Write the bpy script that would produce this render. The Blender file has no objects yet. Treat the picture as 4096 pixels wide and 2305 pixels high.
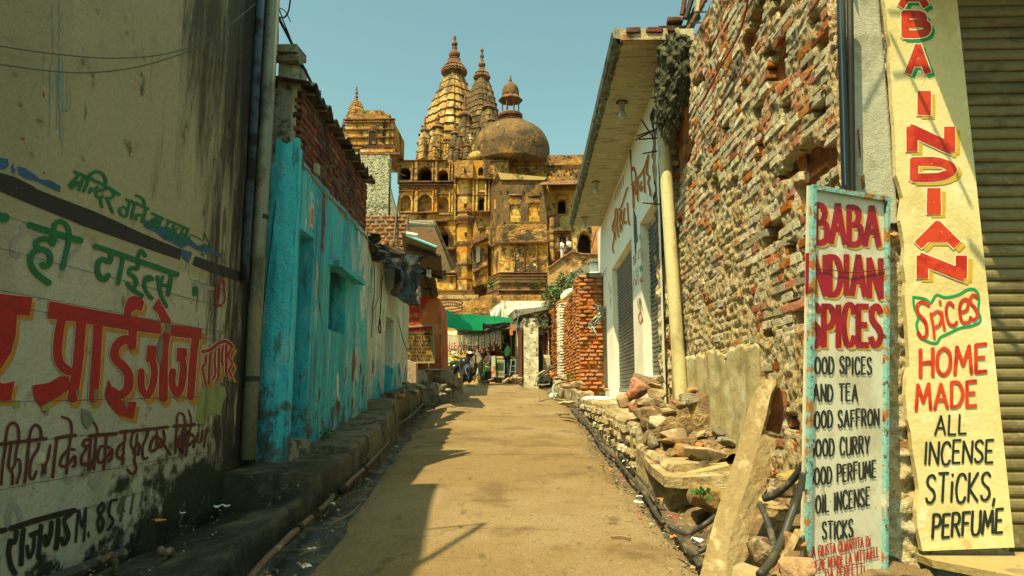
import bpy, bmesh, math, random
import numpy as np
from mathutils import Vector, Matrix, noise
from mathutils.geometry import tessellate_polygon
random.seed(7)
rnd = random.random
def U(a, b): return a + (b - a) * rnd()
S = bpy.context.scene
COL = S.collection

# ------------------------------------------------------------------ camera, sky, sun, exposure
FOC = 2730.0                                    # focal length in photo pixels (24 mm on a 36 mm frame)
PITCH, YAW = math.radians(8.59), math.radians(2.12)
EYE = Vector((0, 0, 1.5))
CF = Vector((-math.sin(YAW) * math.cos(PITCH), math.cos(YAW) * math.cos(PITCH), math.sin(PITCH)))
CR = Vector((math.cos(YAW), math.sin(YAW), 0))
CU = CR.cross(CF)
cam = bpy.data.cameras.new('camera'); camo = bpy.data.objects.new('camera', cam); COL.objects.link(camo)
cam.sensor_width = 36; cam.lens = 36 * FOC / 4096; cam.clip_start = .05; cam.clip_end = 2000
camo.matrix_world = Matrix((CR, CU, -CF)).transposed().to_4x4()
camo.location = EYE
S.camera = camo
SUNV = Vector((-.27, -.43, 1)).normalized()     # towards the sun
w = bpy.data.worlds.new('World'); S.world = w; w.use_nodes = True
nt = w.node_tree; bg = nt.nodes['Background']
sky = nt.nodes.new('ShaderNodeTexSky'); sky.sky_type = 'NISHITA'; sky.sun_disc = False
sky.sun_elevation = math.asin(SUNV.z); sky.sun_rotation = math.atan2(SUNV.x, SUNV.y)
sky.air_density = 1.0; sky.dust_density = 2.5; sky.ozone_density = 1.0
tint = nt.nodes.new('ShaderNodeMix'); tint.data_type = 'RGBA'; tint.blend_type = 'MULTIPLY'
tint.inputs[0].default_value = 1; tint.inputs[7].default_value = (.78, .97, .62, 1)
nt.links.new(sky.outputs[0], tint.inputs[6]); nt.links.new(tint.outputs[2], bg.inputs[0])
bg.inputs[1].default_value = .15
sl = bpy.data.lights.new('sun', 'SUN'); sl.energy = 5; sl.angle = math.radians(.5); sl.color = (1, .80, .44)
so = bpy.data.objects.new('sun', sl); COL.objects.link(so); so.rotation_euler = SUNV.to_track_quat('Z', 'Y').to_euler(); so.location = (-10, -14, 40)
S.view_settings.view_transform = 'Standard'; S.view_settings.look = 'None'
S.view_settings.exposure = .82; S.view_settings.gamma = 1; S.view_settings.use_curve_mapping = False
S.cycles.max_bounces = 6; S.cycles.diffuse_bounces = 3

# ------------------------------------------------------------------ surveying: where a point seen in the photo stands on a known plane
def ray(u, v): return CF + CR * ((u - 2048) / FOC) + CU * ((1152.5 - v) / FOC)
def atY(u, v, Y): d = ray(u, v); return EYE + d * (Y / d.y)
def atX(u, v, X): d = ray(u, v); return EYE + d * (X / d.x)
def atPl(u, v, A, B):
    d = ray(u, v); n = Vector((B[1] - A[1], A[0] - B[0], 0)); a = Vector((A[0], A[1], 0))
    return EYE + d * ((a - EYE).dot(n) / d.dot(n))
def gz(y):
    if y < 29: return .063 * y
    if y < 60: return .063 * 29 - (y - 29) * .01
    return 1.52 + (y - 60) * .2 if y < 100 else 9.5
def atG(u, v):
    d = ray(u, v); return EYE + d * (-1.5 / (d.z - .063 * d.y))

# ------------------------------------------------------------------ materials
def srgb(r, g, b): return tuple(((c / 255) / 12.92 if c <= 10 else ((c / 255 + .055) / 1.055) ** 2.4) for c in (r, g, b))
MATS = {}
def mat(name, base, layers=(), rough=.85, bump=(), rand=0, metal=0, grain=.12, gs=30, spec=.3):
    """base colour, then layers dict(c, s scale, lo, hi, st stretch, gate=(axis,a,b), k strength, d detail, vor) laid over it;
    bump = [(scale, strength, stretch)]; rand = brightness spread from piece to piece"""
    if name in MATS: return MATS[name]
    m = bpy.data.materials.new(name); m.use_nodes = True; t = m.node_tree; N = t.nodes; L = t.links
    b = N['Principled BSDF']; b.inputs['Roughness'].default_value = rough; b.inputs['Metallic'].default_value = metal
    b.inputs['Specular IOR Level'].default_value = spec
    geo = N.new('ShaderNodeNewGeometry'); pos = geo.outputs['Position']
    sep = None
    def vec(st, off=0):
        mp = N.new('ShaderNodeMapping'); mp.inputs['Scale'].default_value = st; mp.inputs['Location'].default_value = (off, off * 1.7, off * .6)
        L.new(pos, mp.inputs[0]); return mp.outputs[0]
    def nse(s, st=(1, 1, 1), d=5, off=0, vor=None, ro=.6):
        if vor:
            n = N.new('ShaderNodeTexVoronoi'); n.inputs['Scale'].default_value = s
            if vor != 'F1': n.feature = vor
            L.new(vec(st, off), n.inputs['Vector']); return n.outputs[0]
        n = N.new('ShaderNodeTexNoise'); n.inputs['Scale'].default_value = s; n.inputs['Detail'].default_value = d
        n.inputs['Roughness'].default_value = ro
        L.new(vec(st, off), n.inputs['Vector']); return n.outputs[0]
    def mr(x, a, bb, c=0., d=1., smooth=True):
        n = N.new('ShaderNodeMapRange'); n.interpolation_type = 'SMOOTHSTEP' if smooth else 'LINEAR'
        for i, q in enumerate((a, bb, c, d)): n.inputs[i + 1].default_value = q
        L.new(x, n.inputs[0]); return n.outputs[0]
    def mth(op, x, y):
        n = N.new('ShaderNodeMath'); n.operation = op
        for i, q in enumerate((x, y)):
            if isinstance(q, (int, float)): n.inputs[i].default_value = q
            else: L.new(q, n.inputs[i])
        return n.outputs[0]
    def mix(f, x, y, mode='MIX'):
        n = N.new('ShaderNodeMix'); n.data_type = 'RGBA'; n.blend_type = mode
        if isinstance(f, (int, float)): n.inputs[0].default_value = f
        else: L.new(f, n.inputs[0])
        for i, q in ((6, x), (7, y)):
            if isinstance(q, tuple): n.inputs[i].default_value = (*q[:3], 1)
            else: L.new(q, n.inputs[i])
        return n.outputs[2]
    c = tuple(base)
    off = 3.1
    for l in layers:
        off += 4.7
        x = nse(l.get('s', 3), l.get('st', (1, 1, 1)), l.get('d', 6), off, l.get('vor'), l.get('ro', .62))
        f = mr(x, l.get('lo', .45), l.get('hi', .6))
        if 'gate' in l:
            gs_ = l['gate'] if isinstance(l['gate'], list) else [l['gate']]
            if sep is None: sep = N.new('ShaderNodeSeparateXYZ'); L.new(pos, sep.inputs[0])
            gg = None
            for ax, a0, a1 in gs_:
                q = mr(sep.outputs['xyz'.index(ax)], a0, a1); gg = q if gg is None else mth('MULTIPLY', gg, q)
            if l.get('soft'):      # gate shifts the threshold instead of fading
                f = mr(mth('ADD', x, mth('MULTIPLY', gg, l['soft'])), l.get('lo', .45) , l.get('hi', .6))
            else: f = mth('MULTIPLY', f, gg)
        if l.get('k', 1) != 1: f = mth('MULTIPLY', f, l['k'])
        c = mix(f, c, tuple(l['c']), l.get('mode', 'MIX'))
    if grain:
        g = mr(nse(gs, d=4, off=9), .3, .7, 1 - grain, 1 + grain, False)
        cm = N.new('ShaderNodeCombineColor'); [L.new(g, cm.inputs[i]) for i in range(3)]
        c = mix(1., c, cm.outputs[0], 'MULTIPLY')
    if rand:
        oi = N.new('ShaderNodeObjectInfo'); at = N.new('ShaderNodeAttribute'); at.attribute_name = 'rnd'
        fr = mth('FRACT', mth('ADD', oi.outputs['Random'], at.outputs['Fac']), 0)
        hs = N.new('ShaderNodeHueSaturation')
        L.new(mr(fr, 0, 1, 1 - rand, 1 + rand, False), hs.inputs['Value'])
        f2 = mth('FRACT', mth('MULTIPLY', fr, 7.3), 0)
        L.new(mr(f2, 0, 1, .485, .515, False), hs.inputs['Hue']); L.new(mr(mth('FRACT', mth('MULTIPLY', fr, 3.7), 0), 0, 1, .75, 1.15, False), hs.inputs['Saturation'])
        if isinstance(c, tuple): hs.inputs['Color'].default_value = (*c[:3], 1)
        else: L.new(c, hs.inputs['Color'])
        c = hs.outputs[0]
    if isinstance(c, tuple): b.inputs['Base Color'].default_value = (*c[:3], 1)
    else: L.new(c, b.inputs['Base Color'])
    prev = None
    for q in bump:
        bn = N.new('ShaderNodeBump'); bn.inputs['Strength'].default_value = q[1]; bn.inputs['Distance'].default_value = q[3] if len(q) > 3 else .02
        L.new(nse(q[0], q[2] if len(q) > 2 else (1, 1, 1), 6, 17), bn.inputs['Height'])
        if prev: L.new(prev, bn.inputs['Normal'])
        prev = bn.outputs[0]
    if prev: L.new(prev, b.inputs['Normal'])
    MATS[name] = m; return m
def LY(c, s, lo, hi, **k): return dict(c=c, s=s, lo=lo, hi=hi, **k)

# ------------------------------------------------------------------ meshes
class MB:
    def __init__(s): s.v = []; s.f = []
    def add(s, vs, fs):
        o = len(s.v); s.v += [tuple(q) for q in vs]; s.f += [tuple(i + o for i in f) for f in fs]; return s
    def box(s, a, b, M=None, jit=0):
        vs = [Vector((x, y, z)) for x in (a[0], b[0]) for y in (a[1], b[1]) for z in (a[2], b[2])]
        if jit: vs = [q + Vector((U(-jit, jit), U(-jit, jit), U(-jit, jit))) for q in vs]
        if M: vs = [M @ q for q in vs]
        return s.add(vs, [(0, 1, 3, 2), (4, 6, 7, 5), (0, 4, 5, 1), (2, 3, 7, 6), (0, 2, 6, 4), (1, 5, 7, 3)])
    def hexa(s, p):       # 8 points: bottom ring of four, top ring of four
        return s.add(p, [(3, 2, 1, 0), (4, 5, 6, 7), (0, 1, 5, 4), (1, 2, 6, 5), (2, 3, 7, 6), (3, 0, 4, 7)])
    def tube(s, pts, r, n=8, cap=True):
        pts = [Vector(p) for p in pts]; rs = r if isinstance(r, (list, tuple)) else [r] * len(pts)
        o = len(s.v); up = None
        for i, p in enumerate(pts):
            d = (pts[min(i + 1, len(pts) - 1)] - pts[max(i - 1, 0)]).normalized()
            if up is None: up = d.orthogonal().normalized()
            up = (up - d * up.dot(d)).normalized(); sd = d.cross(up)
            for k in range(n):
                a = 2 * math.pi * k / n; s.v.append(tuple(p + (up * math.cos(a) + sd * math.sin(a)) * rs[i]))
        for i in range(len(pts) - 1):
            for k in range(n):
                k2 = (k + 1) % n; s.f.append((o + i * n + k, o + i * n + k2, o + (i + 1) * n + k2, o + (i + 1) * n + k))
        if cap: s.f.append(tuple(o + k for k in range(n))[::-1]); s.f.append(tuple(o + (len(pts) - 1) * n + k for k in range(n)))
        return s
    def lathe(s, c, prof, n=16, sec=None, cap=True):   # prof [(z, r)], sec(angle)->radius factor
        o = len(s.v)
        for z, r in prof:
            for k in range(n):
                a = 2 * math.pi * k / n; q = r * (sec(a) if sec else 1)
                s.v.append((c[0] + q * math.cos(a), c[1] + q * math.sin(a), c[2] + z))
        for i in range(len(prof) - 1):
            for k in range(n):
                k2 = (k + 1) % n; s.f.append((o + i * n + k, o + i * n + k2, o + (i + 1) * n + k2, o + (i + 1) * n + k))
        if cap: s.f.append(tuple(o + k for k in range(n))[::-1]); s.f.append(tuple(o + (len(prof) - 1) * n + k for k in range(n)))
        return s
    def prism(s, poly, vec):      # poly of 3D points, pushed along vec (with ends)
        n = len(poly); vec = Vector(vec); P = [Vector(p) for p in poly]
        tri = tessellate_polygon([P])
        o = len(s.v); s.v += [tuple(p) for p in P] + [tuple(p + vec) for p in P]
        for t in tri: s.f.append(tuple(o + i for i in t)); s.f.append(tuple(o + n + i for i in t)[::-1])
        for i in range(n): j = (i + 1) % n; s.f.append((o + i, o + j, o + n + j, o + n + i))
        return s
    def build(s, name, m, parent=None, smooth=False, loc=None, recalc=True, stuff=False, kind=None):
        base = Vector(parent['_o']) if parent else Vector(loc or (0, 0, 0))
        me = bpy.data.meshes.new(name); me.from_pydata([tuple(Vector(q) - base) for q in s.v], [], s.f)
        if recalc:
            bm = bmesh.new(); bm.from_mesh(me); bmesh.ops.recalc_face_normals(bm, faces=bm.faces[:]); bm.to_mesh(me); bm.free()
        if smooth:
            for p in me.polygons: p.use_smooth = True
        if m: me.materials.append(m)
        o = bpy.data.objects.new(name, me); COL.objects.link(o)
        if parent: o.parent = parent; o['_o'] = tuple(base)
        else: o.location = base; o['_o'] = tuple(base)
        if stuff: o['kind'] = 'stuff'
        if kind: o['kind'] = kind
        return o
def tag(o, label, cat, group=None):
    o['label'] = label; o['category'] = cat
    if group: o['group'] = group
    return o
def thing(name, loc, label, cat, group=None):
    e = bpy.data.objects.new(name, None); COL.objects.link(e); e.location = loc; e['_o'] = tuple(loc); e.empty_display_size = .1
    return tag(e, label, cat, group)
def part(name, me, parent, M):       # shared mesh data placed by a matrix in the parent's frame
    o = bpy.data.objects.new(name, me); COL.objects.link(o); o.parent = parent; o.matrix_local = M; return o
def copy_tree(o, loc, rz=None, label=None, scale=None):
    def cp(x, par):
        c = x.copy(); COL.objects.link(c); c.parent = par
        for ch in x.children: cp(ch, c)
        return c
    c = cp(o, None); c.location = loc; c['_o'] = tuple(loc)
    if rz is not None: c.rotation_euler.z = rz
    if scale: c.scale = scale if hasattr(scale, '__len__') else (scale,) * 3
    if label: c['label'] = label
    return c
def fbm(p, s=1.0, o=4):
    return noise.fractal(Vector(p) * s, 1.0, 2.0, o)

# painted strokes: a ribbon follows its points and lies on a surface through M(a, b, lift)
def smooth_pts(p, k=4):
    if len(p) < 3: return [Vector(q) for q in p]
    P = [Vector(q) for q in p]; out = []
    for i in range(len(P) - 1):
        a = P[max(i - 1, 0)]; b = P[i]; c = P[i + 1]; d = P[min(i + 2, len(P) - 1)]
        for j in range(k):
            t = j / k
            out.append(.5 * ((2 * b) + (c - a) * t + (2 * a - 5 * b + 4 * c - d) * t * t + (3 * b - a - 3 * c + d) * t ** 3))
    out.append(P[-1]); return out
LIFT = [0]; CAPW = [.55]
def ribbon(mb, pts, wd, M, lift=.004, sm=True, cap=True, taper=0):
    if not sm and len(pts) > 2:
        for a, b in zip(pts, pts[1:]): ribbon(mb, [a, b], wd, M, lift, False, cap, taper)
        return
    p = smooth_pts([Vector((q[0], q[1])) for q in pts]) if sm else [Vector((q[0], q[1])) for q in pts]
    n = len(p); LIFT[0] = (LIFT[0] + 1) % 12; base = lift + LIFT[0] * .00012
    if cap and n > 1:
        d0 = (p[0] - p[1]).normalized() * wd * .3; d1 = (p[-1] - p[-2]).normalized() * wd * .3
        p = [p[0] + d0] + p + [p[-1] + d1]; n += 2
    vs = []
    for i in range(n):
        d = p[min(i + 1, n - 1)] - p[max(i - 1, 0)]
        if d.length < 1e-9: d = Vector((1, 0))
        d.normalize(); nn = Vector((-d.y, d.x)); t = i / (n - 1)
        ww = wd * .5 * (1 - taper * t) * (.94 + .1 * noise.noise(Vector((p[i].x * .05, p[i].y * .05, 3))))
        if cap and i in (0, n - 1): ww *= CAPW[0]
        h = base + t * .0011
        vs += [M(p[i].x + nn.x * ww, p[i].y + nn.y * ww, h), M(p[i].x - nn.x * ww, p[i].y - nn.y * ww, h)]
    mb.add(vs, [(2 * i, 2 * i + 2, 2 * i + 3, 2 * i + 1) for i in range(n - 1)])
def flat_poly(mb, pts, M, lift=.004):
    LIFT[0] = (LIFT[0] + 1) % 12; h = lift + LIFT[0] * .00012
    P = [Vector((q[0], q[1], 0)) for q in pts]
    mb.add([M(q.x, q.y, h) for q in P], [tuple(t) for t in tessellate_polygon([P])])
# hand lettering: one-stroke alphabet in a 0..w by 0..1 box
GL = {'A': (.7, '00 .35,1 .7,0|.13,.35 .57,.35'), 'B': (.6, '0,0 0,1|0,1 .4,.97 .5,.78 .36,.55 0,.53|.36,.55 .6,.45 .58,.12 .35,0 0,0'),
 'C': (.6, '.6,.82 .45,1 .15,.95 0,.5 .15,.05 .45,0 .6,.18'), 'D': (.62, '0,0 0,1|0,1 .4,.95 .62,.5 .4,.05 0,0'),
 'E': (.5, '.5,1 0,1 0,0 .5,0|0,.52 .4,.52'), 'F': (.5, '.5,1 0,1 0,0|0,.52 .4,.52'), 'G': (.65, '.6,.85 .45,1 .15,.95 0,.5 .15,.05 .45,0 .62,.15 .62,.45 .35,.45'),
 'H': (.6, '0,0 0,1|.6,0 .6,1|0,.5 .6,.5'), 'I': (.12, '.06,0 .06,1'), 'K': (.6, '0,0 0,1|.55,1 .03,.45 .6,0'), 'L': (.48, '0,1 0,0 .48,0'),
 'M': (.8, '0,0 .1,1 .4,.3 .7,1 .8,0'), 'N': (.62, '0,0 0,1 .62,0 .62,1'), 'O': (.65, '.33,1 .08,.85 0,.5 .08,.15 .33,0 .57,.15 .65,.5 .57,.85 .33,1'),
 'P': (.55, '0,0 0,1|0,1 .4,.98 .55,.75 .4,.5 0,.47'), 'Q': (.65, '.33,1 .08,.85 0,.5 .08,.15 .33,0 .57,.15 .65,.5 .57,.85 .33,1|.4,.25 .68,-.05'),
 'R': (.58, '0,0 0,1|0,1 .4,.98 .53,.76 .4,.53 0,.5|.25,.5 .58,0'), 'S': (.55, '.53,.86 .35,1 .08,.92 .03,.72 .2,.56 .45,.42 .54,.2 .35,.01 .1,.04 0,.17'),
 'T': (.6, '0,1 .6,1|.3,1 .3,0'), 'U': (.6, '0,1 0,.3 .12,.04 .3,0 .48,.04 .6,.3 .6,1'), 'V': (.65, '0,1 .32,0 .65,1'), 'X': (.6, '0,0 .6,1|0,1 .6,0'),
 'Y': (.6, '0,1 .3,.5 .6,1|.3,.5 .3,0'), 'Z': (.6, '0,1 .6,1 0,0 .6,0'), ',': (.15, '.1,.08 .02,-.18'), '.': (.12, '.04,.02 .08,.02'), '-': (.3, '0,.5 .3,.5'),
 '&': (.6, '.6,0 .15,.75 .3,1 .42,.8 .05,.3 .15,0 .35,.02 .6,.35'), 'i': (.12, '.06,0 .06,.7|.06,.93 .06,.98'), 'p': (.5, '0,-.25 0,.75|0,.7 .35,.75 .5,.45 .35,.1 0,.15'),
 'c': (.45, '.45,.6 .25,.75 0,.4 .2,0 .45,.12'), 'e': (.5, '0,.38 .48,.45 .3,.75 .05,.6 0,.3 .2,0 .5,.1'), 's': (.42, '.42,.62 .2,.75 .03,.58 .38,.25 .22,0 0,.1'),
 '1': (.3, '0,.75 .2,1 .2,0'), '8': (.5, '.25,.55 .03,.75 .25,1 .47,.75 .25,.55 0,.25 .25,0 .5,.25 .25,.55'), '5': (.5, '.48,1 .08,1 .05,.6 .35,.6 .5,.3 .3,0 0,.06'),
 '4': (.5, '.4,0 .4,1 0,.3 .5,.3'), '6': (.5, '.42,.95 .1,.75 0,.3 .15,0 .42,.05 .48,.35 .25,.52 .03,.4'), '0': (.5, '.25,1 0,.5 .25,0 .5,.5 .25,1'), '7': (.5, '0,1 .5,1 .15,0'), ' ': (.3, ''), '2': (.5, '0,.8 .25,1 .48,.75 0,0 .5,0'), '3': (.5, '0,.95 .3,1 .42,.75 .2,.55 .48,.3 .25,0 0,.07')}
def glyph(ch):
    w_, st = GL[ch]; out = []
    for s_ in st.split('|'):
        if not s_: continue
        out.append([((0., 0.) if q == '00' else tuple(float(x) for x in q.split(','))) for q in s_.split()])
    return w_, out
CURVED = set('BCDGOPQRSU&peces085238,')
def letters(mb, txt, p0, p1, h, wd, M, lift=.004, gap=.22, off=(0, 0), slant=0, wob=.03, fit=True):
    """txt from p0 to p1 (baseline ends) with cap height h, all in the units of M; b grows downward when h < 0"""
    tot = sum(glyph(c)[0] + gap for c in txt) - gap
    a = Vector(p0); d = Vector(p1) - a; k = d.length / tot; dn = d.normalized(); x = 0
    upv = Vector((0, -1)) if h > 0 else Vector((0, 1)); hh = abs(h)
    for c in txt:
        w_, st = glyph(c); jy = U(-wob, wob) * hh; jh = 1 + U(-wob, wob)
        for s_ in st:
            ribbon(mb, [(a + dn * ((x + q[0] + slant * q[1] * hh / k) * k) + upv * (q[1] * hh * jh + jy) + Vector(off)) for q in s_], wd, M, lift, sm=c in CURVED)
        x += w_ + gap

def arched(o, ux, uz, W, H, holes, nrm, depth, back=True):
    """wall face W by H with holes; each hole ('a'rch|'r'ect, x0, x1, z0, z1, depth); returns face MB, dark-recess back MB"""
    o = Vector(o); ux = Vector(ux); uz = Vector(uz); n = Vector(nrm)
    face = MB(); bk = MB()
    polys = [[(0, 0), (W, 0), (W, H), (0, H)]]
    loops = []
    for h in holes:
        k, x0, x1, z0, z1 = h[:5]
        if k == 'r': lp = [(x0, z0), (x1, z0), (x1, z1), (x0, z1)]
        else:
            xm = (x0 + x1) / 2; r = (x1 - x0) / 2; zs = z1 - r * (1.15 if k == 'a' else 1); lp = [(x0, z0), (x1, z0)]
            for i in range(9):
                t = i / 8 * math.pi; z = zs + math.sin(t) ** .85 * (z1 - zs)
                if k == 'c' and i % 2: z -= r * .12
                lp.append((xm + r * math.cos(t) * (1 - .12 * math.sin(t)), z))
            if abs(lp[2][1] - zs) < 1e-6: pass
        loops.append((lp, h[5] if len(h) > 5 else depth))
        polys.append(lp)
    P3 = [[Vector((x, z, 0)) for x, z in lp] for lp in polys]
    flat = [p for lp in P3 for p in lp]
    tris = tessellate_polygon(P3)
    face.add([o + ux * p.x + uz * p.y for p in flat], [tuple(t) for t in tris])
    for lp, dp in loops:
        n_ = len(lp); A = [o + ux * x + uz * z for x, z in lp]
        face.add(A + [q - n * dp for q in A], [(i, (i + 1) % n_, n_ + (i + 1) % n_, n_ + i) for i in range(n_)])
        if back: bk.add([q - n * (dp - .002) for q in A], [tuple(range(n_))])
    return face, bk
def rock_mesh(name, sx, sy, sz, seed, n=16, box=.6, m=None):
    r = random.Random(seed); bm = bmesh.new()
    for i in range(n):
        d = Vector((r.uniform(-1, 1), r.uniform(-1, 1), r.uniform(-1, 1)))
        if d.length < .2: continue
        sp = d.normalized(); mx = max(abs(d.x), abs(d.y), abs(d.z)); cb = d / mx
        q = sp.lerp(cb, box) * r.uniform(.8, 1)
        bm.verts.new((q.x * sx, q.y * sy, q.z * sz))
    res = bmesh.ops.convex_hull(bm, input=bm.verts)
    bmesh.ops.delete(bm, geom=[g for g in res['geom_interior'] if isinstance(g, bmesh.types.BMVert)], context='VERTS')
    bmesh.ops.bevel(bm, geom=bm.edges[:], offset=min(sx, sy, sz) * .09, segments=1, affect='EDGES')
    me = bpy.data.meshes.new(name); bm.to_mesh(me); bm.free()
    if m: me.materials.append(m)
    return me
def brick_mesh(name, l, h, d, seed, m, jit=.09, rnd_=.12):
    r = random.Random(seed); bm = bmesh.new(); bmesh.ops.create_cube(bm, size=1)
    for v in bm.verts: v.co = Vector((v.co.x * l, v.co.y * d, v.co.z * h)) + Vector([r.uniform(-1, 1) * h * jit for _ in range(3)])
    bmesh.ops.bevel(bm, geom=bm.edges[:], offset=h * rnd_, segments=1, affect='EDGES')
    for v in bm.verts: v.co += Vector([r.uniform(-1, 1) * h * jit * .4 for _ in range(3)])
    me = bpy.data.meshes.new(name); bm.to_mesh(me); bm.free(); me.materials.append(m); return me
def bricks(parent, A, B, zfun, meshes, L=.23, H=.085, proud=.01, pj=.008, miss=.0, keep=None, limit=300, name='brick', tilt=.03, mats_far=None, gap=.012):
    """courses of bricks along the plan line A->B (facing its right-hand normal); zfun(s)->(z0,z1); nearest `limit` are parts, the rest one mesh"""
    A = Vector((A[0], A[1], 0)); B = Vector((B[0], B[1], 0)); W = (B - A).length; ux = (B - A).normalized(); n = Vector((ux.y, -ux.x, 0))
    base = Vector(parent['_o']); zs = [zfun(W * i / 40) for i in range(41)]; lo = min(z[0] for z in zs); hi = max(z[1] for z in zs)
    L_ = []; row = 0; z = lo
    while z + H * .6 < hi:
        x = -(row % 2) * L * .5 + U(-.02, .02)
        while x < W:
            ll = L * U(.88, 1.1); x0 = max(x, 0); x1 = min(x + ll, W)
            if x1 - x0 > L * .25:
                xc = (x0 + x1) / 2; zc = z + H / 2; a, b = zfun(xc)
                if a - H * .3 < zc - H * .2 and zc + H * .25 < b + H * .2 and rnd() > miss and (keep is None or keep(xc, zc)):
                    L_.append((xc, zc, x1 - x0 - gap, U(-pj, pj) + proud, U(-tilt, tilt), random.randrange(len(meshes))))
            x += ll
        z += H * U(.97, 1.03); row += 1
    R = Matrix(((ux.x, -n.x, 0), (ux.y, -n.y, 0), (0, 0, 1))).to_4x4()
    def MX(b):
        p = A + ux * b[0] + n * b[3] + Vector((0, 0, b[1])) - base
        return Matrix.Translation(p) @ R @ Matrix.Rotation(b[4], 4, 'Y') @ Matrix.Diagonal((b[2] / L, 1, (H - gap) / H, 1))
    L_.sort(key=lambda b: (A + ux * b[0] + Vector((0, 0, b[1])) - EYE).length)
    for b in L_[:limit]: part(name, meshes[b[5]], parent, MX(b))
    rest = L_[limit:]
    if rest:
        V = []; F = []; RN = []; MI = []; mats = []
        for m_ in meshes:
            if m_.materials[0] not in mats: mats.append(m_.materials[0])
        for b in rest:
            me = meshes[b[5]]; o = len(V); M = MX(b); V += [tuple(M @ v.co) for v in me.vertices]
            fs = [tuple(i + o for i in p.vertices) for p in me.polygons]; F += fs; RN += [rnd()] * len(me.vertices); MI += [mats.index(me.materials[0])] * len(fs)
        me = bpy.data.meshes.new(name + '_courses'); me.from_pydata(V, [], F)
        for m_ in mats: me.materials.append(m_)
        me.polygons.foreach_set('material_index', MI)
        at = me.attributes.new('rnd', 'FLOAT', 'POINT'); at.data.foreach_set('value', RN)
        o = bpy.data.objects.new(name + '_courses', me); COL.objects.link(o); o.parent = parent; o['kind'] = 'stuff'
    return W
def sheet(nx, ny, fn):     # heightfield grid; fn(i/nx, j/ny) -> point or None
    mb = MB(); idx = {}
    for i in range(nx + 1):
        for j in range(ny + 1):
            p = fn(i / nx, j / ny)
            if p is not None: idx[i, j] = len(mb.v); mb.v.append(tuple(p))
    for i in range(nx):
        for j in range(ny):
            q = [(i, j), (i + 1, j), (i + 1, j + 1), (i, j + 1)]
            if all(k in idx for k in q): mb.f.append(tuple(idx[k] for k in q))
    return mb
def person(label, loc, pose, shirt, trousers, rz=0, skin=(.16, .08, .045), h=1.66, group=None):
    """one continuous figure grown on a skeleton; pose = joints in units of standing height"""
    t = thing('person', loc, label, 'person', group); k = h
    R = Matrix.Rotation(rz, 4, 'Z')
    def skinmesh(name, js, eds, rad, m, root, sub=2):
        me = bpy.data.meshes.new(name); me.from_pydata([tuple(R @ Vector(j) * k) for j in js], eds, [])
        me.materials.append(m); o = bpy.data.objects.new(name, me); COL.objects.link(o); o.parent = t
        md = o.modifiers.new('skin', 'SKIN'); md.use_smooth_shade = True
        for i, r in enumerate(rad): me.skin_vertices[0].data[i].radius = (r * k, r * k) if not hasattr(r, '__len__') else (r[0] * k, r[1] * k)
        me.skin_vertices[0].data[root].use_root = True
        s_ = o.modifiers.new('sub', 'SUBSURF'); s_.levels = sub; s_.render_levels = sub
        return o
    J = pose
    sk = mat('skin', skin, rough=.6, grain=0)
    names = ['pelvis', 'chest', 'neck', 'head', 'top', 'shl', 'ell', 'hal', 'shr', 'elr', 'har', 'hil', 'knl', 'anl', 'tol', 'hir', 'knr', 'anr', 'tor']
    ix = {n_: i for i, n_ in enumerate(names)}
    eds = [(0, 1), (1, 2), (2, 3), (3, 4), (1, 5), (5, 6), (6, 7), (1, 8), (8, 9), (9, 10), (0, 11), (11, 12), (12, 13), (13, 14), (0, 15), (15, 16), (16, 17), (17, 18)]
    rad = [.07, .075, .03, .05, .045, .04, .026, .018, .04, .026, .018, .052, .036, .022, .02, .052, .036, .022, .02]
    skinmesh('body', [J[n_] for n_ in names], eds, rad, sk, 0)
    skinmesh('shirt', [J['pelvis'], J['chest'], J['shl'], J['ell'], J['shr'], J['elr'], Vector(J['neck']) * .75 + Vector(J['chest']) * .25], [(0, 1), (1, 2), (2, 3), (1, 4), (4, 5), (1, 6)], [.092, .095, .055, .04, .055, .04, .045], shirt, 0)
    skinmesh('trousers', [J['pelvis'], J['hil'], J['knl'], J['anl'], J['hir'], J['knr'], J['anr']], [(0, 1), (1, 2), (2, 3), (0, 4), (4, 5), (5, 6)], [.088, .066, .05, .042, .066, .05, .042], trousers, 0)
    hd = R @ (Vector(J['head']) * .35 + Vector(J['top']) * .65) * k
    hb = MB(); hb.lathe((0, 0, 0), [(-.03 * k, .045 * k), (0, .06 * k), (.03 * k, .056 * k), (.055 * k, .02 * k)], 12)
    hb.v = [tuple(Vector(q) + hd + Vector(loc) + R @ Vector((0, .008, 0))) for q in hb.v]; hb.build('hair', mat('hair', (.012, .01, .009), rough=.5, grain=0), t, True)
    fc = MB(); f0 = R @ (Vector(J['head']) * .75 + Vector(J['top']) * .25 + Vector((0, -.052, 0))) * k + Vector(loc)
    fc.tube([f0 + Vector((0, 0, .02)), f0 + R @ Vector((0, -.02, -.012)), f0 + Vector((0, 0, -.016))], [.006, .012, .006], 6); fc.build('nose', sk, t, True)
    return t
STAND = dict(pelvis=(0, 0, .53), chest=(0, 0, .74), neck=(0, 0, .84), head=(0, -.005, .9), top=(0, 0, .965), shl=(-.105, 0, .79), ell=(-.13, 0, .62), hal=(-.13, -.04, .46),
             shr=(.105, 0, .79), elr=(.13, 0, .62), har=(.13, -.04, .46), hil=(-.05, 0, .49), knl=(-.055, 0, .27), anl=(-.06, .01, .05), tol=(-.065, -.08, .015),
             hir=(.05, 0, .49), knr=(.055, 0, .27), anr=(.06, .01, .05), tor=(.065, -.08, .015))
def pose(**k): d = dict(STAND); d.update(k); return d
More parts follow.
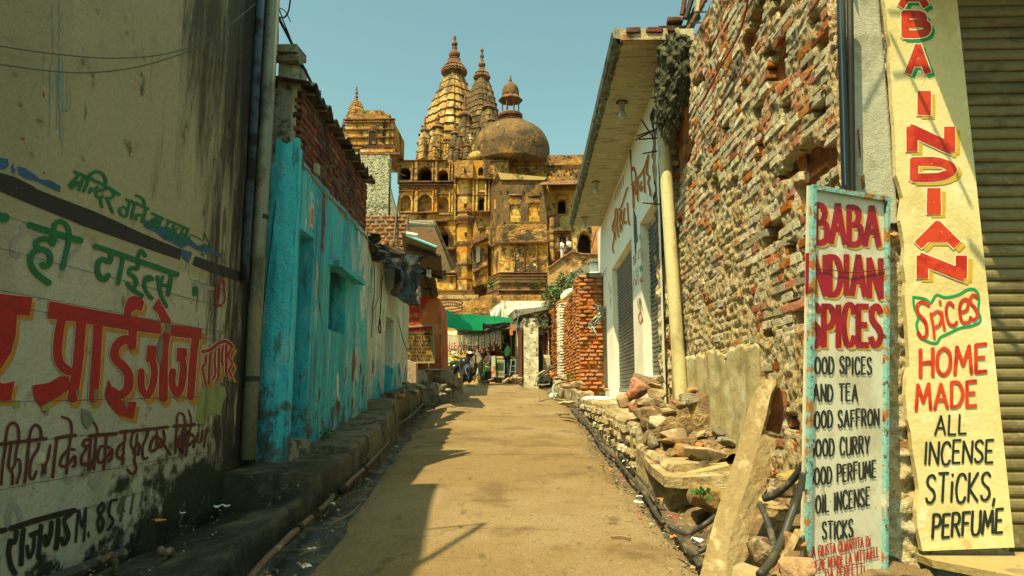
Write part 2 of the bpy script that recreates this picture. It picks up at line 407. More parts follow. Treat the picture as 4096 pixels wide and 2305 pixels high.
# ------------------------------------------------------------------ ground, road, gutters
CREAM = (.34, .315, .19)
m_dirt = mat('dirt', (.16, .12, .07), [LY((.05, .045, .035), 3, .45, .6), LY((.28, .22, .12), 12, .55, .7)], bump=[(25, .8)])
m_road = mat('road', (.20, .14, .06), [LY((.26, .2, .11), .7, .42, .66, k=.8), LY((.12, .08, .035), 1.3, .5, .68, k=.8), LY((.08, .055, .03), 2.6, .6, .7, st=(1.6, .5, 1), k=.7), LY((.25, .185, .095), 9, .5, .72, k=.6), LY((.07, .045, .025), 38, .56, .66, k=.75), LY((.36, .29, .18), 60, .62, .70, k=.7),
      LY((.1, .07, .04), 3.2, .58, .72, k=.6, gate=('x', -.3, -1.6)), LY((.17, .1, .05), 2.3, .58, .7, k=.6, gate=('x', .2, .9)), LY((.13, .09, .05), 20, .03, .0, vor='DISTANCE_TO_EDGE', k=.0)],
      rough=.92, bump=[(70, .9, (1, 1, 1), .015), (9, .5, (1, 1, 1), .03)], gs=120, grain=.4)
m_wet = mat('wet_muck', (.035, .035, .028), [LY((.1, .085, .05), 6, .5, .62), LY((.2, .17, .11), 22, .62, .7)], rough=.35, bump=[(18, .9)], spec=.5)
def gfun(x, y): return gz(y) - .11
g = MB(); ys = [-30, -8, 0, 10, 20, 29, 34, 45, 60, 70, 80, 90, 100, 160, 400, 900]; xs = [-900, -200, -60, -20, -4, 0, 4, 20, 60, 200, 900]
for y in ys:
    for x in xs: g.v.append((x, y, gfun(x, y)))
for j in range(len(ys) - 1):
    for i in range(len(xs) - 1):
        a = j * len(xs) + i; g.f.append((a, a + 1, a + len(xs) + 1, a + len(xs)))
g.build('ground', m_dirt, kind='structure')
def lerp_tab(tab, y):
    for (y0, a), (y1, b) in zip(tab, tab[1:]):
        if y <= y1: return a + (b - a) * (y - y0) / (y1 - y0)
    return tab[-1][1]
RL = [(-8, -1.3), (4.7, -1.52), (10.2, -2.07), (16.7, -2.57), (24, -3.0), (36, -3.4)]
RR = [(-8, 1.25), (5, 1.09), (10.3, .88), (16.7, .84), (24, .35), (28, -.15), (36, -.4)]
def road_pt(i, j):
    y = -8 + 44 * j; a = lerp_tab(RL, y) + .07 * fbm((0, y, 0), 1.3); b = lerp_tab(RR, y) + .07 * fbm((5, y, 0), 1.3); x = a + (b - a) * i
    e = min(i, 1 - i) * (b - a)
    return (x, y, gz(y) + .012 * fbm((x, y, 0), .9) - (.055 * (1 - min(1, e / .22)) ** 1.5) - .015 * (abs(i - .5) * 2) ** 2)
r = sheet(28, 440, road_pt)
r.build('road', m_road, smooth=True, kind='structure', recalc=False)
def muck(name, tabA, tabB, dz, m):
    def f(i, j):
        y = -6 + 36 * j; a = tabA(y); b = tabB(y); x = a + (b - a) * i
        return (x, y, gz(y) - .085 + .05 * fbm((x * 2, y * 2, 1), 1.6) + dz)
    sheet(12, 300, f).build(name, m, smooth=True, kind='structure', recalc=False)
LEDL = [(-6, -2.0), (6.5, -2.08), (10, -2.22), (14.5, -2.72), (20, -3.1), (30, -3.4)]
LEDR = [(-6, 1.6), (4.6, 1.45), (6.4, 1.3), (9.6, 1.17), (16, 1.15), (21, 1.05), (27, .6), (31, .4)]
muck('gutter_left', lambda y: lerp_tab(LEDL, y) - .05, lambda y: lerp_tab(RL, y) + .12, -.012, m_wet)
muck('gutter_right', lambda y: lerp_tab(RR, y) - .12, lambda y: lerp_tab(LEDR, y) + .08, 0, mat('gutter_soil', (.1, .08, .05), [LY((.2, .15, .09), 8, .5, .65), LY((.03, .03, .025), 3, .5, .6)], bump=[(20, .9)]))
# cracks in the road
ck = MB()
def crack(p, q, n=14, w_=.005, amp=.12):
    p = Vector(p); q = Vector(q); pts = []
    for i in range(n + 1):
        t = i / n; c = p.lerp(q, t); c.y += amp * fbm((c.x * 2, p.y, 3), 1.2); c.x += amp * fbm((p.x, c.y * 2, 7), 1.2); pts.append(c)
    for a, b in zip(pts, pts[1:]):
        d = (b - a).normalized(); nn = Vector((-d.y, d.x)) * w_ * U(.4, 1)
        V = [a + nn, a - nn, b - nn, b + nn]; ck.add([(v.x, v.y, gz(v.y) + .012 * fbm((v.x, v.y, 0), .9) + .001 - .015 * (abs((v.x - lerp_tab(RL, v.y)) / (lerp_tab(RR, v.y) - lerp_tab(RL, v.y)) - .5) * 2) ** 2) for v in V], [(0, 1, 2, 3)])
crack((-1.9, 9.75), (.6, 9.9)); crack((-1.9, 9.8), (-1.5, 8.6)); crack((-1.75, 7), (-2.3, 12.5), 24); crack((-2.3, 14.9), (.5, 15.1), 14, .015); crack((-1.7, 9.72), (.8, 9.95), 20, .009, .05); crack((-1.2, 5.6), (.2, 5.9), 12, .003, .2); crack((.2, 6.4), (.9, 6.1), 8, .003)
crack((-1.7, 5.2), (-2.1, 9.4), 20); crack((.75, 11), (.88, 7.5), 14)
ckm = mat('crack', (.05, .038, .022), grain=0); o = ck.build('road_crack', ckm, recalc=False); o['kind'] = 'structure'

# ------------------------------------------------------------------ left ledge (raised kerb along the houses)
m_conc = mat('ledge_concrete', (.13, .11, .065), [LY((.035, .035, .025), 2.2, .45, .62), LY((.22, .18, .1), 14, .52, .68, k=.7), LY((.2, .16, .09), 5, .5, .65, k=.6), LY((.016, .017, .012), 1.2, .3, .55, gate=('y', 9.2, 6.4), k=.9), LY((.14, .11, .06), 40, .66, .7, k=.6)], bump=[(30, .7), (6, .6, (1, 1, 1), .05)], rough=.9)  # the layer darkening toward the near end paints shade into the concrete
def ledge(name, y0, y1, tabf, wallf, topf, m, seed, side=-1, label='', cat='ledge', segs=None, inner=None):
    n = segs or max(6, int((y1 - y0) * 9)); mb = MB(); R_ = []
    for i in range(n + 1):
        y = y0 + (y1 - y0) * i / n; xo = tabf(y) + .035 * fbm((seed, y, 0), 2.2); xw = wallf(y); zt = topf(y) + .02 * fbm((seed, y, 4), 2); g0 = gz(y) - .16
        row = [(xo + side * -.03, g0), (xo + .02 * fbm((seed, y, 8), 4), g0 + (zt - g0) * .5), (xo + side * .0, zt - .04 + .01 * fbm((seed, y, 2), 6)), (xo + side * .035, zt)]
        for k in range(1, 5):
            t = k / 4; row.append((xo + (xw - xo) * t, zt + ((inner(y) - zt) * t ** .7 if inner else 0) + .03 * fbm((xo + t * 2, y, seed), 4)))
        R_.append([(x, y, z) for x, z in row])
    k = len(R_[0])
    for row in R_: mb.v += row
    for i in range(n):
        for j in range(k - 1): a = i * k + j; mb.f.append((a, a + 1, a + k + 1, a + k))
    for i in (0, n):      # end faces
        y = R_[i][0][1]; o = len(mb.v); mb.v.append((R_[i][-1][0], y, gz(y) - .16)); mb.f.append(tuple(range(i * k, i * k + k)) + (o,))
    o = mb.build(name, m, loc=(tabf(y0), y0, gz(y0)), smooth=side < 0)
    return tag(o, label, cat)
wl = lambda y: -3.05 if y < 7.3 else -2.66 - .0472 * (y - 7.3) - .05
ledge('ledge', -2, 6.6, lambda y: -2.06, wl, lambda y: gz(y) + .05 + .16 * max(0, min(1, (y - 3.8) / 2.4)), m_conc, 3, label='grimy concrete ledge under the painted wall, with shade coloured in', cat='ledge', inner=lambda y: .25 + .02 * max(0, y - 4))
ledge('ledge', 6.6, 8.0, lambda y: lerp_tab(LEDL, y), wl, lambda y: gz(y) + .3, m_conc, 5, label='crumbled low step of ledge before the blue house doorway', cat='ledge')
ledge('ledge', 8.0, 11.55, lambda y: lerp_tab(LEDL, y), wl, lambda y: .86 + (y - 8) * .095, m_conc, 9, label='long pale concrete ledge along the blue wall', cat='ledge')
ledge('ledge', 11.55, 12.7, lambda y: lerp_tab(LEDL, y) - .02, wl, lambda y: 1.36, m_conc, 12, label='second rough masonry ledge block beside small doorway', cat='ledge')
ledge('ledge', 12.7, 19, lambda y: lerp_tab(LEDL, y) - .12, wl, lambda y: 1.44 + (y - 12.7) * .05, m_conc, 15, label='far stretch of ledge carrying loose stones', cat='ledge')

# ------------------------------------------------------------------ left painted wall
WX = -3.0
m_lwall = mat('painted_wall', CREAM, [LY((.40, .39, .29), 1, -2, -1, gate=('z', 2.53, 2.47)), LY((.25, .23, .14), .9, .46, .68, st=(1, 1, .35), k=.7), LY((.2, .3, .27), 1.7, .56, .7, st=(1, 2.5, .3), k=.35),
    LY((.26, .22, .12), 5, .58, .7, k=.6), LY((.17, .15, .07), 40, .6, .66, k=.6, gate=('y', 4.6, 6.6)),
    LY((.05, .047, .027), 2.2, .6, .86, st=(1, 2.6, .3), k=.95, gate=[('y', 4.5, 5.9), ('z', 2.2, 4.6)], soft=.33, d=12, ro=.75), LY((.06, .055, .03), 6, .66, .74, st=(1, 1.6, .3), k=.85, gate=('y', 4.9, 6.6), soft=.17, d=10),
    LY((.018, .018, .012), 1.7, .64, .84, st=(1, 3.2, .2), gate=[('y', 5.5, 6.75)], k=.95, d=10, soft=.32),
    LY((.03, .034, .018), 3.2, .62, .74, d=10, gate=[('z', 1.45, .6), ('y', 4.2, 6.0)], soft=.3), 
    LY((.012, .014, .008), 4.5, .62, .74, d=8, gate=[('z', .8, .1)], k=.97, soft=.3),
    LY((.02, .02, .015), 7, .45, .5, st=(1, 1, .1), gate=[('y', 6.62, 6.8)], k=.95)], bump=[(14, .6, (1, 1, 1), .03), (90, .35, (1, 1, 1), .01)], gs=45, grain=.1)
lw = thing('painted_wall', (-3.2, 3, gz(3)), 'cream wall on the left painted with red and green Hindi lettering', 'wall')
w_ = MB(); w_.prism([Vector((WX, y, z)) for y, z in [(-5, -1), (7.32, -1), (7.32, 6.6), (7.05, 6.6), (7.0, 7.05), (6.5, 7.0), (6.4, 6.35), (4.9, 6.4), (4.75, 7.5), (3.4, 7.8), (1.8, 8.3), (-5, 9)]], (-3.5, 0, 0)); w_.build('wall', m_lwall, lw)
_a = atG(1938, 2094) + SUNV * 8.6
for _u, _v in ((1690, 2116), (1680, 2250)): cp = MB(); _b = atG(_u, _v) + SUNV * 8.6; cp.tube([_a, _b, _b + (_b - _a) * .9], .018 if _v < 2200 else .032, 6); tag(cp.build('roof_rod', mat('rod_iron', (.03, .02, .015)), loc=_a), ('thin' if _v < 2200 else 'thick') + ' rod jutting from the tall left roof, above view', 'rod')
def ML(u, v, h):
    p = atX(u, v, WX); return (WX + h, p.y, p.z)
def paint(name, m, strokes=(), polys=(), lift=.004, off=(0, 0), grow=0, org=(0, 0), sc=1., parent=None, M=ML, cap=True):
    mb = MB(); cv = lambda p: (org[0] + (p[0]) / sc + off[0], org[1] + (p[1]) / sc + off[1])
    for st in strokes: ribbon(mb, [cv(p) for p in st[1:]], (st[0] + grow) / sc, M, lift, cap=cap)
    for pl in polys:
        q = [cv(p) for p in pl]
        if grow:
            c = Vector((sum(a for a, b in q) / len(q), sum(b for a, b in q) / len(q))); q2 = []
            for i in range(len(q)):
                a = Vector(q[i - 1]); b = Vector(q[i]); c_ = Vector(q[(i + 1) % len(q)]); d = (c_ - a)
                if d.length: d.normalize()
                nn = Vector((d.y, -d.x)); q2.append(tuple(b + nn * grow * .5 / sc))
            q = q2
        flat_poly(mb, q, M, lift)
    return mb.build(name, m, parent or lw, recalc=False)
def paintm(n, c, wear=.3, worn=CREAM): return mat(n, c, [LY(tuple(x * .7 for x in c), 9, .45, .65, k=.6), LY(worn, 28, .64, .70, k=wear), LY((.06, .055, .03), 2.2, .52, .68, st=(1, 2.6, .22), gate=('y', 5.2, 6.8), k=.8), LY((.015, .017, .01), 4, .42, .6, gate=('z', .9, .4), k=.8)], rough=.6, gs=60)
GREEN = paintm('green_paint', (.006, .13, .04), .12); RED = paintm('red_paint', (.33, .012, .014)); OCH = paintm('ochre_paint', (.42, .2, .02)); BLK = paintm('black_paint', (.018, .018, .016)); MAR = paintm('maroon_paint', (.09, .016, .014))
BLU = paintm('blue_paint', (.02, .09, .19), .8); LINEM = paintm('pencil_line', (.05, .05, .04), 0); GHO = paintm('ghost_paint', (.27, .27, .235), .5)
# black band, blue remnants, pencil lines
A1 = dict(org=(0, 600), sc=2.072)
paint('black_band', BLK, polys=[[(-60, 160), (0, 190), (120, 225), (270, 300), (300, 325), (490, 400), (780, 510), (960, 590), (1150, 680), (1350, 765), (1500, 825), (1490, 912), (1250, 830), (1000, 740), (700, 635), (420, 520), (200, 430), (0, 345), (-60, 325)], [(1615, 880), (1800, 945), (1975, 1003), (1975, 1090), (1780, 1030), (1590, 952)], [(1975, 1003), (2110, 1042), (2110, 1080), (1975, 1088)]], **A1)
paint('blue_patch', BLU, polys=[[(-40, 60), (60, 75), (70, 130), (30, 165), (-40, 150)], [(100, 110), (125, 170), (110, 205), (85, 150)], [(140, 135), (200, 150), (300, 215), (320, 240), (420, 255), (498, 300), (492, 350), (400, 310), (300, 262), (200, 235), (150, 200)],
     [(1190, 575), (1300, 610), (1450, 690), (1560, 722), (1640, 800), (1700, 775), (1745, 830), (1835, 860), (1830, 895), (1730, 850), (1640, 835), (1560, 790), (1500, 815), (1400, 760), (1350, 740), (1300, 690), (1190, 640)], [(1480, 815), (1590, 850), (1560, 940), (1510, 900)]], lift=.003, **A1)
pl = []
for a, b, s_, oy in [((-20, 812), (1860, 1310), 2.072, 600), ((0, 540), (400, 660), 2.072, 600), ((1560, 1068), (1860, 1165), 2.072, 600), ((-10, 30), (2110, 430), 2.342, 1150), ((-10, 165), (2110, 505), 2.342, 1150), ((-10, 1072), (1860, 1026), 2.342, 1150), ((-10, 662), (1740, 342), 2.147, 1650), ((-10, 268), (1740, 100), 2.147, 1650), ((600, 855), (1200, 690), 2.147, 1650)]:
    mb = MB(); n_ = 12; ribbon(mb, [((a[0] + (b[0] - a[0]) * i / n_) / s_, oy + (a[1] + (b[1] - a[1]) * i / n_ + U(-3, 3)) / s_) for i in range(n_ + 1)], 2.2, ML, .0085, cap=False); pl.append(mb)
al = MB()
for q in pl: al.add(q.v, q.f)
al.build('pencil_line', LINEM, lw, recalc=False)
# ghost of older lettering
paint('old_lettering', GHO, strokes=[[40, (210, 600), (170, 650)], [38, (290, 690), (200, 690), (110, 760), (100, 860), (150, 880)], [36, (600, 760), (660, 800), (560, 900), (500, 1050)], [36, (1600, 1110), (1760, 1150)], [30, (1640, 1130), (1650, 1200)], [30, (1700, 1150), (1700, 1240)]], lift=.002, **A1)
paint('old_lettering', GHO, strokes=[[50, (90, 800), (150, 830), (170, 950), (120, 1000), (60, 950), (90, 800)], [40, (560, 520), (570, 600), (610, 580)], [40, (780, 560), (850, 590), (800, 640), (770, 590)], [30, (240, 330), (260, 420), (200, 640)], [34, (880, 240), (1100, 230)], [34, (960, 250), (930, 480)], [34, (690, 350), (650, 480)]], lift=.002, org=(0, 1650), sc=2.147)
# green hand-painted lines
g1 = [[26, (610, 180), (740, 235), (870, 300), (985, 372)], [26, (650, 205), (605, 255), (572, 290), (585, 315), (612, 300), (632, 265)], [24, (592, 283), (675, 262)], [28, (692, 225), (668, 275), (645, 335)],
 [28, (685, 345), (712, 290), (735, 215), (782, 182), (835, 192), (868, 240), (866, 290)], [24, (738, 358), (748, 318), (772, 335), (805, 305)], [26, (880, 322), (820, 335), (790, 362), (812, 395), (848, 385)], [26, (828, 395), (832, 440), (842, 475)],
 [26, (930, 345), (938, 380), (892, 408), (872, 398)], [26, (885, 400), (905, 460), (930, 520)], [24, (1040, 412), (1130, 445), (1225, 490)], [24, (1068, 440), (1052, 505), (1040, 550), (1008, 545), (988, 510), (992, 480)], [22, (1015, 470), (1050, 495)],
 [26, (1110, 450), (1082, 572)], [24, (1148, 535), (1120, 548), (1122, 578)], [22, (1140, 545), (1190, 535)], [26, (1205, 490), (1172, 600)], [24, (1122, 378), (1165, 395), (1190, 430), (1196, 480)],
 [20, (1252, 525), (1352, 570)], [22, (1295, 560), (1250, 585), (1225, 615), (1248, 628), (1285, 590), (1300, 578), (1312, 605), (1292, 628)], [22, (1298, 550), (1270, 640)], [24, (1335, 570), (1300, 662)],
 [20, (1375, 580), (1460, 615), (1560, 660)], [20, (1395, 600), (1370, 640), (1398, 655), (1368, 732)], [22, (1440, 620), (1397, 718)], [20, (1472, 650), (1445, 660), (1450, 690), (1425, 738)], [22, (1510, 655), (1470, 768)], [20, (1515, 695), (1490, 725), (1500, 770)], [22, (1550, 668), (1516, 775)],
 [9, (1578, 770), (1570, 706), (1625, 722), (1680, 748), (1690, 690)], [9, (1690, 688), (1740, 830), (1665, 873)], [9, (1665, 873), (1680, 800), (1600, 800)]]
paint('green_lettering', GREEN, strokes=g1, lift=.0055, **A1)
g2 = [[58, (235, 622), (440, 690), (665, 752)], [54, (442, 690), (435, 740), (425, 785)], [50, (425, 748), (345, 738), (292, 765), (302, 815)], [50, (300, 830), (350, 825), (400, 860), (405, 930), (365, 970), (338, 945)], [52, (350, 822), (270, 845), (242, 925), (290, 1020), (400, 1105)],
 [42, (438, 690), (445, 620), (498, 592), (552, 640), (565, 730), (540, 850), (505, 985)], [48, (778, 797), (1000, 872), (1200, 942), (1465, 1035)], [46, (915, 865), (900, 930), (840, 905), (800, 955), (812, 1045), (858, 1075), (892, 1035)], [36, (1015, 880), (995, 990), (970, 1110)],
 [36, (1140, 935), (1132, 985), (1085, 978), (1062, 1015), (1110, 1060), (1122, 1108), (1085, 1148), (1045, 1105)], [40, (1085, 1145), (1120, 1175), (1172, 1212)], [32, (1145, 935), (1140, 872), (1165, 832), (1198, 880)], [32, (1262, 1078), (1235, 1050), (1200, 1062), (1190, 1115), (1210, 1180), (1255, 1232)], [28, (1225, 1052), (1222, 1090)],
 [32, (1298, 1050), (1315, 1140), (1335, 1215), (1375, 1300)], [30, (1345, 1050), (1330, 1115), (1400, 1125)], [36, (1415, 1035), (1400, 1120), (1385, 1205)], [50, (1613, 1145), (1613, 1195)], [85, (-60, 545), (38, 565)]]
paint('green_lettering', GREEN, strokes=g2, lift=.0075, **A1)
paint('red_number', RED, strokes=[[14, (1792, 1092), (1815, 1080), (1850, 1080), (1856, 1170), (1853, 1265), (1790, 1282), (1790, 1190), (1792, 1092)], [13, (1815, 1115), (1812, 1180), (1806, 1240)]], lift=.0055, **A1)
# big red words with ochre drop
A2 = dict(org=(0, 1150), sc=2.342)
rp = [[(450, 125), (900, 215), (1300, 285), (1500, 322), (1500, 440), (1180, 400), (970, 368), (700, 325), (430, 290)], [(1592, 345), (1890, 383), (1880, 492), (1590, 458)],
 [(560, 830), (450, 895), (295, 918), (315, 1040), (370, 1120), (480, 1060), (600, 985), (645, 950), (640, 840)], [(1150, 262), (1160, 170), (1190, 100), (1250, 75), (1320, 95), (1345, 140), (1318, 225), (1270, 208), (1228, 235), (1218, 272)],
 [(1475, 103), (1510, 160), (1595, 310), (1590, 345), (1510, 335), (1470, 240), (1420, 195)], [(1372, 540), (1462, 545), (1455, 705), (1405, 700), (1360, 695)], [(1652, 565), (1745, 570), (1745, 640), (1700, 710), (1645, 690)],
 [(-40, 55), (0, 60), (295, 92), (270, 265), (150, 258), (140, 440), (95, 610), (0, 760), (-40, 790)], [(-40, 885), (30, 900), (130, 878), (90, 1062), (-40, 1062)], [(1010, 860), (975, 1000), (1010, 1090), (1100, 1190), (1240, 1230), (1272, 1070), (1150, 1075), (1060, 1000)]]
rs = [[92, (572, 290), (545, 420), (528, 600), (555, 720), (640, 790)], [104, (752, 300), (738, 500), (712, 760), (665, 1050)], [96, (912, 310), (895, 600), (865, 1055)], [86, (1235, 380), (1225, 560)], [92, (1235, 505), (1150, 490), (1075, 560), (1070, 660), (1140, 735), (1195, 820), (1185, 950), (1110, 1010), (1040, 970)],
 [86, (1550, 440), (1530, 560), (1525, 700), (1520, 1048)], [72, (1425, 695), (1440, 800), (1410, 960), (1360, 1010), (1315, 930), (1315, 780)], [78, (1830, 450), (1800, 700), (1778, 1035)], [72, (1695, 650), (1712, 760), (1690, 930), (1648, 1000), (1605, 900), (1610, 780)],
 [34, (1885, 602), (1960, 585), (2050, 520), (2120, 508), (2172, 560)], [26, (1925, 640), (1915, 720), (1890, 745), (1905, 830), (1920, 915)], [28, (1965, 612), (1955, 780), (1948, 908)], [24, (2010, 600), (2005, 700), (2010, 810), (1982, 865)], [26, (2045, 570), (2040, 840)], [26, (2082, 545), (2072, 650), (2078, 735)], [28, (2112, 540), (2112, 825)], [24, (2160, 570), (2135, 640), (2168, 710), (2140, 780), (2165, 840)]]
paint('ochre_shadow', OCH, rs, rp, lift=.0025, off=(15, 19), **A2)
paint('cream_outline', mat('painted_wall_pale', (.5, .46, .34), bump=[(40, .3)]), rs, rp, lift=.0045, grow=14, **A2)
paint('red_lettering', RED, rs, rp, lift=.0065, **A2)
# maroon and black lower lines
A3 = dict(org=(0, 1650), sc=2.214)
ms = [[34, (-40, 285), (150, 262), (400, 232)], [34, (487, 232), (555, 215)], [36, (575, 212), (660, 203)], [36, (785, 210), (860, 200), (1022, 190)], [32, (1055, 175), (1128, 166)], [30, (1150, 165), (1310, 150), (1480, 128)], [32, (1535, 122), (1640, 115), (1722, 106)],
 [26, (45, 280), (20, 430), (0, 640)], [26, (40, 270), (60, 140), (105, 92), (150, 130), (160, 250)], [26, (92, 290), (75, 400), (68, 480), (100, 540), (100, 640)], [24, (155, 250), (130, 380), (125, 450), (100, 500)], [24, (125, 430), (165, 420), (170, 520), (140, 630)],
 [28, (250, 260), (235, 400), (210, 620)], [26, (250, 240), (270, 150), (310, 110), (350, 150), (355, 230)], [26, (340, 270), (325, 330), (270, 420), (255, 560), (285, 590), (315, 520)], [24, (440, 290), (420, 400), (395, 470), (385, 530), (370, 450)], [28, (495, 250), (480, 380), (458, 575)],
 [26, (620, 210), (600, 350), (582, 540)], [28, (655, 330), (600, 330), (540, 400), (530, 470), (590, 470), (640, 400), (655, 390), (660, 460), (635, 480)], [22, (540, 40), (600, 60), (625, 110), (628, 190)],
 [28, (790, 240), (740, 250), (735, 300), (785, 290)], [26, (760, 320), (715, 400), (720, 460), (770, 450)], [26, (800, 220), (785, 400), (785, 510)], [26, (845, 205), (832, 370), (825, 505)], [18, (820, 85), (848, 130), (856, 190)],
 [26, (935, 200), (925, 360), (912, 505)], [28, (990, 330), (930, 300), (880, 310), (858, 400), (880, 445), (940, 400), (985, 330), (980, 400), (950, 440)], [24, (1105, 180), (1090, 320), (1078, 462)], [28, (1095, 270), (1050, 300), (1028, 370), (1060, 410), (1090, 360)],
 [24, (1190, 165), (1165, 200), (1155, 290), (1190, 350), (1180, 440)], [22, (1210, 190), (1200, 290), (1175, 360)], [22, (1200, 260), (1230, 290), (1215, 380)], [24, (1190, 440), (1200, 510), (1165, 545), (1120, 500)], [24, (1310, 155), (1290, 230), (1255, 310), (1265, 410), (1300, 400)],
 [22, (1385, 150), (1380, 300)], [28, (1430, 250), (1370, 210), (1330, 280), (1330, 340), (1380, 320), (1425, 250), (1420, 310)], [22, (1440, 160), (1455, 230), (1450, 290), (1510, 375)], [18, (1560, 110), (1555, 240), (1545, 365)], [18, (1560, 110), (1565, 30), (1590, 5), (1625, 30), (1635, 110)],
 [22, (1625, 120), (1615, 350)], [22, (1620, 190), (1575, 240), (1580, 310), (1615, 280)], [20, (1690, 110), (1660, 240), (1640, 390)], [24, (1720, 220), (1680, 190), (1640, 260), (1660, 300), (1715, 240), (1710, 310)], [16, (1665, -20), (1685, 40), (1690, 100)], [22, (1790, 160), (1775, 260), (1740, 250), (1750, 180)], [20, (1825, 140), (1800, 310)]]
paint('maroon_lettering', MAR, strokes=ms, lift=.0055, **A3)
bs = [[54, (85, 1028), (350, 945), (655, 868)], [52, (-60, 1062), (40, 1040)], [44, (140, 1050), (120, 1150), (80, 1150)], [50, (85, 1130), (68, 1230), (85, 1350), (125, 1430)], [46, (200, 1030), (185, 1180), (178, 1350)], [50, (265, 1085), (345, 1055)], [34, (295, 1080), (290, 1200), (250, 1290), (232, 1180)], [42, (358, 1000), (345, 1150), (330, 1290)],
 [44, (450, 970), (440, 1080), (400, 1180), (392, 1090)], [46, (510, 945), (505, 1080), (488, 1210)], [40, (620, 900), (560, 960), (600, 1080), (560, 1170), (535, 1110)], [22, (665, 1150), (690, 860), (718, 1020), (755, 840), (735, 1140)], [18, (775, 1060), (780, 1100)],
 [30, (900, 800), (860, 870), (905, 960), (880, 1060), (860, 960), (915, 840), (895, 800)], [28, (1030, 775), (975, 790), (960, 900), (995, 960), (950, 1040)]]
paint('black_lettering', BLK, strokes=bs, lift=.0055, **A3)
fd = paintm('faded_black', (.1, .1, .075), .9)
paint('black_lettering', fd, strokes=[[26, (1080, 750), (1040, 880), (1095, 870)], [24, (1100, 740), (1060, 960)], [20, (1180, 720), (1150, 900)], [20, (1260, 700), (1240, 830)]], lift=.0055, **A3)
# paper remnants and flakes, the lump of mortar
pap = paintm('old_poster_paper', (.22, .27, .1), .9, (.1, .2, .18))
paint('poster_remnant', pap, polys=[[(1880, 960), (1930, 920), (2100, 930), (2120, 1010), (2080, 1100), (2060, 1200), (1960, 1180), (1900, 1330), (1830, 1240), (1850, 1080)], [(390, 1020), (440, 1060), (490, 1090), (430, 1150), (380, 1100)], [(130, 1060), (190, 1080), (180, 1130), (120, 1140)]], lift=.003, **A2)
flk = paintm('flaked_paint', (.13, .17, .12), .9)
paint('flaked_patch', flk, polys=[[(870, 960), (910, 950), (900, 1060), (870, 1085)], [(750, 1130), (830, 1170), (870, 1240), (810, 1330), (760, 1260)], [(1150, 1050), (1190, 1090), (1180, 1140), (1150, 1100)], [(700, 960), (735, 970), (725, 1020), (700, 1030)], [(1500, 440), (1520, 500), (1505, 680), (1480, 720), (1460, 600)], [(1550, 330), (1590, 350), (1580, 440), (1545, 420)], [(570, 730), (590, 750), (575, 770)]], lift=.0085, **A2)
flr = paintm('red_fleck', (.3, .03, .02))
mb = MB()
for (u, v, a, b) in [(173, 380, 4, 12), (90, 556, 9, 6), (263, 444, 3, 5), (104, 594, 4, 3), (175, 692, 4, 6)]: flat_poly(mb, [(u - a, v - b), (u + a, v - b * .3), (u + a * .6, v + b), (u - a * .7, v + b * .4)], ML, .003)
mb.build('red_fleck', flr, lw, recalc=False)
drip = mat('drip_paint', (.16, .25, .22), [LY(CREAM, 9, .45, .6, st=(1, 6, .4))])
mb = MB()
for u, v0, v1, ww in [(208, 20, 360, 3), (205, 270, 350, 17), (198, 360, 540, 4), (236, 0, 250, 3), (243, 250, 440, 22), (228, 300, 510, 4), (240, 430, 560, 5), (252, 430, 545, 3), (173, 210, 340, 2), (268, 300, 445, 2.5), (280, 330, 440, 2), (247, 560, 625, 2)]: ribbon(mb, [(u, v0), (u + U(-3, 3), (v0 + v1) / 2), (u + U(-2, 2), v1)], ww, ML, .002)
mb.build('paint_drip', drip, lw, recalc=False)
p = atX(160, 1835, WX)
o = bpy.data.objects.new('mortar_lump', rock_mesh('mortar_lump', .03, .045, .045, 5, 22, .2, mat('pale_mortar', (.42, .4, .28), bump=[(30, .5)]))); COL.objects.link(o); o.parent = lw; o.location = p - Vector(lw['_o'])
# downpipe on the wall's end and the drain openings
pvc = mat('grey_pvc', (.19, .2, .14), [LY((.08, .08, .055), 4, .5, .66, st=(1, 1, .4)), LY((.02, .025, .02), 30, .62, .68)], rough=.5)
pp = thing('drain_pipe', (-2.9, 7.0, 1.0), 'long grey drainpipe at the end of the painted wall', 'pipe')
t_ = MB(); t_.tube([(-2.93, 6.97, .82), (-2.93, 6.95, 3), (-2.92, 6.93, 7.7)], .075, 14); t_.build('pipe', pvc, pp, True)
t_ = MB(); t_.tube([(-2.96, 6.72, 2.6), (-2.96, 6.71, 7.7)], .045, 8); t_.build('side_pipe', mat('blue_pvc', (.05, .09, .13), [LY((.02, .02, .02), 4, .45, .6)]), pp, True)
for z in (1.6, 3.3, 5.1): t_ = MB(); t_.tube([(-2.93, 6.96, z), (-2.93, 6.96, z + .05)], .084, 14); t_.build('clamp', mat('dark_iron', (.03, .025, .02), rough=.6), pp)
pm = MB(); pm.box((-3.4, 7.08, -.2), (-2.955, 7.2, 7.7)); tag(pm.build('pilaster', m_lwall, loc=(-3, 7.1, .5)), 'thin stained pilaster between drainpipe and blue house', 'pilaster')
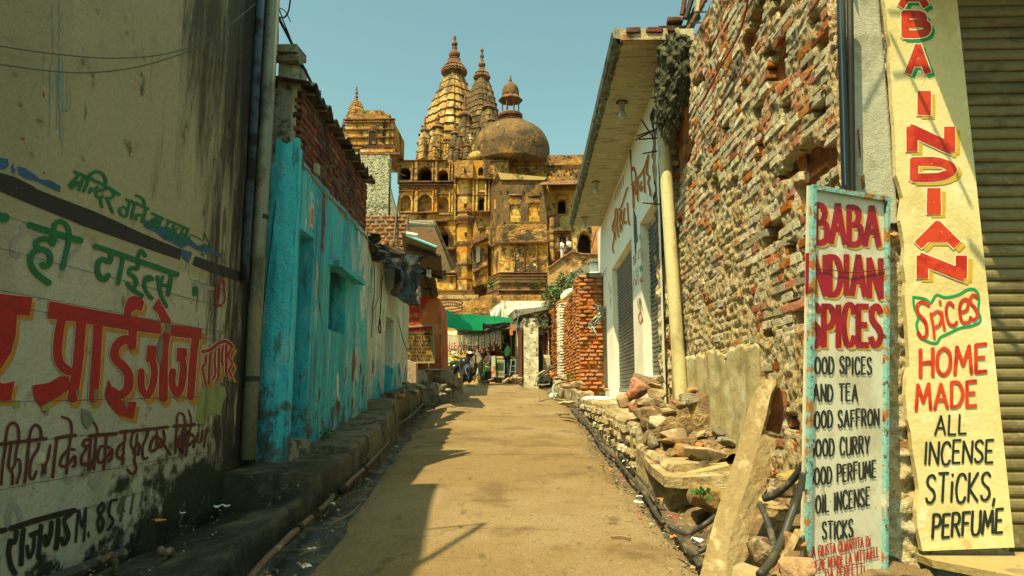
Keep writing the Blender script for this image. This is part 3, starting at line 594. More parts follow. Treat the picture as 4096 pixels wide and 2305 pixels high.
# sagging wires over the wall
def wire(name, pts, r, m, label, cat='wire', group=None, n=6):
    mb = MB(); P = smooth_pts([Vector(p) for p in pts], 6) if len(pts) > 2 else pts; mb.tube(P, r, n)
    return tag(mb.build(name, m, smooth=True, loc=pts[0]), label, cat, group)
m_wire = mat('old_wire', (.1, .1, .07), grain=0); m_bwire = mat('black_wire', (.012, .012, .012), rough=.5, grain=0)
def WL(u, v, X=-2.93): return atX(u, v, X)
wire('wire', [WL(-40, 178), WL(200, 214), WL(440, 233), WL(640, 220), WL(800, 175), WL(900, 110), WL(1020, 18)], .0045, m_wire, 'upper sagging wire across the painted wall')
wire('wire', [WL(-40, 252), WL(180, 282), WL(360, 291), WL(540, 270), WL(680, 232), WL(800, 185), WL(900, 118), WL(1022, 14)], .0045, m_wire, 'lower sagging wire across the painted wall')
# wires at the top of the wall end
for i, (P, lab, r_) in enumerate([([(1078, -40), (1110, 60), (1155, 150), (1210, 262), (1300, 440)], 'thick black cable hanging beside the roof edge', .018), ([(1095, -30), (1130, 75), (1160, 150), (1208, 275)], 'thin cable running down to the roof edge', .008),
   ([(1165, -30), (1155, 40), (1140, 68), (1118, 70), (1100, 55)], 'looped cable end against the sky', .010), ([(1085, -20), (1110, 25), (1140, 45), (1163, 88)], 'short frayed wire against the sky', .006), ([(1098, -20), (1112, 80), (1113, 180)], 'thin wire dropping behind the pillar', .005),
   ([(1090, -20), (1105, 40), (1112, 75), (1104, 120), (1096, 160)], 'tangled wire beside the pillar top', .007)]):
    wire('cable', [atY(u, v, 7.0 + .12 * k) for k, (u, v) in enumerate(P)], r_, m_bwire, lab, 'cable')
rc = MB(); q = [atY(u, v, 7.15) for u, v in [(1062, -60), (1072, 10), (1090, 60), (1102, 130), (1098, 150), (1086, 158), (1078, 150), (1066, 90)]]; rc.prism(q, (0, .05, 0)); tag(rc.build('cloth', mat('red_cloth', (.17, .01, .01), bump=[(40, .5)]), loc=q[0]), 'dark red cloth hanging at the top of wall end', 'cloth')
# ------------------------------------------------------------------ blue house
BA, BB = (-2.66, 7.3), (-3.08, 16.2)
BUX = Vector((BB[0] - BA[0], BB[1] - BA[1], 0)).normalized(); BN = Vector((BUX.y, -BUX.x, 0)); BW = 8.91
def bpt(s, z, o=0): return Vector((BA[0], BA[1], 0)) + BUX * s + BN * o + Vector((0, 0, z))
BLUE = (.055, .48, .57)
m_blue = mat('blue_plaster', BLUE, [LY((.025, .29, .38), 1.3, .45, .62, st=(1, 1, .5), k=.8), LY((.32, .52, .48), 2.4, .58, .7, st=(1, 1.8, .4), k=.6), LY((.58, .66, .54), 1.1, .62, .66, st=(1, 1, .7), gate=[('y', 9.7, 12.8), ('z', 1.4, 2.7)], soft=.4), LY((.4, .5, .42), 2.1, .6, .68, st=(1, 1, .5), gate=[('y', 8.4, 12)], soft=.14, k=.7),
    LY((.16, .22, .16), 16, .58, .66, k=.6), LY((.07, .07, .05), 3, .62, .74, gate=('z', 2.0, .8), k=.85, soft=.17), LY((.03, .16, .17), 7, .6, .66, gate=('z', 2.6, 1.4), k=.8), LY((.3, .14, .05), 9, .66, .7, gate=('z', 3.2, 1.2)), LY((.05, .045, .035), 5, .56, .62, st=(1, 3, .15), k=.6), LY((.02, .025, .02), 3, .45, .6, gate=[('z', 1.0, .55), ('y', 8.4, 7.2)])],
    bump=[(5, .6, (1, 1, 1), .06), (35, .5)], rough=.8, grain=.12)
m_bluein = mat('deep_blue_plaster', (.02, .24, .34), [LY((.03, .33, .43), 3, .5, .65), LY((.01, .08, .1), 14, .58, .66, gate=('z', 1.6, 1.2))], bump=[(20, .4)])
m_conc2 = mat('weathered_concrete', (.22, .21, .15), [LY((.04, .045, .03), 3, .5, .64), LY((.33, .31, .22), 12, .5, .66, k=.6), LY((.05, .06, .04), 30, .58, .66)], bump=[(18, .8), (60, .5)])
bh = thing('blue_house', (-2.8, 8, gz(8)), 'turquoise blue house with a bare brick band under its roof', 'house')
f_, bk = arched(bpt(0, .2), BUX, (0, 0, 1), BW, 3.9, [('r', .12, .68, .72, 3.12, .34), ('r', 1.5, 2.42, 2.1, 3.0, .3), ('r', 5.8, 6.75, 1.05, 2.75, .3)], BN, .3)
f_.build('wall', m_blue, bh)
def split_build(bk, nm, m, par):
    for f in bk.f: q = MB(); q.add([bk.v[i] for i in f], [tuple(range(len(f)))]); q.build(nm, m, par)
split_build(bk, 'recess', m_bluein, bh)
b_ = MB(); A_ = bpt(.05, .2, -.42); b_.hexa([bpt(.02, 0, -.45), bpt(BW, 0, -.45), bpt(BW, 0, -3), bpt(.02, 0, -3), bpt(.02, 4.04, -.45), bpt(BW, 4.04, -.45), bpt(BW, 4.04, -3), bpt(.02, 4.04, -3)])
b_.hexa([bpt(0, 4.045, -.13), bpt(3.72, 4.045, -.13), bpt(3.72, 4.045, -3), bpt(0, 4.045, -3), bpt(0, 4.93, -.13), bpt(3.72, 4.93, -.13), bpt(3.72, 4.93, -3), bpt(0, 4.93, -3)]); b_.build('core', m_conc2, bh)
# plaster top strip and end face
e_ = MB(); e_.hexa([bpt(-.002, .2, 0), bpt(BW, .2, -.01), bpt(BW, .2, -.5), bpt(-.002, .2, -.5), bpt(-.002, .21, 0), bpt(BW, .21, 0), bpt(BW, .21, -.5), bpt(-.002, .21, -.5)])
e_.hexa([bpt(BW - .01, .2, .0), bpt(BW, .2, .0), bpt(BW, .2, -1.5), bpt(BW - .01, .2, -1.5), bpt(BW - .01, 4.1, .0), bpt(BW, 4.1, .0), bpt(BW, 4.1, -1.5), bpt(BW - .01, 4.1, -1.5)]); e_.build('end_wall', m_blue, bh)
fr = sheet(14, 90, lambda i, j: Vector((-2.985 + .325 * i, 7.295 - .02 * math.sin(i * 3.14) + .012 * fbm((i * 2, j * 8, 2), 1.5), .1 + 4.2 * j + .04 * math.sin(i * 9))))
fr.build('front_wall', m_blue, bh, smooth=True)
cn = MB(); cn.tube([(-2.672 + .01 * fbm((0, z_ * .3, 1), 2), 7.312, z_ * .1) for z_ in range(3, 43)], .026, 8); cn.build('corner', m_blue, bh, True)
tp = MB(); tp.box((-2.97, 7.31, 4.2), (-2.735, 7.6, 5.3)); tp.build('pillar', mat('pillar_plaster', (.3, .29, .2), [LY((.05, .055, .04), 5, .5, .62), LY((.4, .37, .25), 2, .5, .65), LY((.03, .03, .02), 2, .45, .6, gate=('z', 5.0, 5.4))], bump=[(30, .6)]), bh)
tp = MB(); tp.tube([(-2.98, 7.3, 5.3), (-2.7, 7.28, 5.28)], [.055, .07], 8); tp.box((-2.97, 7.2, 5.33), (-2.72, 7.5, 5.42), jit=.012); tp.build('pillar_cap', m_conc2, bh)
# openings, slab, marks
s_ = MB(); s_.hexa([bpt(1.36, 3.14, -.05), bpt(2.95, 3.12, -.05), bpt(2.95, 3.1, .17), bpt(1.36, 3.12, .15), bpt(1.36, 3.21, -.05), bpt(2.95, 3.19, -.05), bpt(2.95, 3.16, .17), bpt(1.36, 3.19, .15)]); s_.build('lintel_slab', m_blue, bh)
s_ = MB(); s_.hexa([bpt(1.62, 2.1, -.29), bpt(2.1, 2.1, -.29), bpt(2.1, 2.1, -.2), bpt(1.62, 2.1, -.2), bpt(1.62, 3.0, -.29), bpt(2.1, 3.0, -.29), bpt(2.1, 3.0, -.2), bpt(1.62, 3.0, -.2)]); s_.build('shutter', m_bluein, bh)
s_ = MB()
s_.hexa([bpt(.1, .2, -.3), bpt(.72, .2, -.3), bpt(.72, .2, .06), bpt(.1, .2, .02), bpt(.1, .98, -.3), bpt(.72, .98, -.3), bpt(.72, .95, .05), bpt(.1, .97, .02)]); s_.build('doorstep', mat('step_plaster', (.2, .24, .18), [LY((.05, .06, .05), 5, .5, .62), LY((.3, .32, .24), 12, .52, .64)], bump=[(14, .8)]), bh)
s_ = MB(); s_.box((0, 0, 0), (1, 1, 1)); s_.v = [tuple(bpt(.46 + x * .14, 3.42 + z * .3, -.02 + y * .028)) for x, y, z in s_.v]; s_.build('painted_tablet', mat('cream_plate', (.5, .42, .3)), bh)
s_ = MB(); s_.box((0, 0, 0), (1, 1, 1)); s_.v = [tuple(bpt(.5 + x * .06, 3.47 + z * .18, .0 + y * .012)) for x, y, z in s_.v]; s_.build('tablet_paint', mat('orange_print', (.5, .13, .03)), bh)
s_ = MB(); s_.box((0, 0, 0), (1, 1, 1)); s_.v = [tuple(bpt(.52 + x * .12, 4.1 + z * .12, y * .05)) for x, y, z in s_.v]; s_.build('junction_box', mat('plastic_box', (.3, .3, .22)), bh)
# places where plaster has fallen off: recessed pits with torn rims
m_pit = mat('bare_brick_pit', (.2, .075, .03), [LY((.07, .05, .035), 8, .5, .62), LY((.3, .24, .15), 14, .58, .68)], bump=[(12, 1)]); pit = MB()
random.seed(11)
for s0, z0, a, b in [(2.6, 1.75, .05, .12), (3.1, 1.9, .13, .3), (3.6, 1.85, .07, .13), (3.8, 1.6, .09, .22), (4.6, 1.95, .07, .17), (1.2, 1.45, .06, .1), (2.2, 1.3, .06, .11), (2.8, 1.35, .04, .12), (3.35, 1.28, .03, .07), (1.9, 1.0, .04, .07), (2.4, 1.0, .07, .1), (5.2, 1.6, .1, .12), (5.5, 1.3, .12, .1), (7.1, 1.7, .07, .18), (7.6, 1.95, .1, .2), (8.1, 1.6, .07, .16), (8.5, 2.0, .05, .12), (7.3, 1.35, .1, .08), (1.05, 2.55, .03, .07), (.3, 1.15, .02, .05), (4.9, 1.25, .06, .05)]:
    n_ = 11; ring = [(s0 + a * math.cos(k * 6.283 / n_) * U(.5, 1.1), z0 + b * math.sin(k * 6.283 / n_) * U(.5, 1.1)) for k in range(n_)]
    R0 = [bpt(x, z, .004) for x, z in ring]; R1 = [bpt(s0 + (x - s0) * .75, z0 + (z - z0) * .75, .0015) for x, z in ring]
    pit = MB(); pit.add(R0 + R1, [(k, (k + 1) % n_, n_ + (k + 1) % n_, n_ + k) for k in range(n_)] + [tuple(range(n_, 2 * n_))]); pit.build('fallen_plaster', m_pit, bh)
# long torn strip beside the brick band
rg = [bpt(x, z, .005) for x, z in [(.98, 4.04), (1.12, 4.02), (1.1, 3.8), (1.15, 3.6), (1.09, 3.4), (1.12, 3.25), (1.04, 3.2), (1.0, 3.3), (1.03, 3.6), (.97, 3.8)]]; pit = MB(); pit.add(rg, [tuple(t) for t in tessellate_polygon([rg])])
pit.build('fallen_plaster', m_pit, bh)
mb = MB()
MBL = lambda a, b, h: bpt(a, b, h)
for P in [[(.68, 3.12), (.6, 3.2), (.75, 3.05), (.85, 2.8), (.92, 2.7)], [(.95, 2.75), (1.05, 2.6), (1.12, 2.45), (1.2, 2.3)], [(3.9, 3.9), (3.95, 3.2), (3.92, 2.6)], [(4.2, 4), (4.22, 3.5)], [(3.0, 2.1), (3.2, 2.05), (3.4, 1.8)], [(1.3, 2.2), (1.36, 1.9), (1.33, 1.7)]]: mb = MB(); ribbon(mb, P, .012, MBL, .003); mb.build('wall_crack', ckm, bh, recalc=False)
# brick band
br_d = mat('dark_brick', (.2, .052, .018), [LY((.055, .03, .018), 4, .42, .58, k=.85), LY((.3, .11, .035), 11, .55, .66, k=.6), LY((.02, .016, .012), 1.1, .5, .62, k=.7), LY((.012, .012, .01), 3, .45, .6, gate=('z', 4.7, 5.0))], bump=[(22, .9), (70, .5)], rand=.38)
mo_d = mat('dark_mortar', (.085, .06, .035), [LY((.17, .13, .08), 9, .5, .64), LY((.02, .018, .014), 3, .48, .62)], bump=[(26, 1)])
bd = [brick_mesh('dark_brick_%s' % 'abcde'[i], .235, .075, .1, i, br_d, .11, .16) for i in range(5)]
mt = sheet(120, 24, lambda i, j: bpt(i * 3.72, 3.98 + .95 * j, -.018 + .012 * fbm((i * 37, j * 9, 0), 1.4))); mt.build('mortar', mo_d, bh, True, recalc=False)
bricks(bh, bpt(0, 0, -.03)[:2], bpt(3.72, 0, -.03)[:2], lambda s: (4.1 - .1 * min(1, s) + .04 * fbm((s * 2, 0, 0), 1), 4.93), bd, L=.235, H=.085, proud=-.025, pj=.014, tilt=.04)
lip = MB(); P = [(s * .06, 4.06 - .05 * min(1, s * .06) + .05 * fbm((s * .3, 1, 2), 1.3)) for s in range(0, 66)]
lip.tube([bpt(a, b, -.005) for a, b in P], [.022 + .012 * fbm((a * 5, 0, 0), 1) for a, b in P], 7); lip.build('plaster_lip', m_conc2, bh)
# corrugated roof edge
tin = mat('old_tin', (.14, .13, .1), [LY((.07, .045, .025), 5, .48, .62), LY((.03, .03, .025), 2, .5, .64)], rough=.6, metal=.3)
def roof_pt(i, j): s = -.1 + 3.95 * i; o = .12 - 1.5 * j; return bpt(s, 4.985 + .032 * math.sin(s * 2 * math.pi / .21) + .25 * j + .015 * fbm((s, 0, 0), 1), o + .02 * math.sin(s * 11))
rf = sheet(260, 4, roof_pt); o = rf.build('roof', tin, bh); md = o.modifiers.new('t', 'SOLIDIFY'); md.thickness = .012
for k in range(8):
    s_ = .2 + k * .47; mb = MB(); mb.tube([bpt(s_, 4.955, .09), bpt(s_, 4.96, -.3)], .02, 6); mb.build('roof_batten', m_conc2, bh)
# loose cables on the blue wall
random.seed(3)
wire('cable', [bpt(4.2, 3.95, .03), bpt(4.35, 3.3, .04), bpt(4.3, 2.95, .03), bpt(4.32, 2.4, .02)], .008, m_bwire, 'dangling black cable on the pale end of the blue wall', 'cable')
wire('cable', [bpt(4.9, 3.7, .05), bpt(4.8, 3.2, .04), bpt(4.3, 2.85, .03)], .006, m_bwire, 'thin cable slanting across the pale wall', 'cable')
wire('cable', [bpt(4.95, 3.6, .06), bpt(4.9, 2.9, .05), bpt(4.86, 2.6, .04), bpt(5.0, 2.55, .05), bpt(4.98, 2.8, .04)], .012, m_bwire, 'looped rope hanging from the tarpaulin', 'rope')
wire('cable', [bpt(6.6, 3.0, .1), bpt(6.9, 2.5, .2), bpt(7.4, 2.35, .25), bpt(8.0, 2.7, .3)], .009, m_bwire, 'black cable loop under the tarpaulin', 'cable')
wire('cable', [(-2.9, 7.27, 3.6), (-2.96, 7.26, 2.6), (-2.98, 7.25, 2.2), (-3.0, 7.2, 1.9)], .005, m_bwire, 'thin black wire down the front of blue house', 'cable')
wire('cable', [(-2.97, 7.06, 1.75), (-2.92, 7.0, 1.5), (-2.86, 6.98, 1.42), (-2.9, 7.0, 1.6), (-2.85, 6.99, 1.35), (-2.9, 7, 1.15)], .006, m_bwire, 'knot of wire tied round the drainpipe', 'cable')

# ------------------------------------------------------------------ tarpaulin over the wall end
m_tarp = mat('black_tarpaulin', (.022, .022, .018), [LY((.06, .06, .05), 5, .5, .64, k=.7), LY((.09, .06, .04), 3, .56, .68)], rough=.45, bump=[(14, .7), (50, .3)], spec=.35)
TT = [(1470, 930, 11.2), (1500, 968, 11.6), (1530, 975, 12.2), (1562, 990, 12.8), (1600, 1002, 13.6), (1632, 1018, 14.3), (1662, 1026, 14.8), (1668, 1060, 15)]
TBm = [(1482, 950, 11.1), (1512, 1048, 11.5), (1540, 1052, 12), (1575, 1085, 12.4), (1588, 1170, 12.9), (1622, 1222, 13.6), (1664, 1222, 14), (1676, 1150, 14.2)]
def ct(tab, t):
    x = t * (len(tab) - 1); i = min(int(x), len(tab) - 2); f = x - i; return [tab[i][k] + (tab[i + 1][k] - tab[i][k]) * f for k in range(3)]
def tarp_pt(i, j):
    a = ct(TT, i); b = ct(TBm, i); u = a[0] + (b[0] - a[0]) * j; v = a[1] + (b[1] - a[1]) * j + (9 * fbm((i * 9, 5, 0), 1) if j > .9 else 0); Y = a[2] + (b[2] - a[2]) * j
    p = atY(u, v, Y); k = .16 * fbm((i * 7, j * 2.2 + i * 3, 0), 1.3) + .07 * math.sin(i * 26 + j * 3 + 3 * fbm((i * 4, j, 1), 1)); return p + Vector((k, -k * .4, .02 * fbm((i * 12, j * 9, 2), 1)))
tq = sheet(70, 44, tarp_pt); o = tq.build('tarpaulin', m_tarp, smooth=True, loc=atY(1560, 1080, 12.5)); md = o.modifiers.new('t', 'SOLIDIFY'); md.thickness = .006
tag(o, 'torn black tarpaulin draped over the end of blue wall', 'tarpaulin')
t2 = sheet(24, 30, lambda i, j: atY(1630 + 44 * i + 8 * j, 1028 + 25 * i + (150 - 20 * i) * j, 15 - .3 * j) + Vector((.12 * fbm((i * 3, j * 4, 9), 1.3), 0, 0)))
o = t2.build('tarpaulin', m_tarp, smooth=True, loc=atY(1650, 1090, 15)); md = o.modifiers.new('t', 'SOLIDIFY'); md.thickness = .006; tag(o, 'pale creased flap of tarpaulin at its far corner', 'tarpaulin')
mb = MB(); mb.tube([atY(1532, 972, 11.9), atY(1600, 1014, 12.6)], [.035, .02], 6); tag(mb.build('stick', mat('bare_wood', (.3, .22, .12), bump=[(30, .5)]), loc=atY(1532, 972, 11.9)), 'short broken stick lying on the tarpaulin', 'stick')
mb = MB(); mb.hexa([atY(1650, 1205, 14), atY(1678, 1222, 14), atY(1674, 1232, 14), atY(1648, 1216, 14)] + [atY(1650, 1205, 14.3), atY(1678, 1222, 14.3), atY(1674, 1232, 14.3), atY(1648, 1216, 14.3)]); tag(mb.build('wooden_block', m_conc2, loc=atY(1650, 1210, 14)), 'small board end poking from under tarpaulin', 'board')

# ------------------------------------------------------------------ upper brick wall, concrete slab, tin awning, canopy beyond the blue house
br_o = mat('orange_brick', (.36, .125, .03), [LY((.2, .06, .02), 6, .46, .62, k=.7), LY((.06, .035, .02), 2.5, .54, .66, k=.8), LY((.42, .22, .08), 15, .56, .68, k=.5)], bump=[(18, .9), (60, .5)], rand=.22)
mo_p = mat('pale_cement', (.24, .2, .13), [LY((.08, .07, .05), 7, .5, .63), LY((.34, .3, .2), 18, .54, .66)], bump=[(22, 1)])
bo = [brick_mesh('orange_brick_%s' % 'abcde'[i], .235, .075, .1, 20 + i, br_o, .08, .14) for i in range(5)]
p0 = atY(1455, 990, 17); p1 = atY(1626, 990, 17)
rw = thing('rooftop_brick_wall', (p0.x, 17, 4.4), 'sunlit orange brick wall standing above the tarpaulin', 'brick wall')
mb = MB(); mb.box((p0.x, 17.04, 3.5), (p1.x, 17.25, 5.99)); mb.build('mortar', mo_p, rw)
bricks(rw, (p0.x, 17.06), (p1.x, 17.06), lambda s: (4.3, 5.99), bo, L=.27, H=.108, proud=.0, pj=.012, gap=.022)
m_rough = mat('rough_cast', (.42, .43, .28), [LY((.1, .1, .06), 16, .5, .58), LY((.6, .58, .42), 5, .5, .64, k=.5), LY((.06, .07, .04), 2, .52, .66, gate=('z', 7, 6.3))], bump=[(22, 1.2, (1, 1, 1), .08)])
q = [atY(u, v, 18) for u, v in [(1441, 622), (1558, 621), (1552, 868), (1466, 862), (1452, 760)]]
mb = MB(); mb.prism(q, (0, .3, 0)); tag(mb.build('water_tank', m_rough, loc=q[0]), 'roughcast concrete tank side above the rooftop brick wall', 'concrete tank')
mb = MB(); mb.hexa([atY(u, v, 18.05 + d) for d, P in ((0, [(1560, 740), (1560, 868), (1592, 868), (1570, 790)]), (1.2, [(1562, 740), (1562, 868), (1596, 868), (1574, 790)])) for u, v in P]); tag(mb.build('parapet', m_conc2, loc=atY(1560, 740, 18)), 'dark stair parapet beside the roughcast tank', 'parapet')
for P, lab, r_ in [([(1598, 775, 17), (1585, 870, 17), (1575, 980, 16.8)], 'vertical conduit crossing the rooftop brick wall', .03), ([(1440, 650, 17.5), (1462, 712, 17.4), (1480, 740, 17.4)], 'wire stay beside the roughcast tank', .012),
   ([(1558, 640, 17), (1590, 655, 17.3), (1617, 660, 17.6)], 'bare twig reaching over the roughcast tank', .014), ([(1558, 690, 17), (1585, 690, 17), (1622, 705, 17.4)], 'lower bare twig beside roughcast tank', .012)]:
    wire('cable', [atY(*q_) for q_ in P], r_, m_wire, lab, 'twig' if 'twig' in lab else 'cable')
m_tinu = mat('yellowed_tin', (.13, .1, .035), [LY((.07, .05, .025), 5, .5, .64)], rough=.5)
m_bedge = mat('blue_edge', (.12, .4, .5), grain=0); m_iron = mat('dark_iron2', (.02, .012, .008), rough=.7, grain=0)
aw = thing('tin_awning', atY(1700, 1050, 17), 'rusty corrugated tin awning above the orange shop', 'awning')
def tsheet(c, nrm_up=.02, n=60, cyc=16, name='sheet', m=None):
    c = [atY(*q) for q in c]       # tl, tr, br, bl
    def f(i, j): p = c[0].lerp(c[1], i).lerp(c[3].lerp(c[2], i), j); return p + Vector((0, 0, nrm_up * math.sin(j * cyc * 6.283)))
    o = sheet(3, n * 2, f).build(name, m or m_tinu, aw); md = o.modifiers.new('t', 'SOLIDIFY'); md.thickness = .01
tsheet([(1610, 930, 15.9), (1747, 990, 15.6), (1741, 1020, 16.5), (1610, 985, 16.8)], cyc=5)
tsheet([(1615, 985, 16.4), (1764, 1020, 16.2), (1770, 1113, 19), (1615, 1090, 19)])
tsheet([(1640, 1096, 18.2), (1740, 1108, 18), (1753, 1187, 19.2), (1640, 1184, 19.2)])
for a, b, r_, nm in [((1626, 941, 15.85), (1748, 989, 15.55), .03, 'blue_rim'), ((1627, 995, 16.3), (1762, 1028, 16.1), .045, 'beam'), ((1632, 1085, 18.3), (1770, 1112, 18.1), .045, 'beam'), ((1702, 1110, 18), (1728, 1186, 19), .035, 'strut'), ((1668, 1048, 17), (1712, 1017, 16.4), .03, 'strut'), ((1640, 1150, 18.6), (1730, 1159, 18.5), .03, 'beam')]:
    mb = MB(); mb.tube([atY(*a), atY(*b)], r_, 6); mb.build(nm, m_bedge if 'blue' in nm else m_iron, aw)
def bulb(p, lab, s=1.0):
    t = thing('light_bulb', p, lab, 'light bulb'); mb = MB(); mb.lathe(p, [(0, .07 * s), (.02 * s, .07 * s), (.02 * s, .04 * s)], 10); mb.build('base_plate', m_iron, t)
    mb = MB(); mb.lathe(p, [(-.09 * s, .032 * s), (0, .04 * s)], 10); mb.build('holder', mat('cream_plastic', (.4, .42, .3), grain=0), t)
    mb = MB(); mb.lathe(p, [(-.2 * s, .01 * s), (-.19 * s, .035 * s), (-.155 * s, .048 * s), (-.12 * s, .035 * s), (-.09 * s, .022 * s)], 12); mb.build('glass', mat('bulb_glass', (.45, .45, .36), rough=.25, grain=0), t, True)
bulb(atY(1720, 1080, 17), 'bulb hanging from the tin awning'); bulb(atY(1712, 1076, 17.1), 'second bulb tied beside the awning bulb')
tb = lambda a, b, lab: tag((lambda m_: (m_.tube([atY(*a), atY(*b)], .05, 8), m_)[1])(MB()).build('tube_light', mat('white_tube', (.6, .6, .52), grain=0), loc=atY(*a)), lab, 'tube light')
tb((1626, 935, 15.4), (1670, 943, 15.4), 'white tube light at the top of tin awning')
cnp = thing('concrete_canopy', atY(1700, 980, 20), 'pale concrete canopy slab behind the tin awning', 'canopy')
mb = MB(); q = [atY(1615, 912, 19.5), atY(1736, 912, 19.5), atY(1806, 1085, 25.5), atY(1700, 1130, 25.5), atY(1630, 1100, 25.5)]; mb.prism(q, (0, 0, .22)); mb.build('slab', mat('canopy_soffit', (.72, .72, .62), [LY((.12, .12, .08), 5, .58, .68)], bump=[(20, .4)]), cnp)  # pale slab colour includes bounced light on its underside
mb = MB(); mb.tube([q[0] + Vector((0, -.05, .12)), q[1] + Vector((0, -.05, .12)), q[2] + Vector((.05, 0, .1))], .08, 6); mb.build('mossy_edge', m_conc2, cnp)
mb = MB(); mb.hexa([atY(1745, 1088, 25), atY(1785, 1080, 25), atY(1787, 1120, 25), atY(1750, 1130, 25), atY(1745, 1088, 25.4), atY(1785, 1080, 25.4), atY(1787, 1120, 25.4), atY(1750, 1130, 25.4)]); mb.build('bracket', m_conc2, cnp)

# ------------------------------------------------------------------ orange shop front with its sign
m_or = mat('orange_plaster', (.42, .13, .03), [LY((.3, .02, .012), 1.4, .6, .72, gate=('x', -3.0, -3.5), soft=.3), LY((.46, .26, .1), 3, .5, .66, k=.7), LY((.1, .07, .05), 5, .6, .68), LY((.12, .08, .05), 3, .42, .6, gate=('x', -2.86, -2.7)), LY((.35, .03, .01), 2.2, .5, .6)], bump=[(8, .5), (30, .4)])
os_ = thing('orange_house', (-3.4, 19.2, 1.2), 'small house with red and orange plastered front', 'house')
mb = MB(); q = [atY(u, v, 19.2) for u, v in [(1560, 1172), (1660, 1182), (1700, 1186), (1742, 1186), (1760, 1200), (1764, 1300), (1766, 1480), (1560, 1500)]]; mb.prism(q, (-.2, 3, 0)); mb.build('wall', m_or, os_)
mb = MB(); q = [atY(u, v, 19.24) for u, v in [(1560, 1475), (1772, 1480), (1775, 1545), (1560, 1560)]]; mb.prism(q, (0, .6, 0)); mb.build('plinth', m_conc2, os_)
sg = thing('sign_board', atY(1680, 1480, 18.9), 'brown yellow painted spices sign with black lines', 'sign')
FA = (atY(1600, 1400, 18.95).x, 18.95); MF = lambda u, v, h: (lambda p: (p.x, p.y - h, p.z))(atY(u, v, 18.92))
mb = MB(); mb.prism([atY(u, v, 18.93) for u, v in [(1622, 1312), (1728, 1306), (1733, 1450), (1622, 1450)]], (0, .03, 0)); mb.build('board', mat('sign_ochre', (.3, .17, .035), [LY((.16, .09, .03), 6, .5, .64, k=.6), LY((.5, .36, .14), 9, .6, .7, k=.5)], rough=.6), sg)
for a, b in [((1620, 1311), (1732, 1303)), ((1732, 1303), (1738, 1452)), ((1738, 1452), (1618, 1453)), ((1715, 1452), (1716, 1520))]:
    mb = MB(); mb.tube([atY(*a, 18.9), atY(*b, 18.9)], .028, 6); mb.build('frame', mat('grey_frame', (.2, .2, .15)), sg)
mb = MB(); letters(mb, 'ORCHHA SPICES', (1628, 1326), (1725, 1322), 14, 3.4, MF); mb.build('lettering', mat('sign_red', (.3, .01, .012), grain=0), sg, recalc=False)
mb = MB()
for i, t_ in enumerate(['GOOD QUALITY & FAIRPRICES', 'REAL SPICES & TEAS', 'REAL CURRY & SAFFRON', 'NATURALS INCENSE', 'PERFUMES,OILS,HEENA', 'SPICES-TEA-BOX', 'LAS ESPECIAS DE LA CASA', 'LE SPEZIE DELLA CASA']):
    x0, x1 = [(1628, 1725), (1632, 1718), (1628, 1722), (1636, 1719), (1628, 1721), (1640, 1703), (1628, 1726), (1628, 1720)][i]; v = 1340 + i * 14.6; letters(mb, t_, (x0, v), (x1, v - .6), 8.4, 2.0, MF)
mb.build('lettering', mat('sign_black', (.015, .015, .012), grain=0), sg, recalc=False)
m_pink = mat('pink_plaster', (.4, .3, .2), [LY((.12, .1, .07), 4, .55, .68), LY((.28, .18, .12), 8, .5, .65)], bump=[(20, .4)])
mb = MB(); mb.prism([atY(u, v, 17.3) for u, v in [(1622, 1436), (1663, 1456), (1664, 1540), (1622, 1545)]], (0, .3, 0)); tag(mb.build('low_wall', m_pink, loc=atY(1640, 1540, 17.3)), 'low pinkish end wall beside the spices sign', 'wall')
mb = MB(); mb.prism([atY(u, v, 21.5) for u, v in [(1765, 1450), (1798, 1468), (1800, 1540), (1765, 1545)]], (0, .3, 0)); tag(mb.build('low_wall', m_pink, loc=atY(1780, 1540, 21.5)), 'sloping pinkish stair wall behind the orange house', 'wall')
for i, (u0, v0, u1, v1, Y, lab) in enumerate([(1664, 1480, 1710, 1520, 18.6, 'square grey step block under the spices sign'), (1700, 1486, 1765, 1518, 19.0, 'wide grey stone block at foot of orange house'), (1764, 1486, 1797, 1518, 19.4, 'right grey stone block at foot of orange house'), (1797, 1494, 1820, 1525, 20.5, 'small pale step block beside the motorcycle'), (1755, 1518, 1800, 1540, 19.6, 'lower grey step block by the road edge'), (1820, 1512, 1843, 1536, 22, 'rounded boulder block near the motorcycle wheel')]):
    a = atY(u0, v1, Y); b = atY(u1, v0, Y); mb = MB(); mb.box((a.x, Y, min(a.z, gz(Y) - .1)), (b.x, Y + .7, b.z), jit=.02); tag(mb.build('stone_block', m_conc2, loc=(a.x, Y, a.z)), lab, 'stone block')
mb = MB(); mb.hexa([atY(1700, 1482, 18.2), atY(1712, 1478, 18.2), atY(1836, 1553, 19.6), atY(1825, 1558, 19.6), atY(1700, 1490, 18.35), atY(1712, 1487, 18.35), atY(1836, 1560, 19.75), atY(1825, 1562, 19.75)]); tag(mb.build('concrete_beam', m_conc2, loc=atY(1700, 1480, 18.2)), 'fallen concrete beam slanting down to the road', 'beam')
mb = MB(); mb.box((atY(1705, 1478, 18.8).x, 18.7, atY(0, 1483, 18.8).z), (atY(1780, 1478, 18.8).x, 19.1, atY(0, 1478, 18.8).z)); tag(mb.build('white_slab', m_rough, loc=atY(1740, 1480, 18.8)), 'thin pale slab lying on the step blocks', 'slab')
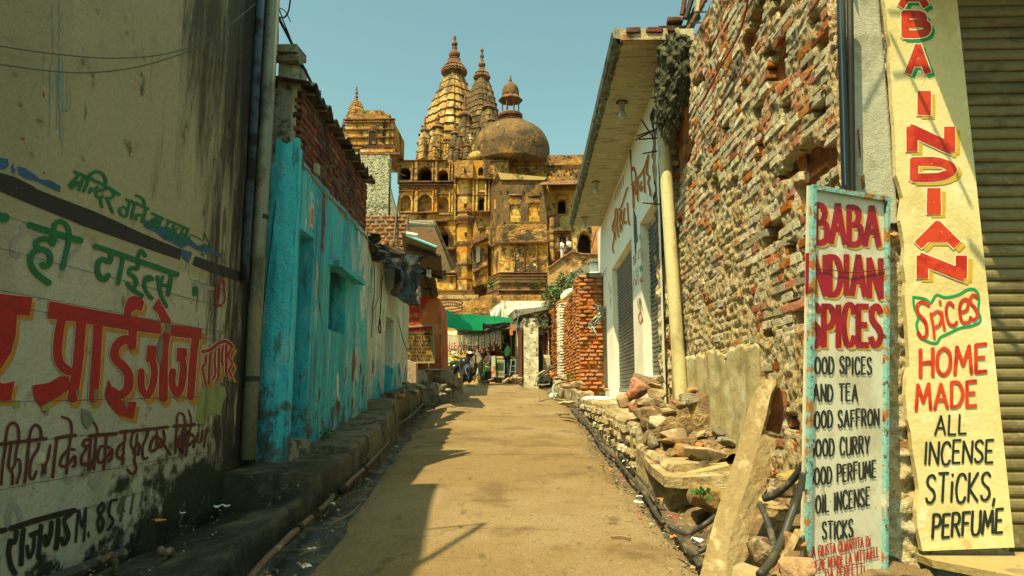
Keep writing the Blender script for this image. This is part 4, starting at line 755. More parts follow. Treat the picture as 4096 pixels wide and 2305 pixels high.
# ------------------------------------------------------------------ rough brick wall on the right
def atZ(u, v, Z): d = ray(u, v); return EYE + d * ((Z - 1.5) / d.z)
random.seed(21)
RA, RB = Vector((2.02, 10.3, 0)), Vector((2.13, 4.6, 0)); RUX = (RB - RA).normalized(); RN = Vector((RUX.y, -RUX.x, 0)); RW = (RB - RA).length
def rpt(s, z, o=0): return RA + RUX * s + RN * o + Vector((0, 0, z))
m_wb = mat('weathered_brick', (.34, .31, .2), [LY((.52, .5, .36), 2.6, .5, .64, k=.8), LY((.5, .18, .035), 3.4, .56, .64), LY((.45, .13, .02), 1.5, .54, .64, k=.9, gate=('z', 2.2, 3.4)), LY((.12, .12, .08), 5, .58, .7, k=.8)], bump=[(24, .9), (80, .6)], rand=.3)
m_wb2 = mat('whitewashed_brick', (.58, .53, .37), [LY((.3, .28, .18), 5, .5, .64), LY((.42, .17, .05), 4, .58, .66, k=.9), LY((.1, .09, .06), 8, .6, .7)], bump=[(24, .9), (80, .6)], rand=.2)
m_mo = mat('rough_mortar', (.58, .47, .25), [LY((.6, .56, .4), 4, .5, .62), LY((.42, .17, .035), 3.2, .54, .66, k=.85), LY((.46, .14, .02), 1.7, .5, .62, k=.85, gate=('z', 2.6, 3.8)), LY((.14, .11, .06), 9, .6, .7, k=.8), LY((.05, .045, .03), 1.6, .5, .64, k=.8, gate=('y', 8.4, 9.6)), LY((.12, .11, .075), 2.5, .5, .64, gate=('z', 3.6, 5))], bump=[(32, 1, (1, 1, 1), .05), (110, .8)], gs=60, grain=.3)  # dark layer toward the far end paints the shade of the recessed part
m_cav = mat('orange_cavity', (.4, .12, .02), [LY((.5, .25, .08), 8, .5, .62), LY((.1, .04, .015), 5, .52, .64)], bump=[(25, 1)])
m_wb3 = mat('worn_orange_brick', (.46, .15, .03), [LY((.32, .09, .02), 3, .46, .62), LY((.55, .5, .34), 3.2, .55, .64), LY((.1, .06, .035), 6, .58, .68)], bump=[(24, .9), (80, .6)], rand=.22)
wbs = [brick_mesh('weathered_brick_%s' % 'abcdef'[i], .24, .084, .12, 40 + i, [m_wb, m_wb, m_wb2, m_wb2, m_wb3, m_wb3][i], .09, .07) for i in range(6)]
brw = thing('rough_brick_wall', (2.1, 7, gz(7)), 'crumbling tall brick wall beside the blue framed sign', 'brick wall')
HOLES = [(.95, 5.35, .62, .8), (.6, 4.7, .3, .5)]
for i in range(110):
    s_ = U(.6, RW); z = U(1.2, 5.6)
    if s_ < 3.6 and z < 3.6: continue
    HOLES.append((s_, z, U(.09, .15), U(.04, .07)))
for i in range(18): HOLES.append((U(3.9, RW), U(2.6, 5.4), U(.12, .24), U(.06, .12)))
def hole(s_, z):
    for a, b, c, d in HOLES:
        if abs(s_ - a) < c and abs(z - b) < d: return True
    return False
def zone(s_, z):           # how far plaster still covers the courses
    e = .35 * fbm((s_ * .8, z * .8, 3), 1.2)
    k = 0
    if s_ < 3.5 + e and z < 3.7 + e * 1.5: k = 1
    return k
def mort(i, j):
    s_ = RW * i; z = .0 + 6.0 * j; k = zone(s_, z)
    o = .004 + .022 * fbm((s_ * 14, z * 14, 0), 1) + .018 * fbm((s_ * 4, z * 4, 5), 1)
    course = abs(((z / .094) % 1) - .5) * 2
    if k: o = .0 + .022 * fbm((s_ * 14, z * 14, 2), 1) + .018 * fbm((s_ * 5, z * 5, 1), 1) - .025 * max(0, course - .7) / .3 * (fbm((s_ * 2, z * 2, 8), 1) > -.1)
    if s_ > 4.3 and z < 2: o += .02
    if hole(s_, z): o = (-.1 if s_ > 1.6 or z < 4.2 else -.3) + .02 * fbm((s_ * 20, z * 20, 1), 1)
    return rpt(s_, z, o)
ms_ = sheet(330, 300, mort).build('mortar', m_mo, brw, True, recalc=False)
cv = MB()
for a, b, c, d in HOLES[2:]: cv.add([rpt(a - c * 1.1, b - d * 1.1, -.082), rpt(a + c * 1.1, b - d * 1.1, -.082), rpt(a + c * 1.1, b + d * 1.1, -.082), rpt(a - c * 1.1, b + d * 1.1, -.082)], [(0, 1, 2, 3)])
cv.build('cavity', m_cav, brw, recalc=False)
bricks(brw, RA[:2], RB[:2], lambda s: (.45 if s > 3.9 else 1.95, 5.6), wbs, L=.235, H=.094, proud=-.05, pj=.009, tilt=.03, miss=.07, keep=lambda s, z: not hole(s, z) and (not zone(s, z) or rnd() < .12), gap=.016)
mb = MB(); mb.hexa([rpt(0, -.2, -.13), rpt(RW - .14, -.2, -.13), rpt(RW - .14, -.2, -.5), rpt(0, -.2, -.5), rpt(0, 6.3, -.13), rpt(RW - .14, 6.3, -.13), rpt(RW - .14, 6.3, -.5), rpt(0, 6.3, -.5)]); mb.build('core', m_cav, brw)
m_pl = mat('stained_plaster', (.46, .4, .22), [LY((.32, .27, .13), 1.8, .48, .64, st=(1, 1, .5)), LY((.5, .48, .33), 3, .54, .66), LY((.4, .2, .13), 5, .62, .68, gate=('z', 1.0, 1.5), k=.7), LY((.3, .17, .04), 2.2, .54, .66, st=(1, 2, .2), k=.8), LY((.13, .1, .05), 1.2, .48, .64, gate=('y', 8.6, 9.8)), LY((.12, .09, .04), 4, .5, .64, gate=('z', 1.1, .6)), LY((.06, .06, .04), 20, .64, .68)], bump=[(60, .4, (1, 1, 1), .01), (9, .5)])
def plast(i, j):
    s_ = .0 + 3.95 * i; z = .35 + 1.62 * j + (.07 * fbm((s_ * 2.5, 0, 1), 1.4) if j > .93 else 0); 
    return rpt(s_ + (.12 * fbm((z * 3, 2, 0), 1.3) if i > .96 else 0), z, .026 - (.07 if (j > .985 or i > .985) else 0) + .012 * fbm((s_ * 4, z * 4, 3), 1))
sheet(90, 50, plast).build('plaster', m_pl, brw, True, recalc=False)
# broken end of the wall by the white building: dark rubble edge and hanging matted growth
m_mat = mat('dead_growth', (.085, .088, .05), [LY((.17, .17, .1), 14, .5, .62, st=(1, 1, .3)), LY((.02, .022, .012), 6, .5, .64)], bump=[(40, 1.2, (1, 1, .25), .06)])
def endf(i, j):
    z = .5 + 5.5 * j; x = 1.86 + .2 * i; return Vector((x + .05 * fbm((z * 4, i * 3, 0), 1.3), 10.25 + .28 * (1 - i) + .09 * fbm((z * 5, i * 6, 3), 1.2), z))
sheet(16, 120, endf).build('broken_end', m_mo, brw, recalc=False)
gm = thing('matted_growth', atY(2690, 380, 9.7), 'grey matted dead growth hanging from the brick wall top', 'dry growth')
def growth(i, j):
    a = i * 2 * math.pi; t = j; u = 2700 + 22 * math.sin(t * 5) - 45 * t * (1 - t) ; v = 175 + 385 * t; r = (.27 * (1 - t) ** .6 + .05) * (.7 + .5 * math.sin(t * 3.1)) + .02
    p = atY(u, v, 8.9); r *= 1 + .45 * fbm((math.cos(a) * 2, math.sin(a) * 2, t * 6), 1.6)
    return p + Vector((math.cos(a) * r * .8, math.sin(a) * r, 0)) + Vector((.02, .02, .05)) * fbm((a * 3, t * 20, 5), 1)
sheet(60, 90, growth).build('mass', m_mat, gm, True, recalc=False)
mb = MB()
for k in range(1300):
    t = rnd() ** .8; a = U(2, 5.6); r = (.27 * (1 - t) ** .6 + .05) * (.7 + .5 * math.sin(t * 3.1)); p = atY(2700 + 22 * math.sin(t * 5) - 45 * t * (1 - t), 175 + 385 * t, 8.9) + Vector((math.cos(a) * r * .85, math.sin(a) * r, 0))
    l = U(.05, .15); q = p + Vector((U(-.05, .05), U(-.08, .0), -l)); w2 = Vector((.006, .003, 0)); mb.add([p - w2, p + w2, q], [(0, 1, 2)])
o = mb.build('strands', m_mat, gm, recalc=False); o['kind'] = 'stuff'
# brick stack at the top of the wall end
tbk = [brick_mesh('top_brick_%s' % 'abc'[i], .24, .09, .14, 60 + i, br_d, .1, .16) for i in range(3)]
ts = thing('brick_stack', atY(2650, 200, 9.6), 'dark weathered bricks stacked at the canopy corner', 'bricks')
q0 = atY(2625, 260, 9.6); q1 = atY(2760, 260, 9.6)
mb = MB(); mb.box((q0.x + .05, 9.66, q0.z - .9), (q1.x, 10.1, atY(2650, 90, 9.6).z - .02)); mb.build('mortar', m_conc2, ts)
bricks(ts, (q0.x, 9.64), (q1.x, 9.64), lambda s: (q0.z - .9, atY(2650, 75, 9.6).z + (0 if s > .1 else -.14)), tbk, L=.3, H=.14, proud=.0, pj=.02, gap=.02)
m_green = mat('green_net', (.006, .2, .085), [LY((.01, .28, .12), 14, .5, .6, st=(1, 1, .3)), LY((.003, .08, .04), 3, .5, .65)], rough=.6, bump=[(120, .4), (8, .6)])
def net(i, j): return atY(2800 - 95 * j + (42 + 20 * fbm((0, j * 3, 0), 1)) * i - 20 * j * i, -30 + 210 * j + 8 * i, 9.3) + Vector((.02, .08, 0)) * fbm((i * 6, j * 9, 1), 1.2)
tag(sheet(10, 40, net).build('net', m_green, loc=atY(2780, 80, 9.3), smooth=True), 'torn green shade net at the top of brick wall', 'net')
m_rust = mat('rusty_iron', (.12, .045, .02), [LY((.05, .025, .015), 8, .5, .62)], rough=.8, bump=[(40, .5)])
m_bam = mat('bamboo', (.35, .3, .16), [LY((.2, .15, .07), 6, .5, .64)], rough=.6)
for a, b, r_, m_, lab in [((2745, -40), (2728, 60), .035, m_rust, 'rusty bar standing against the sky, leftmost'), ((2778, -40), (2742, 75), .04, m_iron, 'dark bar leaning at the top of brick wall'), ((2800, -40), (2788, 50), .045, m_bam, 'bamboo pole at the top of brick wall'), ((2830, -20), (2728, 158), .035, m_rust, 'rusty bar slanting behind the green net')]:
    mb = MB(); mb.tube([atY(*a, 9.2), atY(*b, 9.2)], r_, 6); tag(mb.build('metal_bar' if m_ is not m_bam else 'bamboo_pole', m_, loc=atY(*b, 9.2)), lab, 'pole' if m_ is m_bam else 'bar')
mb = MB(); mb.tube([atY(2742, 50, 9.1), atY(2730, 130, 9.1)], .02, 6); mb.build
def rebar(a, b, Ya, Yb, lab, r_=.011, g=None):
    P0 = atY(*a, Ya); P1 = atY(*b, Yb); mb = MB(); n = 18; mb.tube([P0.lerp(P1, i / n) for i in range(n + 1)], [r_ * (1.15 if i % 2 else .9) for i in range(n + 1)], 6)
    tag(mb.build('reinforcing_bar', m_rust, loc=P0), lab, 'rebar', g)
for a, b, Ya, Yb, lab in [((2780, 48), (2888, 49), 8.6, 8.9, 'topmost rusty rod sticking from the brick wall'), ((2755, 92), (2868, 91), 8.8, 9.1, 'second rusty rod sticking from the brick wall'), ((2732, 136), (2800, 138), 9, 9.2, 'third rusty rod beneath the green net'), ((2604, 392), (2640, 391), 9.8, 10, 'short rod high on the white shop wall end'), ((2616, 407), (2640, 408), 9.8, 10, 'short rod just below the first one'), ((2615, 440), (2640, 441), 9.8, 10, 'third short rod from the broken wall end'),
   ((2564, 478), (2612, 550), 9.5, 10, 'rod slanting down before the white wall'), ((2542, 560), (2640, 510), 9.5, 10, 'long rod of the rusty bundle pointing left'), ((2548, 545), (2640, 512), 9.6, 10, 'second rod of the rusty bundle'), ((2556, 558), (2640, 552), 9.5, 10, 'level rod below the rusty bundle'), ((2572, 615), (2628, 605), 9.6, 10, 'single rod above the red shop lettering'), ((2571, 812), (2640, 818), 9.6, 10, 'thin rod above the shutter lintel')]: rebar(a, b, Ya, Yb, lab)
wire('cable', [atY(2622, 110, 9.4), atY(2632, 155, 9.4), atY(2650, 190, 9.3), atY(2668, 220, 9.3)], .014, mat('orange_wire', (.5, .14, .03), grain=0), 'orange wire hanging by the dark brick stack', 'cable')
wire('cable', [rpt(2.1, 5.0, .06), rpt(2.6, 4.86, .12), rpt(3.3, 4.98, .08), rpt(3.9, 5.05, .06), rpt(4.3, 5.4, .05), rpt(4.8, 5.9, .05)], .011, mat('red_brown_wire', (.3, .07, .03), grain=0), 'reddish cable crossing the top of brick wall', 'cable')
# downpipe
m_cp = mat('cream_pipe', (.52, .48, .26), [LY((.35, .3, .14), 4, .48, .64, st=(1, 1, .4)), LY((.14, .12, .07), 14, .62, .7)], rough=.45)
dp = thing('drain_pipe', atX(2740, 1730, 1.93), 'leaning cream drainpipe between brick wall and white shop', 'pipe')
P = [atX(2652, 520, 1.9), atX(2668, 760, 1.9), atX(2690, 1100, 1.9), atX(2715, 1450, 1.92), atX(2728, 1625, 1.93)]
mb = MB(); mb.tube(smooth_pts(P), .092, 16); mb.build('pipe', m_cp, dp, True)
mb = MB(); mb.tube([P[-1] + Vector((.01, 0, .02)), atX(2738, 1740, 1.93)], .085, 16); mb.build('lower_pipe', mat('dark_pipe', (.09, .06, .035), [LY((.03, .025, .02), 5, .5, .62)]), dp, True)

# ------------------------------------------------------------------ wall end facing us, lettered pillar, steel shutter, platform
we = thing('wall_end', (2.28, 4.6, .5), 'pebbly broken wall end with a grey cement strip', 'wall')
def endw(i, j):
    z = .25 + 4.6 * j; x = 2.09 + .4 * i; o = .035 * fbm((x * 12, z * 12, 0), 1) + .03 * fbm((x * 5, z * 5, 4), 1) + (.035 if z < 2.55 else 0)
    return Vector((x, 4.62 - o, z))
sheet(40, 300, endw).build('rubble_face', m_mo, we, True, recalc=False)
def strip_(i, j):
    z = 2.62 + 2.2 * j; x0 = 2.17 + .02 * fbm((z * 5, 0, 0), 1.4); x1 = 2.455; return Vector((x0 + (x1 - x0) * i, 4.575 + .004 * fbm((i * 6, z * 6, 0), 1) + (.05 if i in (0, 1) else 0), z))
sheet(14, 80, strip_).build('cement_strip', mat('cement_strip', (.36, .37, .3), [LY((.27, .27, .2), 3, .5, .64), LY((.42, .3, .14), 4, .62, .68, st=(1, 1, .3), k=.5)], bump=[(70, .6, (1, 1, 1), .01), (12, .3)]), we, True, recalc=False)
PY = 4.52
m_yel = mat('yellow_limewash', (.62, .55, .28), [LY((.52, .43, .18), 2, .46, .64, k=.7), LY((.68, .64, .42), 4, .55, .66), LY((.45, .33, .13), 3, .58, .68, gate=('z', 1.2, .5), k=.8)], bump=[(45, .35, (1, 1, 1), .01), (7, .3)], rough=.75, grain=.06)
pil = thing('lettered_pillar', (2.7, PY, .5), 'yellow limewashed pillar painted with shop words', 'pillar')
left = [(3530, -60), (3537, 0), (3546, 60), (3552, 130), (3563, 180), (3558, 250), (3566, 330), (3570, 420), (3578, 500), (3582, 600), (3585, 700), (3600, 745), (3612, 790), (3606, 830), (3600, 880), (3612, 940), (3618, 990), (3614, 1060), (3624, 1130), (3618, 1180), (3626, 1260), (3634, 1380), (3638, 1470), (3626, 1510), (3622, 1580), (3630, 1680), (3644, 1730), (3650, 1800), (3668, 1900), (3676, 1960), (3665, 2040), (3672, 2120), (3690, 2205)]
poly = [atY(u, v, PY) for u, v in left] + [Vector((2.94, PY, atY(4020, 2190, PY).z)), Vector((2.94, PY, atY(3800, -60, PY).z))]
mb = MB(); mb.prism(poly, (0, .045, 0)); mb.build('limewash_face', m_yel, pil)
mb = MB(); mb.box((2.46, 4.57, .3), (2.938, 5.2, 4.9)); mb.build('core', m_conc2, pil)
def MP(u, v, h): p = atY(u, v, PY); return (p.x, p.y - h, p.z)
P_RED = mat('sign_orange_red', (.5, .045, .012), [LY((.36, .015, .008), 7, .45, .62), LY((.6, .35, .12), 30, .66, .7, k=.5)], rough=.5, grain=.05)
P_GRN = mat('sign_green', (.0, .26, .07), rough=.5, grain=.05); P_OCH = mat('sign_mustard', (.5, .33, .02), rough=.5, grain=.05); P_BLK = mat('sign_ink', (.012, .022, .018), rough=.45, grain=.05)
P_CRM = mat('sign_cream_gap', (.72, .68, .45), grain=.05)
def blockletter(ch, x0, x1, v0, v1, wd, drop, dm):
    h = v1 - v0 - wd * .8; wdt = glyph(ch)[0]; sx = (x1 - x0 - wd) / max(wdt, .12) if ch != 'I' else 1
    def pts(st, off=(0, 0)): return [((x0 + x1) / 2 if ch == 'I' else x0 + wd / 2 + q[0] * sx, v1 - wd * .4 - q[1] * h) for q in st]
    for k, (m_, of, gr, lf) in enumerate([(dm, drop, 0, .002), (P_CRM, (0, 0), 9, .004), (P_RED, (0, 0), 0, .006)]):
        mb = BLK_[m_.name]
        for st in glyph(ch)[1]: ribbon(mb, [(a + of[0], b + of[1]) for a, b in pts(st)], wd + gr, MP, lf, sm=ch in CURVED)
CAPW[0] = .97
BLK_ = {P_GRN.name: MB(), P_OCH.name: MB(), P_CRM.name: MB(), P_RED.name: MB(), P_BLK.name: MB()}
for a in [('A', 3590, 3715, -70, 34, 32, (16, 14), P_GRN), ('B', 3602, 3722, 46, 152, 34, (15, 14), P_GRN), ('A', 3618, 3722, 178, 300, 30, (16, 12), P_GRN), ('I', 3665, 3725, 360, 468, 58, (17, 14), P_OCH), ('N', 3622, 3820, 504, 612, 48, (20, 13), P_OCH), ('D', 3636, 3828, 632, 726, 36, (20, 14), P_OCH),
          ('I', 3700, 3766, 748, 864, 60, (20, 13), P_OCH), ('A', 3658, 3838, 888, 990, 42, (22, 14), P_OCH), ('N', 3662, 3868, 1018, 1120, 50, (22, 14), P_OCH)]: blockletter(*a)
CAPW[0] = .6
# the word Spices in a green cloud outline
cl = [(3652, 1188), (3700, 1196), (3722, 1212), (3745, 1180), (3780, 1190), (3830, 1180), (3870, 1158), (3900, 1160), (3915, 1190), (3912, 1240), (3920, 1285), (3880, 1305), (3840, 1312), (3790, 1335), (3760, 1350), (3745, 1372), (3715, 1368), (3680, 1345), (3665, 1300), (3672, 1270), (3655, 1225), (3652, 1188)]
ribbon(BLK_[P_GRN.name], cl, 10, MP, .003)
o2 = MB()
for st, wd in [([(3715, 1222), (3690, 1208), (3668, 1222), (3672, 1255), (3700, 1290), (3705, 1335), (3688, 1352), (3670, 1330)], 15), ([(3722, 1255), (3732, 1310), (3735, 1352)], 13), ([(3724, 1262), (3750, 1245), (3764, 1265), (3755, 1300), (3730, 1312)], 12), ([(3765, 1248), (3770, 1285), (3776, 1318)], 12), ([(3757, 1205), (3760, 1216)], 12),
               ([(3812, 1225), (3795, 1210), (3782, 1240), (3792, 1290), (3812, 1302), (3826, 1288)], 13), ([(3840, 1250), (3866, 1238), (3868, 1200), (3845, 1205), (3836, 1240), (3846, 1285), (3870, 1290), (3880, 1275)], 13), ([(3908, 1190), (3890, 1180), (3878, 1205), (3900, 1235), (3908, 1262), (3892, 1280), (3878, 1268)], 13)]: ribbon(o2, st, wd, MP, .005)
letters(o2, 'HOME', (3680, 1510), (3942, 1486), 106, 16, MP, slant=-.0, lift=.005); letters(o2, 'MADE', (3662, 1642), (3902, 1620), 98, 15, MP, lift=.005)
BLK_[P_RED.name].add(o2.v, o2.f)
for a in [('ALL', (3738, 1740), (3862, 1734), 76, 9), ('INCENSE', (3696, 1858), (3968, 1848), 88, 10), ('STiCKS,', (3702, 2012), (3978, 2000), 112, 11), ('PERFUME', (3728, 2152), (4006, 2128), 92, 12)]: letters(BLK_[P_BLK.name], *a, MP, slant=.05)
for k, q_ in BLK_.items(): q_.build('lettering', MATS[k], pil, recalc=False)
# roller shutter (slats as parts)
def shutter(name, loc, label, O, ux, W, z0, z1, pitch, m, nrm, depth=.018, slat_name='slat', frame_m=None):
    t = thing(name, loc, label, 'roller shutter'); O = Vector(O); ux = Vector(ux).normalized(); nrm = Vector(nrm).normalized()
    me_mb = MB(); prof = [(0, -.3), (.08, .55), (.25, .95), (.5, 1.0), (.72, .8), (.84, .25), (.9, -.35), (.97, -.3)]
    n = 3; vs = []
    for i in range(n + 1):
        for z, d in prof: vs.append(ux * (W * i / n) + nrm * (d * depth + .002 * math.sin(i * 5)) + Vector((0, 0, z * pitch)))
    k = len(prof); fs = [(i * k + j, (i + 1) * k + j, (i + 1) * k + j + 1, i * k + j + 1) for i in range(n) for j in range(k - 1)]
    me = bpy.data.meshes.new(slat_name); me.from_pydata([tuple(v) for v in vs], [], fs); me.materials.append(m)
    for q in range(int((z1 - z0) / pitch)):
        p = O + Vector((0, 0, z0 + q * pitch)) + nrm * U(-.002, .002) - Vector(loc)
        part(slat_name, me, t, Matrix.Translation(p))
    return t
m_shut = mat('khaki_shutter', (.17, .145, .065), [LY((.11, .09, .04), 3, .48, .62, st=(1, 1, 2)), LY((.16, .06, .025), 5, .62, .7, st=(1, 1, 4)), LY((.28, .25, .13), 12, .58, .7, k=.5)], rough=.55, bump=[(8, .3)], grain=.08)
shutter('roller_shutter', (3.5, 4.66, .66), 'khaki steel roller shutter right of the lettered pillar', (2.95, 4.66, 0), (1, 0, 0), 1.4, .66, 4.7, .083, m_shut, (0, -1, 0), .016)
mb = MB(); mb.box((2.96, 4.64, .52), (4.4, 4.69, .655)); tag(mb.build('bottom_rail', m_shut, loc=(3.5, 4.65, .55)), 'rusty bottom rail beneath the khaki shutter', 'rail')
mb = MB(); mb.box((2.941, 4.705, .3), (4.6, 5.2, 5.2)); mb.box((4.36, 4.4, .3), (4.9, 4.7, 5.2)); tag(mb.build('shop_wall', m_conc2, loc=(3.8, 4.9, .5)), 'plain shop wall behind the khaki roller shutter', 'wall')
mb = MB(); mb.box((2.47, 3.62, 4.62), (5.2, 5.2, 4.74)); tag(mb.build('shop_canopy', m_conc2, loc=(3.5, 4.5, 4.6)), 'concrete canopy over the khaki shutter, above view', 'canopy')
m_plat = mat('platform_stone', (.32, .25, .11), [LY((.2, .15, .07), 3, .5, .64), LY((.1, .1, .07), 9, .62, .7)], bump=[(20, .5)])
mb = MB(); mb.prism([Vector(q) for q in [(2.36, 4.75, .49), (2.38, 4.42, .49), (2.78, 3.86, .49), (3.1, 3.4, .49), (6, 3.4, .49), (6, 4.75, .49)]], (0, 0, -.045)); mb.build
pf = thing('platform', (3.2, 4.2, .2), 'low shop platform under pillar and khaki shutter', 'platform')
mb.build('top_slab', m_plat, pf)
mb = MB(); mb.prism([Vector(q) for q in [(2.4, 4.7, .443), (2.41, 4.43, .443), (2.8, 3.88, .443), (3.12, 3.42, .443), (5.9, 3.42, .443), (5.9, 4.7, .443)]], (0, 0, -.6)); mb.build('side_wall', mat('blue_grey_wash', (.16, .2, .16), [LY((.09, .09, .06), 5, .5, .64)], bump=[(20, .5)]), pf)
# black pipes at the corner, unseen overhead wires that cast shadows
m_bp = mat('black_pipe', (.015, .017, .016), rough=.6, grain=0, spec=.2)
for u0, u1, r_, lab in [(3368, 3385, .028, 'left black conduit above the blue framed sign'), (3402, 3408, .022, 'right black conduit above the blue framed sign')]:
    mb = MB(); mb.tube([atY(u0 - 4, -60, 4.42), atY(u0, 200, 4.42), atY(u1, 760, 4.42), atY(u1 + 10, 1500, 4.45)], r_, 10); tag(mb.build('conduit', m_bp, smooth=True, loc=atY(u1, 1000, 4.42)), lab, 'pipe')
mb = MB(); mb.tube([atY(3359, -60, 4.385), atY(3382, 740, 4.385)], .004, 5); tag(mb.build('blue_wire', mat('blue_wire', (.02, .12, .25), grain=0), loc=atY(3359, 0, 4.4)), 'thin blue line wire along left conduit', 'wire')
def shadow_back(u, v, Y, h): p = atY(u, v, Y); return p + SUNV * h
for (a, b, h, r_, lab) in [((3560, 110), (3880, 790), 2.6, .012, 'overhead wire above the lettered pillar'), ((3550, 20), (3830, 30), 2.9, .011, 'upper overhead wire in front of canopy'), ((3570, 272), (3830, 258), 2.4, .012, 'lower overhead wire in front of canopy'), ((3440, 330), (3535, 150), 2.2, .008, 'short slanting wire above cement strip'), ((3880, 950), (4300, 1500), 3.2, .02, 'overhead cable above the shutter')]:
    wire('overhead_wire', [shadow_back(*a, 4.5, h), shadow_back(*b, 4.5, h)], r_, m_bwire, lab, 'wire')

# ------------------------------------------------------------------ blue framed sign leaning at the wall
TL, TR, BL_ = atY(3235, 745, 4.2), atY(3545, 795, 4.48), atY(3205, 2305, 4.05)
SPN = (TR - TL).cross(BL_ - TL).normalized()
if SPN.y > 0: SPN = -SPN
def MS(u, v, h): d = ray(u, v); t = (TL - EYE).dot(SPN) / d.dot(SPN); return EYE + d * t + SPN * h
sb = thing('shop_sign', MS(3380, 2500, 0), 'tall white spices sign in a flaking light blue frame', 'sign')
mb = MB(); mb.prism([MS(u, v, 0) for u, v in [(3232, 742), (3545, 795), (3532, 2600), (3200, 2620)]], -SPN * .012); mb.build('panel', mat('white_enamel', (.56, .55, .44), [LY((.44, .42, .31), 3, .46, .64), LY((.4, .15, .03), 9, .63, .69, gate=('z', 1.4, .6)), LY((.34, .14, .04), 26, .67, .71), LY((.4, .33, .2), 4, .55, .68, gate=('z', 1.1, .5))], rough=.45, bump=[(3, .3, (1, 1, 1), .01)], grain=.05), sb)
m_fr = mat('flaking_blue_frame', (.17, .38, .38), [LY((.3, .13, .03), 7, .5, .58), LY((.09, .045, .02), 16, .56, .64), LY((.42, .44, .34), 5, .6, .68)], rough=.6, bump=[(30, .6)])
def bar(a, b, w0, h0, nm='frame'):
    a0 = MS(*a, 0); b0 = MS(*b, 0); d = (b0 - a0).normalized(); sd = d.cross(SPN).normalized() * w0 * .5; mb = MB(); h1 = SPN * h0; h2 = -SPN * .015
    mb.hexa([a0 - sd + h2, a0 + sd + h2, a0 + sd + h1, a0 - sd + h1, b0 - sd + h2, b0 + sd + h2, b0 + sd + h1, b0 - sd + h1]); mb.build(nm, m_fr, sb)
bar((3246, 750), (3214, 2620), .028, .03); bar((3238, 752), (3552, 803), .03, .03); bar((3541, 812), (3528, 2600), .022, .03)
E_RED = mat('enamel_crimson', (.28, .008, .02), [LY((.18, .005, .012), 8, .48, .62)], rough=.4, grain=.05); E_BLK = mat('enamel_black', (.018, .022, .02), rough=.4, grain=.05); E_OCH = mat('enamel_ochre', (.55, .28, .03), rough=.45, grain=.05)
r1 = MB(); r0 = MB(); CAPW[0] = .95
for t_, a, b, h in [('BABA', (3258, 966), (3512, 982), 150), ('INDIAN', (3226, 1170), (3520, 1186), 148), ('SPICES', (3238, 1380), (3520, 1384), 158)]:
    st_ = random.getstate(); letters(r1, t_, a, b, h, 25, MS, lift=.004, gap=.24); random.setstate(st_); letters(r0, t_, a, b, h, 25, MS, lift=.002, gap=.24, off=(9, 8))
r1.build('lettering', E_RED, sb, recalc=False); r0.build('letter_shadow', E_OCH, sb, recalc=False)
CAPW[0] = .75; bl = MB()
for t_, a, b, h in [('GOOD SPICES', (3232, 1494), (3483, 1496), 66), ('AND TEA', (3252, 1606), (3427, 1604), 66), ('GOOD SAFFRON', (3232, 1714), (3512, 1702), 66), ('GOOD CURRY', (3236, 1829), (3475, 1812), 68), ('GOOD PERFUME', (3232, 1942), (3500, 1908), 66), ('OIL INCENSE', (3262, 2053), (3475, 2020), 70), ('STICKS', (3288, 2158), (3408, 2148), 68)]:
    letters(bl, t_, a, b, h, 8, MS, lift=.004, gap=.3 if ' ' in t_ else .25)
bl.build('lettering', E_BLK, sb, recalc=False)
bl = MB()
for t_, a, b, h in [('LA GIUSTA QUANTITA Di', (3236, 2232), (3478, 2182), 40), ('SPEZIE RENDE LA VITTAiELL', (3236, 2288), (3512, 2226), 40), ('DA PERFETTi', (3300, 2322), (3455, 2292), 42)]: letters(bl, t_, a, b, h, 5, MS, lift=.004)
bl.build('lettering', mat('enamel_red', (.4, .04, .02), grain=.05), sb, recalc=False)
bl = MB(); P = MS(3212, 1000, .05)
bl.tube([MS(3262, 1075, .012), MS(3400, 1092, .016), MS(3535, 1078, .012)], .003, 5); bl.build('rusty_wire', m_rust, sb)
# ------------------------------------------------------------------ white shop with two steel shutters and the deep concrete canopy
random.seed(31)
GX = 1.9; GN = Vector((-1, 0, 0)); GY1 = 20.7
m_white = mat('white_wall', (.80, .80, .70), [LY((.7, .69, .55), 1.6, .46, .66, k=.7), LY((.5, .42, .22), 2.2, .55, .68, gate=('z', 1.9, 1.2)), LY((.25, .25, .18), 22, .66, .72, k=.6), LY((.62, .66, .58), .8, .5, .7, k=.5)], bump=[(40, .3, (1, 1, 1), .01), (4, .3, (1, 1, 1), .03)], grain=.04)
ws = thing('white_shop', (2.1, 15, gz(15)), 'white shop building with two dark shutters under a deep canopy', 'shop')
yy = lambda y: GY1 - y
f_, bk = arched((GX, GY1, .6), (0, -1, 0), (0, 0, 1), GY1 - 10.3, 5.75, [('r', yy(19.9), yy(18.7), .9, 3.25, .16), ('r', yy(17.1), yy(13.5), .88, 3.95, .17), ('r', yy(12.35), yy(10.5), 1.15, 3.95, .2)], GN, .2)
f_.build('wall', m_white, ws); split_build(bk, 'recess', m_white, ws)
mb = MB(); mb.box((GX, GY1 + .001, .3), (5.5, GY1 + .2, 6.35)); mb.box((GX + .4, 10.3, .3), (5.5, GY1, 6.35)); mb.box((GX + .001, 10.3, 5.0), (GX + .4, GY1, 6.34)); mb.build('core', m_white, ws)
cz = 6.33
c0 = atZ(2290, 905, cz); c1 = atZ(2482, 165, cz)
